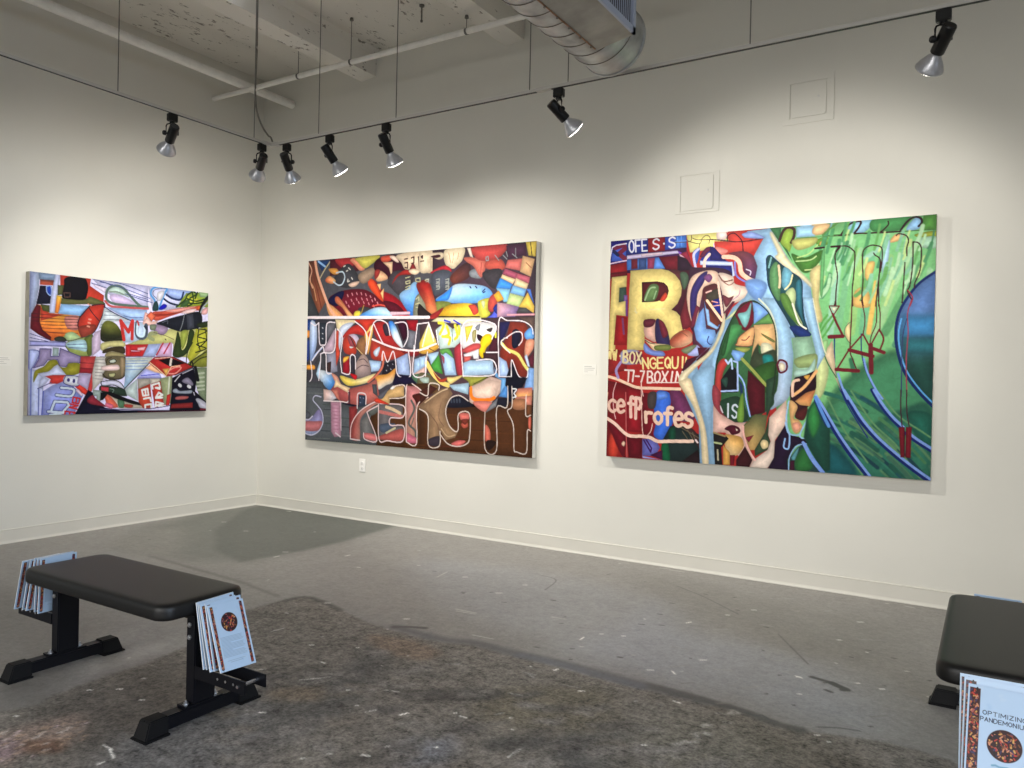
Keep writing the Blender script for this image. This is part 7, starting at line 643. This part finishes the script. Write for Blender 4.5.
# wall outlet
r=thing('wall_outlet','white duplex electrical outlet low on the wall under the HAMMER STRENGTH painting','outlet',(1.366,0,.487))
bm=bmesh.new(); box(bm,-.036,.036,-.007,-.0004,-.058,.058,.003); new_obj('cover_plate',bm,M['plate'],r)
for z in (.02,-.02):
    bm=bmesh.new(); lathe(bm,[(.0165,0),(.0165,.003),(.015,.0036)],24,along((0,-.007,z),(0,-1,0))); s=new_obj('socket',bm,M['plate'],r,True)
    bm=bmesh.new(); box(bm,-.008,-.006,-.0112,-.0104,z-.002,z+.007); box(bm,.006,.008,-.0112,-.0104,z-.002,z+.006); lathe(bm,[(.0025,0),(.0025,.0008)],10,along((0,-.0104,z-.008),(0,-1,0))); new_obj('slots',bm,M['hole'],s)
bm=bmesh.new(); lathe(bm,[(.003,0),(.0025,.0015)],10,along((0,-.007,0),(0,-1,0))); new_obj('screw',bm,M['zinc'],r)
# access panels painted like the wall
def rrect(w,h,r,n=6):
    o=[]
    for cx,cz,a in ((w/2-r,h/2-r,0),(-w/2+r,h/2-r,90),(-w/2+r,-h/2+r,180),(w/2-r,-h/2+r,270)):
        for k in range(n+1): t=math.radians(a+90*k/n); o.append((cx+r*math.cos(t),cz+r*math.sin(t)))
    return o
def plate(bm,out,y0,y1):
    A=[bm.verts.new((x,y0,z)) for x,z in out]; Bv=[bm.verts.new((x,y1,z)) for x,z in out]; n=len(out)
    for k in range(n): bm.faces.new((A[k],A[(k+1)%n],Bv[(k+1)%n],Bv[k]))
    bm.faces.new(A); bm.faces.new(Bv)
def access_panel(label,x,z,w,h,dw,dh,lx):
    r=thing('access_panel',label,'access panel',(x,0,z))
    bm=bmesh.new(); g=.0045      # frame : four strips round the door opening
    for s in [(-w/2,w/2,dh/2+g,h/2),(-w/2,w/2,-h/2,-dh/2-g),(-w/2,-dw/2-g,-dh/2-g,dh/2+g),(dw/2+g,w/2,-dh/2-g,dh/2+g)]: box(bm,s[0],s[1],-.006,-.0004,s[2],s[3],.0012)
    new_obj('frame',bm,M['wall'],r)
    bm=bmesh.new(); plate(bm,rrect(dw,dh,.018),-.0055,-.0006); d=new_obj('door',bm,M['wall'],r)
    bm=bmesh.new(); lathe(bm,[(.007,0),(.007,.0015),(.004,.002)],14,along((lx,-.0055,.01),(0,-1,0))); new_obj('latch',bm,M['far'],d)
access_panel('square wall-painted access panel directly above the green and red painting','4.335'and 4.335,2.557,.305,.272,.222,.235,.075)
access_panel('square wall-painted access panel, the higher one, upper right of the long wall',5.04,3.066,.305,.295,.212,.212,.06)
# ---------------------------------------------------------------- ceiling services
ZT,DL,DR=2.87,1.712,1.375
bm=bmesh.new(); tube(bm,(.392,-7.5,3.815),(.392,0,3.815),.037,16)
tag(new_obj('sprinkler_pipe',bm,M['pipe'],None,True),'thick white painted pipe running along the top of the left wall','pipe')
pp=thing('conduit_pipe','thinner white pipe crossing under the ceiling joists parallel to the long wall','pipe',(2.1,-.571,3.757))
bm=bmesh.new(); tube(bm,(-2.1,0,0),(2.15,0,0),.0205,12); new_obj('pipe_run',bm,M['pipe'],pp,True)
for x in (1.087-2.1,1.68-2.1,2.8-2.1):
    zt=3.874-3.757 if x==2.8-2.1 else RZ-3.757
    bm=bmesh.new(); tube(bm,(x,0,.02),(x,0,zt),.0026,8); lathe(bm,[(.024,-.008),(.024,.008)],16,along((x,0,0),(1,0,0))); lathe(bm,[(.016,0),(.012,.02)],12,along((x,0,zt-.022),(0,0,1))); new_obj('hanger',bm,M['rod'],pp)
bm=bmesh.new(); tube(bm,(2.3,-.463,3.985),(2.3,-.463,RZ),.006,8); lathe(bm,[(.02,0),(.02,.012)],12,along((2.3,-.463,RZ-.012),(0,0,1))); lathe(bm,[(.01,0),(.01,.014)],8,along((2.3,-.463,3.98),(0,0,1)))
tag(new_obj('threaded_stub',bm,M['rod'],None),'short empty threaded rod hanging from the bare ceiling between two joists','rod')
# duct
dx,dz,dr_,ye=4.392,2.987,.172,-1.5
du=thing('air_duct','galvanized round spiral air duct with a side register, hanging at the top of the picture','duct',(dx,ye,dz))
bm=bmesh.new(); L=-RY+ye-.3; prof=[]
t=0
while t<L:
    prof+=[(dr_,t),(dr_,t+.1)]; t+=.105
lathe(bm,prof,48,along((0,-.16,0),(0,-1,0))); new_obj('duct_body',bm,M['galv'],du,True)
bm=bmesh.new(); lathe(bm,[(0.001,0),(dr_-.03,.0),(dr_-.006,.004),(dr_,.012),(dr_+.004,.016),(dr_+.004,.03),(dr_-.001,.034),(dr_-.001,.165)],48,along((0,0,0),(0,-1,0)),False); new_obj('end_cap',bm,M['galv'],du,True,.4)
bm=bmesh.new()
for k in range(22):
    y=-.16-k*.115; tilt=.012
    P_=[(math.cos(a)*(dr_+.001),y+tilt*math.sin(a)*2,math.sin(a)*(dr_+.001)) for a in [2*PI*q/40 for q in range(41)]]
    path(bm,P_,.0022,6)
new_obj('spiral_seam',bm,M['seam'],du,True)
# saddle box and register on the side facing the room
y0,y1=-.31,-1.75; ang=math.radians(-71); sx,sz=math.cos(ang)*(dr_+.002),math.sin(ang)*(dr_+.002); rx=.235; zb,zt_=-.130,.19
bm=bmesh.new(); a2=math.radians(62); tx,tz=math.cos(a2)*(dr_+.002),math.sin(a2)*(dr_+.002)
pr=[(sx,sz),(rx,zb),(rx,zt_),(tx,tz)]
A=[bm.verts.new((p[0],y0,p[1])) for p in pr]; Bv=[bm.verts.new((p[0],y1,p[1])) for p in pr]
for k in range(4): bm.faces.new((A[k],A[(k+1)%4],Bv[(k+1)%4],Bv[k]))
bm.faces.new(A); bm.faces.new(Bv); new_obj('saddle_box',bm,M['galvdull'],du)
bm=bmesh.new(); box(bm,sx-.006,sx+.001,y1,y0-.02,sz-.004,sz-.001,mat4=None); new_obj('rust_streak',bm,M['rust'],du)
for k in range(10):
    bm=bmesh.new(); lathe(bm,[(.006,0),(.005,.004)],8,along((sx-.004,y0-.06-k*.11,sz-.006),(.3,0,-1))); new_obj('screw',bm,M['seam'],du)
rg=bpy.data.objects.new('register',None); COL.objects.link(rg); rg.parent=du; rg.location=(rx,0,0)
bm=bmesh.new(); ra,rb,rc,rd=y1+.01,y0-.002,zb-.005,zt_+.0; f=.032
for s in [(ra,rb,rc,rc+f),(ra,rb,rd-f,rd),(ra,ra+f,rc,rd),(rb-f,rb,rc,rd)]: box(bm,0,.014,s[0],s[1],s[2],s[3],.002)
new_obj('register_frame',bm,M['register'],rg)
bm=bmesh.new()
y=ra+f+.008
while y<rb-f: 
    box(bm,.005,.008,y-.0025,y+.0025,rc+f,rd-f); y+=.021
new_obj('register_louvres',bm,M['register'],rg)
bm=bmesh.new(); box(bm,.0003,.0012,ra+f-.01,rb-f+.01,rc+f-.01,rd-f+.01); new_obj('register_throat',bm,M['void'],rg)
# ---------------------------------------------------------------- track lighting
tr=thing('lighting_track','white L-shaped lighting track with a black slot, hung on thin rods from the ceiling','lighting track',(DL,-DR,ZT))
def rail(x0,x1,y0,y1,nm):
    bm=bmesh.new(); box(bm,x0,x1,y0,y1,.0,.016,.001); new_obj('rail',bm,M['track'],tr)
    bm=bmesh.new(); box(bm,x0+.005 if x1-x0<.1 else x0,x1-.005 if x1-x0<.1 else x1,y0+.005 if y1-y0<.1 else y0,y1-.005 if y1-y0<.1 else y1,-.0006,-.0001); new_obj('slot',bm,M['slot'],tr)
H=.014
rail(.075,3.87-DL,-H,H,0); rail(3.96-DL,8.5-DL,-H,H,1); rail(-H,H,-6.5+DR,-.075,2)
bm=bmesh.new(); box(bm,-.018,.085,-.018,.018,-.003,.020,.003); box(bm,-.018,.018,-.085,-.0185,-.003,.020,.003); new_obj('corner_connector',bm,M['track'],tr)
bm=bmesh.new(); box(bm,3.868-DL,3.962-DL,-.0155,.0155,-.002,.0185,.002); new_obj('straight_connector',bm,M['track'],tr)
for x in (2.174,2.849,3.82,4.063,5.042,6.3,7.6):
    bm=bmesh.new(); tube(bm,(x-DL,0,.016),(x-DL,0,(3.876 if x==2.849 else RZ)-ZT),.003,8); new_obj('suspension_rod',bm,M['rod'],tr)
for y in (-1.526,-2.502,-3.6,-4.8):
    bm=bmesh.new(); tube(bm,(0,y+DR,.016),(0,y+DR,RZ-ZT),.003,8); new_obj('suspension_rod',bm,M['rod'],tr)
cx_=1.62
pts=[(1.752,-1.40,ZT+.0205),(1.745,-1.41,ZT+.05),(1.728,-1.42,2.935),(1.665,-1.42,3.009),(1.61,-1.42,3.116),(1.59,-1.42,3.219),(1.588,-1.42,3.346),(1.596,-1.42,3.556),(1.594,-1.42,3.732),(1.592,-1.42,RZ)]
bm=bmesh.new(); path(bm,[tuple(v) for v in cr(pts,False)],.0062,8); tag(new_obj('power_cable',bm,M['cable'],None,True),'grey power cable dropping from the ceiling to the corner of the lighting track','cable')
def spot(label,x,y,side,target,knob=1):
    """adapter, yoke, black cylinder, silver lamp; the lamp turns towards its target on the wall"""
    r=thing('track_spotlight',label,'spotlight',(x,y,ZT-.006),0,'spotlights on the lighting track')
    ax=(Vector(target)-Vector((x,y,ZT-.14))).normalized()
    bm=bmesh.new(); 
    if side=='l': box(bm,-.017,.017,-.03,.03,-.048,0,.004)
    else: box(bm,-.03,.03,-.017,.017,-.048,0,.004)
    lathe(bm,[(.016,0),(.016,.014)],14,along((0,0,-.06),(0,0,1))); new_obj('adapter',bm,M['lampblack'],r)
    pv=Vector((0,0,-.124)); hz=Vector((0,0,1)).cross(ax).normalized()     # pivot axis, level
    bm=bmesh.new()
    for s in (1,-1):
        pts=[Vector((0,0,-.058)),Vector((0,0,-.062))+hz*s*.016,Vector((0,0,-.068))+hz*s*.03,Vector((0,0,-.08))+hz*s*.0355,pv+hz*s*.0355]
        path(bm,pts,.0045,6)
        if s==knob: lathe(bm,[(.006,-.006),(.006,.004),(.015,.004),(.015,.016),(.011,.022)],12,along(pv+hz*s*.0335,hz*s))
    new_obj('yoke',bm,M['lampblack'],r,True)
    T=along(pv,ax)
    bm=bmesh.new(); lathe(bm,[(.004,-.066),(.025,-.066),(.029,-.06),(.029,.054),(.027,.058),(.021,.058),(.021,.046)],24,T,True); new_obj('lamp_holder',bm,M['lampblack'],r,True,.5)
    bm=bmesh.new(); lathe(bm,[(.020,.046),(.021,.060),(.024,.070),(.037,.087),(.049,.105),(.0565,.122),(.059,.128),(.059,.133),(.0568,.1355)],32,T,False)
    b=new_obj('lamp_bulb',bm,M['reflector'],r,True,.9)
    bm=bmesh.new(); lathe(bm,[(.0572,.1345),(.052,.138),(.04,.141),(.02,.143),(.001,.1435)],32,T,False); new_obj('lamp_lens',bm,M['lens'],b,True)
    for nm,en,an,bl in (('spot_beam',SPOT_E,SPOT_A,SPOT_B),('spot_spill',SPILL_E,SPILL_A,.55)):
        Ld=bpy.data.lights.new(nm,'SPOT'); Ld.energy=en; Ld.spot_size=math.radians(an); Ld.spot_blend=bl; Ld.shadow_soft_size=.045; Ld.color=SPOT_C
        lo=bpy.data.objects.new(nm,Ld); COL.objects.link(lo); lo.parent=r
        lo.matrix_local=Matrix.Translation(pv+ax*.165)@(-ax).to_track_quat('Z','Y').to_matrix().to_4x4()
    return r
spot('black track spotlight with silver lamp, alone on the left arm of the track',DL,-2.149,'l',(0,-1.62,1.42))
spot('black track spotlight beside the track corner, left of it, aimed at the left wall',DL,-1.457,'l',(0,-.64,1.42))
spot('black track spotlight just right of the track corner, aimed at the long wall',1.87,-DR,'r',(1.40,0,1.15),-1)
spot('black track spotlight with bright lens, second along the long arm from the corner',2.28,-DR,'r',(2.72,0,1.02))
spot('black track spotlight with bright lens, third along the long arm from the corner',2.772,-DR,'r',(2.92,0,.85))
spot('black track spotlight tilted sharply right, below the end of the air duct',4.008,-DR,'r',(4.95,0,1.38),-1)
spot('black track spotlight at the upper right end of the picture, aimed left',5.852,-DR,'r',(4.95,0,1.4))
# fluorescent fixtures on the ceiling, all unseen; all but the first added for ambient light
def fixture(x,y,label):
    r=thing('ceiling_light',label,'ceiling light',(x,y,RZ),0,'fluorescent fixtures on the ceiling')
    bm=bmesh.new(); box(bm,-.075,.075,-.6,.6,-.07,-.001,.006); new_obj('housing',bm,M['housing'],r)
    for s in (-.04,.04):
        bm=bmesh.new(); tube(bm,(s,-.58,-.088),(s,.58,-.088),.013,12); new_obj('fluorescent_tube',bm,M['tube'],r,True)
for x,y in ((1.56,-2.1),(2.1,-4.4),(2.1,-6.2),(6.4,-3.6),(6.4,-6.4),(9.4,-3.6),(9.4,-6.4)): fixture(x,y,'unseen white twin tube fluorescent fixture on the ceiling between the joists')
# ---------------------------------------------------------------- benches
def rounded(w,l,r,inset,n=8):
    o=[]
    for cx,cy,a in ((w/2-r,l/2-r,0),(-w/2+r,l/2-r,90),(-w/2+r,-l/2+r,180),(w/2-r,-l/2+r,270)):
        for k in range(n+1): t=math.radians(a+90*k/n); o.append((cx+(r-inset)*math.cos(t),cy+(r-inset)*math.sin(t)))
    return o
def bench(label,loc,rz,h_near,h_far):
    """long axis x; the near end is +x"""
    r=thing('weight_bench',label,'bench',loc,rz,'flat weight benches')
    bm=bmesh.new(); rings=[]
    for ins,z in ((.03,.393),(.006,.394),(.0015,.399),(0,.408),(0,.428),(.002,.438),(.007,.4455),(.016,.4495),(.03,.451),(.055,.4518)):
        rings.append([bm.verts.new((x+.034,y,z)) for x,y in rounded(.955,.364,.058,ins)])
    n=len(rings[0])
    for a,b in zip(rings,rings[1:]):
        for k in range(n): bm.faces.new((a[k],a[(k+1)%n],b[(k+1)%n],b[k]))
    bm.faces.new(rings[0]); bm.faces.new(rings[-1]); new_obj('pad',bm,M['vinyl'],r,True,1.2)
    bm=bmesh.new(); box(bm,-.44,.46,-.03,.03,.362,.3925,.003); new_obj('crossbeam',bm,M['black'],r)
    for s,cx,hb in ((1,.482,h_near),(-1,-.428,h_far)):
        bm=bmesh.new(); box(bm,cx-.026,cx+.026,-.045,.045,.068,.388,.004); c=new_obj('column',bm,M['black'],r)
        for z in (.35,.305):
            bm=bmesh.new(); lathe(bm,[(.009,0),(.009,.005),(.005,.006),(.005,.009)],6,along((cx-.005,-.045,z),(0,-1,0))); new_obj('bolt',bm,M['zinc'],c)
        bm=bmesh.new(); box(bm,cx-.027,cx+.027,-.078,.078,.061,.068,.001); b=new_obj('base_plate',bm,M['black'],r)
        for y in (-.062,.062):
            bm=bmesh.new(); lathe(bm,[(.011,0),(.011,.002),(.008,.002),(.008,.008),(.004,.009),(.004,.015)],6,along((cx+.002,y,.068),(0,0,1))); new_obj('bolt',bm,M['zinc'],b)
        bm=bmesh.new(); box(bm,cx-.026,cx+.026,-.2,.2,.012,.061,.004); ft=new_obj('foot',bm,M['black'],r)
        for q in (1,-1):
            bm=bmesh.new(); ya,yb=.148*q,.242*q; t=bmesh.new()
            vs=[(cx-.034,ya,.005),(cx+.034,ya,.005),(cx+.038,yb+.0*q,.005),(cx-.038,yb,.005),(cx-.030,ya,.066),(cx+.030,ya,.066),(cx+.030,yb-.022*q,.066),(cx-.030,yb-.022*q,.066)]
            add(t,vs,[(0,1,2,3),(4,5,6,7),(0,1,5,4),(1,2,6,5),(2,3,7,6),(3,0,4,7)]); bmesh.ops.recalc_face_normals(t,faces=t.faces[:]); bmesh.ops.bevel(t,geom=t.edges[:],offset=.004,segments=2,affect='EDGES'); merge(bm,t)
            box(bm,cx-.043,cx+.043,min(ya,yb+.004*q),max(ya,yb+.004*q),0,.008,.002); new_obj('rubber_cap',bm,M['rubber'],ft)
        x0,x1=cx+s*.0262,cx+s*.298
        bm=bmesh.new()
        for y in (-.044,.044): box(bm,min(x0,x1),max(x0,x1),y-.003,y+.003,hb-.046,hb,.001)
        bk=new_obj('bracket',bm,M['black'],r)
        bm=bmesh.new(); tube(bm,(cx+s*.262,-.05,hb-.023),(cx+s*.262,.05,hb-.023),.006,12); new_obj('spacer_rod',bm,M['steelrod'],bk,True)
        for y in (-.0472,.0472):
            for k in range(3):
                bm=bmesh.new(); lathe(bm,[(.0045,0),(.0045,.0006)],10,along((cx+s*(.155+k*.042),y,hb-.02),(0,math.copysign(1,y),0))); new_obj('bolt_head',bm,M['zinc'],bk)
    return r
BA=bench('black flat weight bench on the left holding booklets at both ends',(3.124,-3.281,0),0,.208,.226)
BB=bench('black flat weight bench cut off by the right edge of the picture',(6.112,-1.968,0),-PI/2,.165,.2)
# ---------------------------------------------------------------- booklets
FIMG=None
def cover_ops(front):
    rr=random.Random(11 if front else 5); W_,H_=160,250
    o=[(0,(184,208,234),[-5,-5,165,-5,165,255,-5,255],0,1,None)]
    for k in range(26): o.append((0,(172,200,230) if k%2 else (192,212,234),[rr.uniform(0,160)+d for d in ()] or sum([[x+rr.uniform(-9,9),y+rr.uniform(-9,9)] for x,y in [(cx2,cy2) for cx2,cy2 in [(rr.uniform(10,150),)*1+(rr.uniform(5,245),)]*4]],[]),1,6,None))
    def collage(x0,y0,x1,y1,n,inside=None):
        for k in range(n):
            x,y=rr.uniform(x0,x1),rr.uniform(y0,y1)
            if inside and not inside(x,y): continue
            dx,dy=rr.uniform(-5,5),rr.uniform(-7,7)
            if inside and not inside(x+dx,y+dy): continue
            if not inside: x2=min(max(x+dx,x0+1),x1-1)
            else: x2=x+dx
            o.append((1,rr.choice([(150,66,46),(206,140,104),(28,24,44),(60,52,90),(170,90,84),(20,12,16),(190,60,50),(120,70,40),(210,160,90)]),[x,y,x2,y+dy],0,rr.uniform(2.5,4.5),0))
    st=(4,27) if front else (8,20)
    for a,b in (st,(160-st[1],160-st[0])):
        o.append((0,(60,24,26),[a,8,b,8,b,242,a,242],0,1,None)); collage(a+1.5,10,b-1.5,240,150)
    cx2,cy2,R2=(82,132,37) if front else (80,76,36)
    o.append((0,(50,20,26),sum([[cx2+R2*math.cos(t),cy2+R2*math.sin(t)] for t in [2*PI*k/24 for k in range(24)]],[]),1,1,None))
    collage(cx2-R2,cy2-R2,cx2+R2,cy2+R2,170,lambda x,y:(x-cx2)**2+(y-cy2)**2<(R2-3)**2)
    if front:
        o+=TITLE
        for x0,x1 in ((58,72),(75,104)): o.append((1,(110,160,190),[x0,182,(x0+x1)/2,180,x1,182],0,4,2))
    else:
        for k in range(17):
            y=128+k*4.6; o.append((1,(138,158,182),[28,y,rr.uniform(120,132) if k%6!=5 else 70,y],0,1.3,.8))
        for x0,x1,y in ((40,118,216),(52,106,222)): o.append((1,(140,158,180),[x0,y,x1,y],0,1.2,.8))
    return o
def booklet_proto():
    r=bpy.data.objects.new('booklet',None); COL.objects.link(r); r.empty_display_size=.05
    w,h,t=.16,.25,.0045
    grid_paint('front_cover',paint(cover_ops(True),160,250,.8),lambda u,v:(u*w-w/2,np.full_like(u,-t/2),h-v*h),M['print'],r)
    grid_paint('back_cover',paint(cover_ops(False),160,250,.8),lambda u,v:(w/2-u*w,np.full_like(u,t/2),h-v*h),M['print'],r)
    bm=bmesh.new(); box(bm,-w/2,w/2,-t/2+.0003,t/2-.0003,0,h); new_obj('page_block',bm,M['paper'],r)
    return r
proto=booklet_proto(); first=[True]
def booklet(label,x,y,z,yaw,lean,roll,group,scale=1):
    if first[0]: o=proto; first[0]=False
    else:
        o=proto.copy(); COL.objects.link(o)
        for ch in proto.children:
            c=ch.copy(); COL.objects.link(c); c.parent=o
    z+=abs(math.sin(math.radians(roll)))*.048+.0026*abs(math.sin(math.radians(lean)))+.0004      # rests on the two bracket plates
    o.matrix_world=Matrix.Translation((x,y,z))@Matrix.Rotation(math.radians(yaw),4,'Z')@Matrix.Rotation(math.radians(-lean),4,'X')@Matrix.Rotation(math.radians(roll),4,'Y')@Matrix.Scale(scale,4)
    o['label']=label; o['category']='booklet'; o['group']=group; return o
GA='booklets at the near end of the left bench'
# near end of the left bench: fanned on the bracket, leaning on the pad, back covers outward
BL_=[(3.690,-3.258,1.5,'innermost'),(3.699,-3.252,3.0,'second'),(3.733,-3.262,.5,'third'),(3.742,-3.252,-.8,'fourth'),(3.784,-3.257,-2.5,'front')]
NA=['innermost booklet of the fan at the right end of the left bench','second booklet from the pad at the right end of the left bench','middle booklet of the five fanned at the right end of the left bench','booklet just behind the front one at the right end of the left bench','front booklet showing its back cover at the right end of the left bench']
for k,(x,y,rl,_) in enumerate(BL_):
    top=3.651+k*.0095; s_=(x-top)/.2375
    booklet(NA[k],x,y,.208,-90,-math.degrees(math.asin(s_)),rl,GA,.95)
GB='booklets at the far end of the left bench'
NB=['booklet nearest the column, left end of the left bench, face showing under the pad','second booklet out from the column at the left end of the left bench','third booklet out from the column at the left end of the left bench','second outermost booklet at the left end of the left bench','outermost booklet, farthest left, at the left end of the left bench']
for k in range(5):
    x=2.625-k*.036; top=2.648-k*.0195
    booklet(NB[k],x,-3.285-.006*k+(.01 if k%2 else 0),.226,-90,math.degrees(math.asin((top-x)/.24)),[1,2.5,-1,1.5,3][k],GB,.96)
GC='booklets at the near end of the right bench'
NC=['rearmost booklet at the near end of the right bench, against the pad','middle booklet at the near end of the right bench, behind the front one','front booklet titled OPTIMIZING PANDEMONIUM at the near end of the right bench']
for k in range(3):
    yb=[-2.562,-2.590,-2.640][k]; top=[-2.488,-2.4965,-2.512][k]; L_=.25*1.12
    booklet(NC[k],[6.088,6.094,6.102][k],yb,.165,0,math.degrees(math.asin((top-yb)/L_)),[-.5,.6,1.2][k],GC,1.12)
GD='booklets at the far end of the right bench'
ND=['booklet nearer the pad, edge seen over the far end of the right bench','booklet farther from the pad, edge seen over the far end of the right bench']
for k in range(2):
    yb=-1.43+k*.03; top=-1.485+k*.012
    booklet(ND[k],6.09+k*.008,yb,.2,180,math.degrees(math.asin((yb-top)/.25)),[-1,1][k],GD)

# ---------------------------------------------------------------- world, camera
w=bpy.data.worlds.new('World'); S.world=w; w.use_nodes=True
w.node_tree.nodes['Background'].inputs[0].default_value=(.75,.85,1,1); w.node_tree.nodes['Background'].inputs[1].default_value=WORLD_E
cam=bpy.data.cameras.new('camera'); co=bpy.data.objects.new('camera',cam); COL.objects.link(co)
cam.sensor_width=36; cam.lens=CAM_F*36/1024; cam.clip_start=.05
m4=Matrix([[CAM_R[0][k],CAM_R[1][k],-CAM_R[2][k],CAM_L[k]] for k in range(3)]+[[0,0,0,1]]); co.matrix_world=m4
S.camera=co
S.view_settings.view_transform='Standard'; S.view_settings.look='None'; S.view_settings.gamma=1; S.view_settings.use_curve_mapping=False; S.view_settings.exposure=EXPO
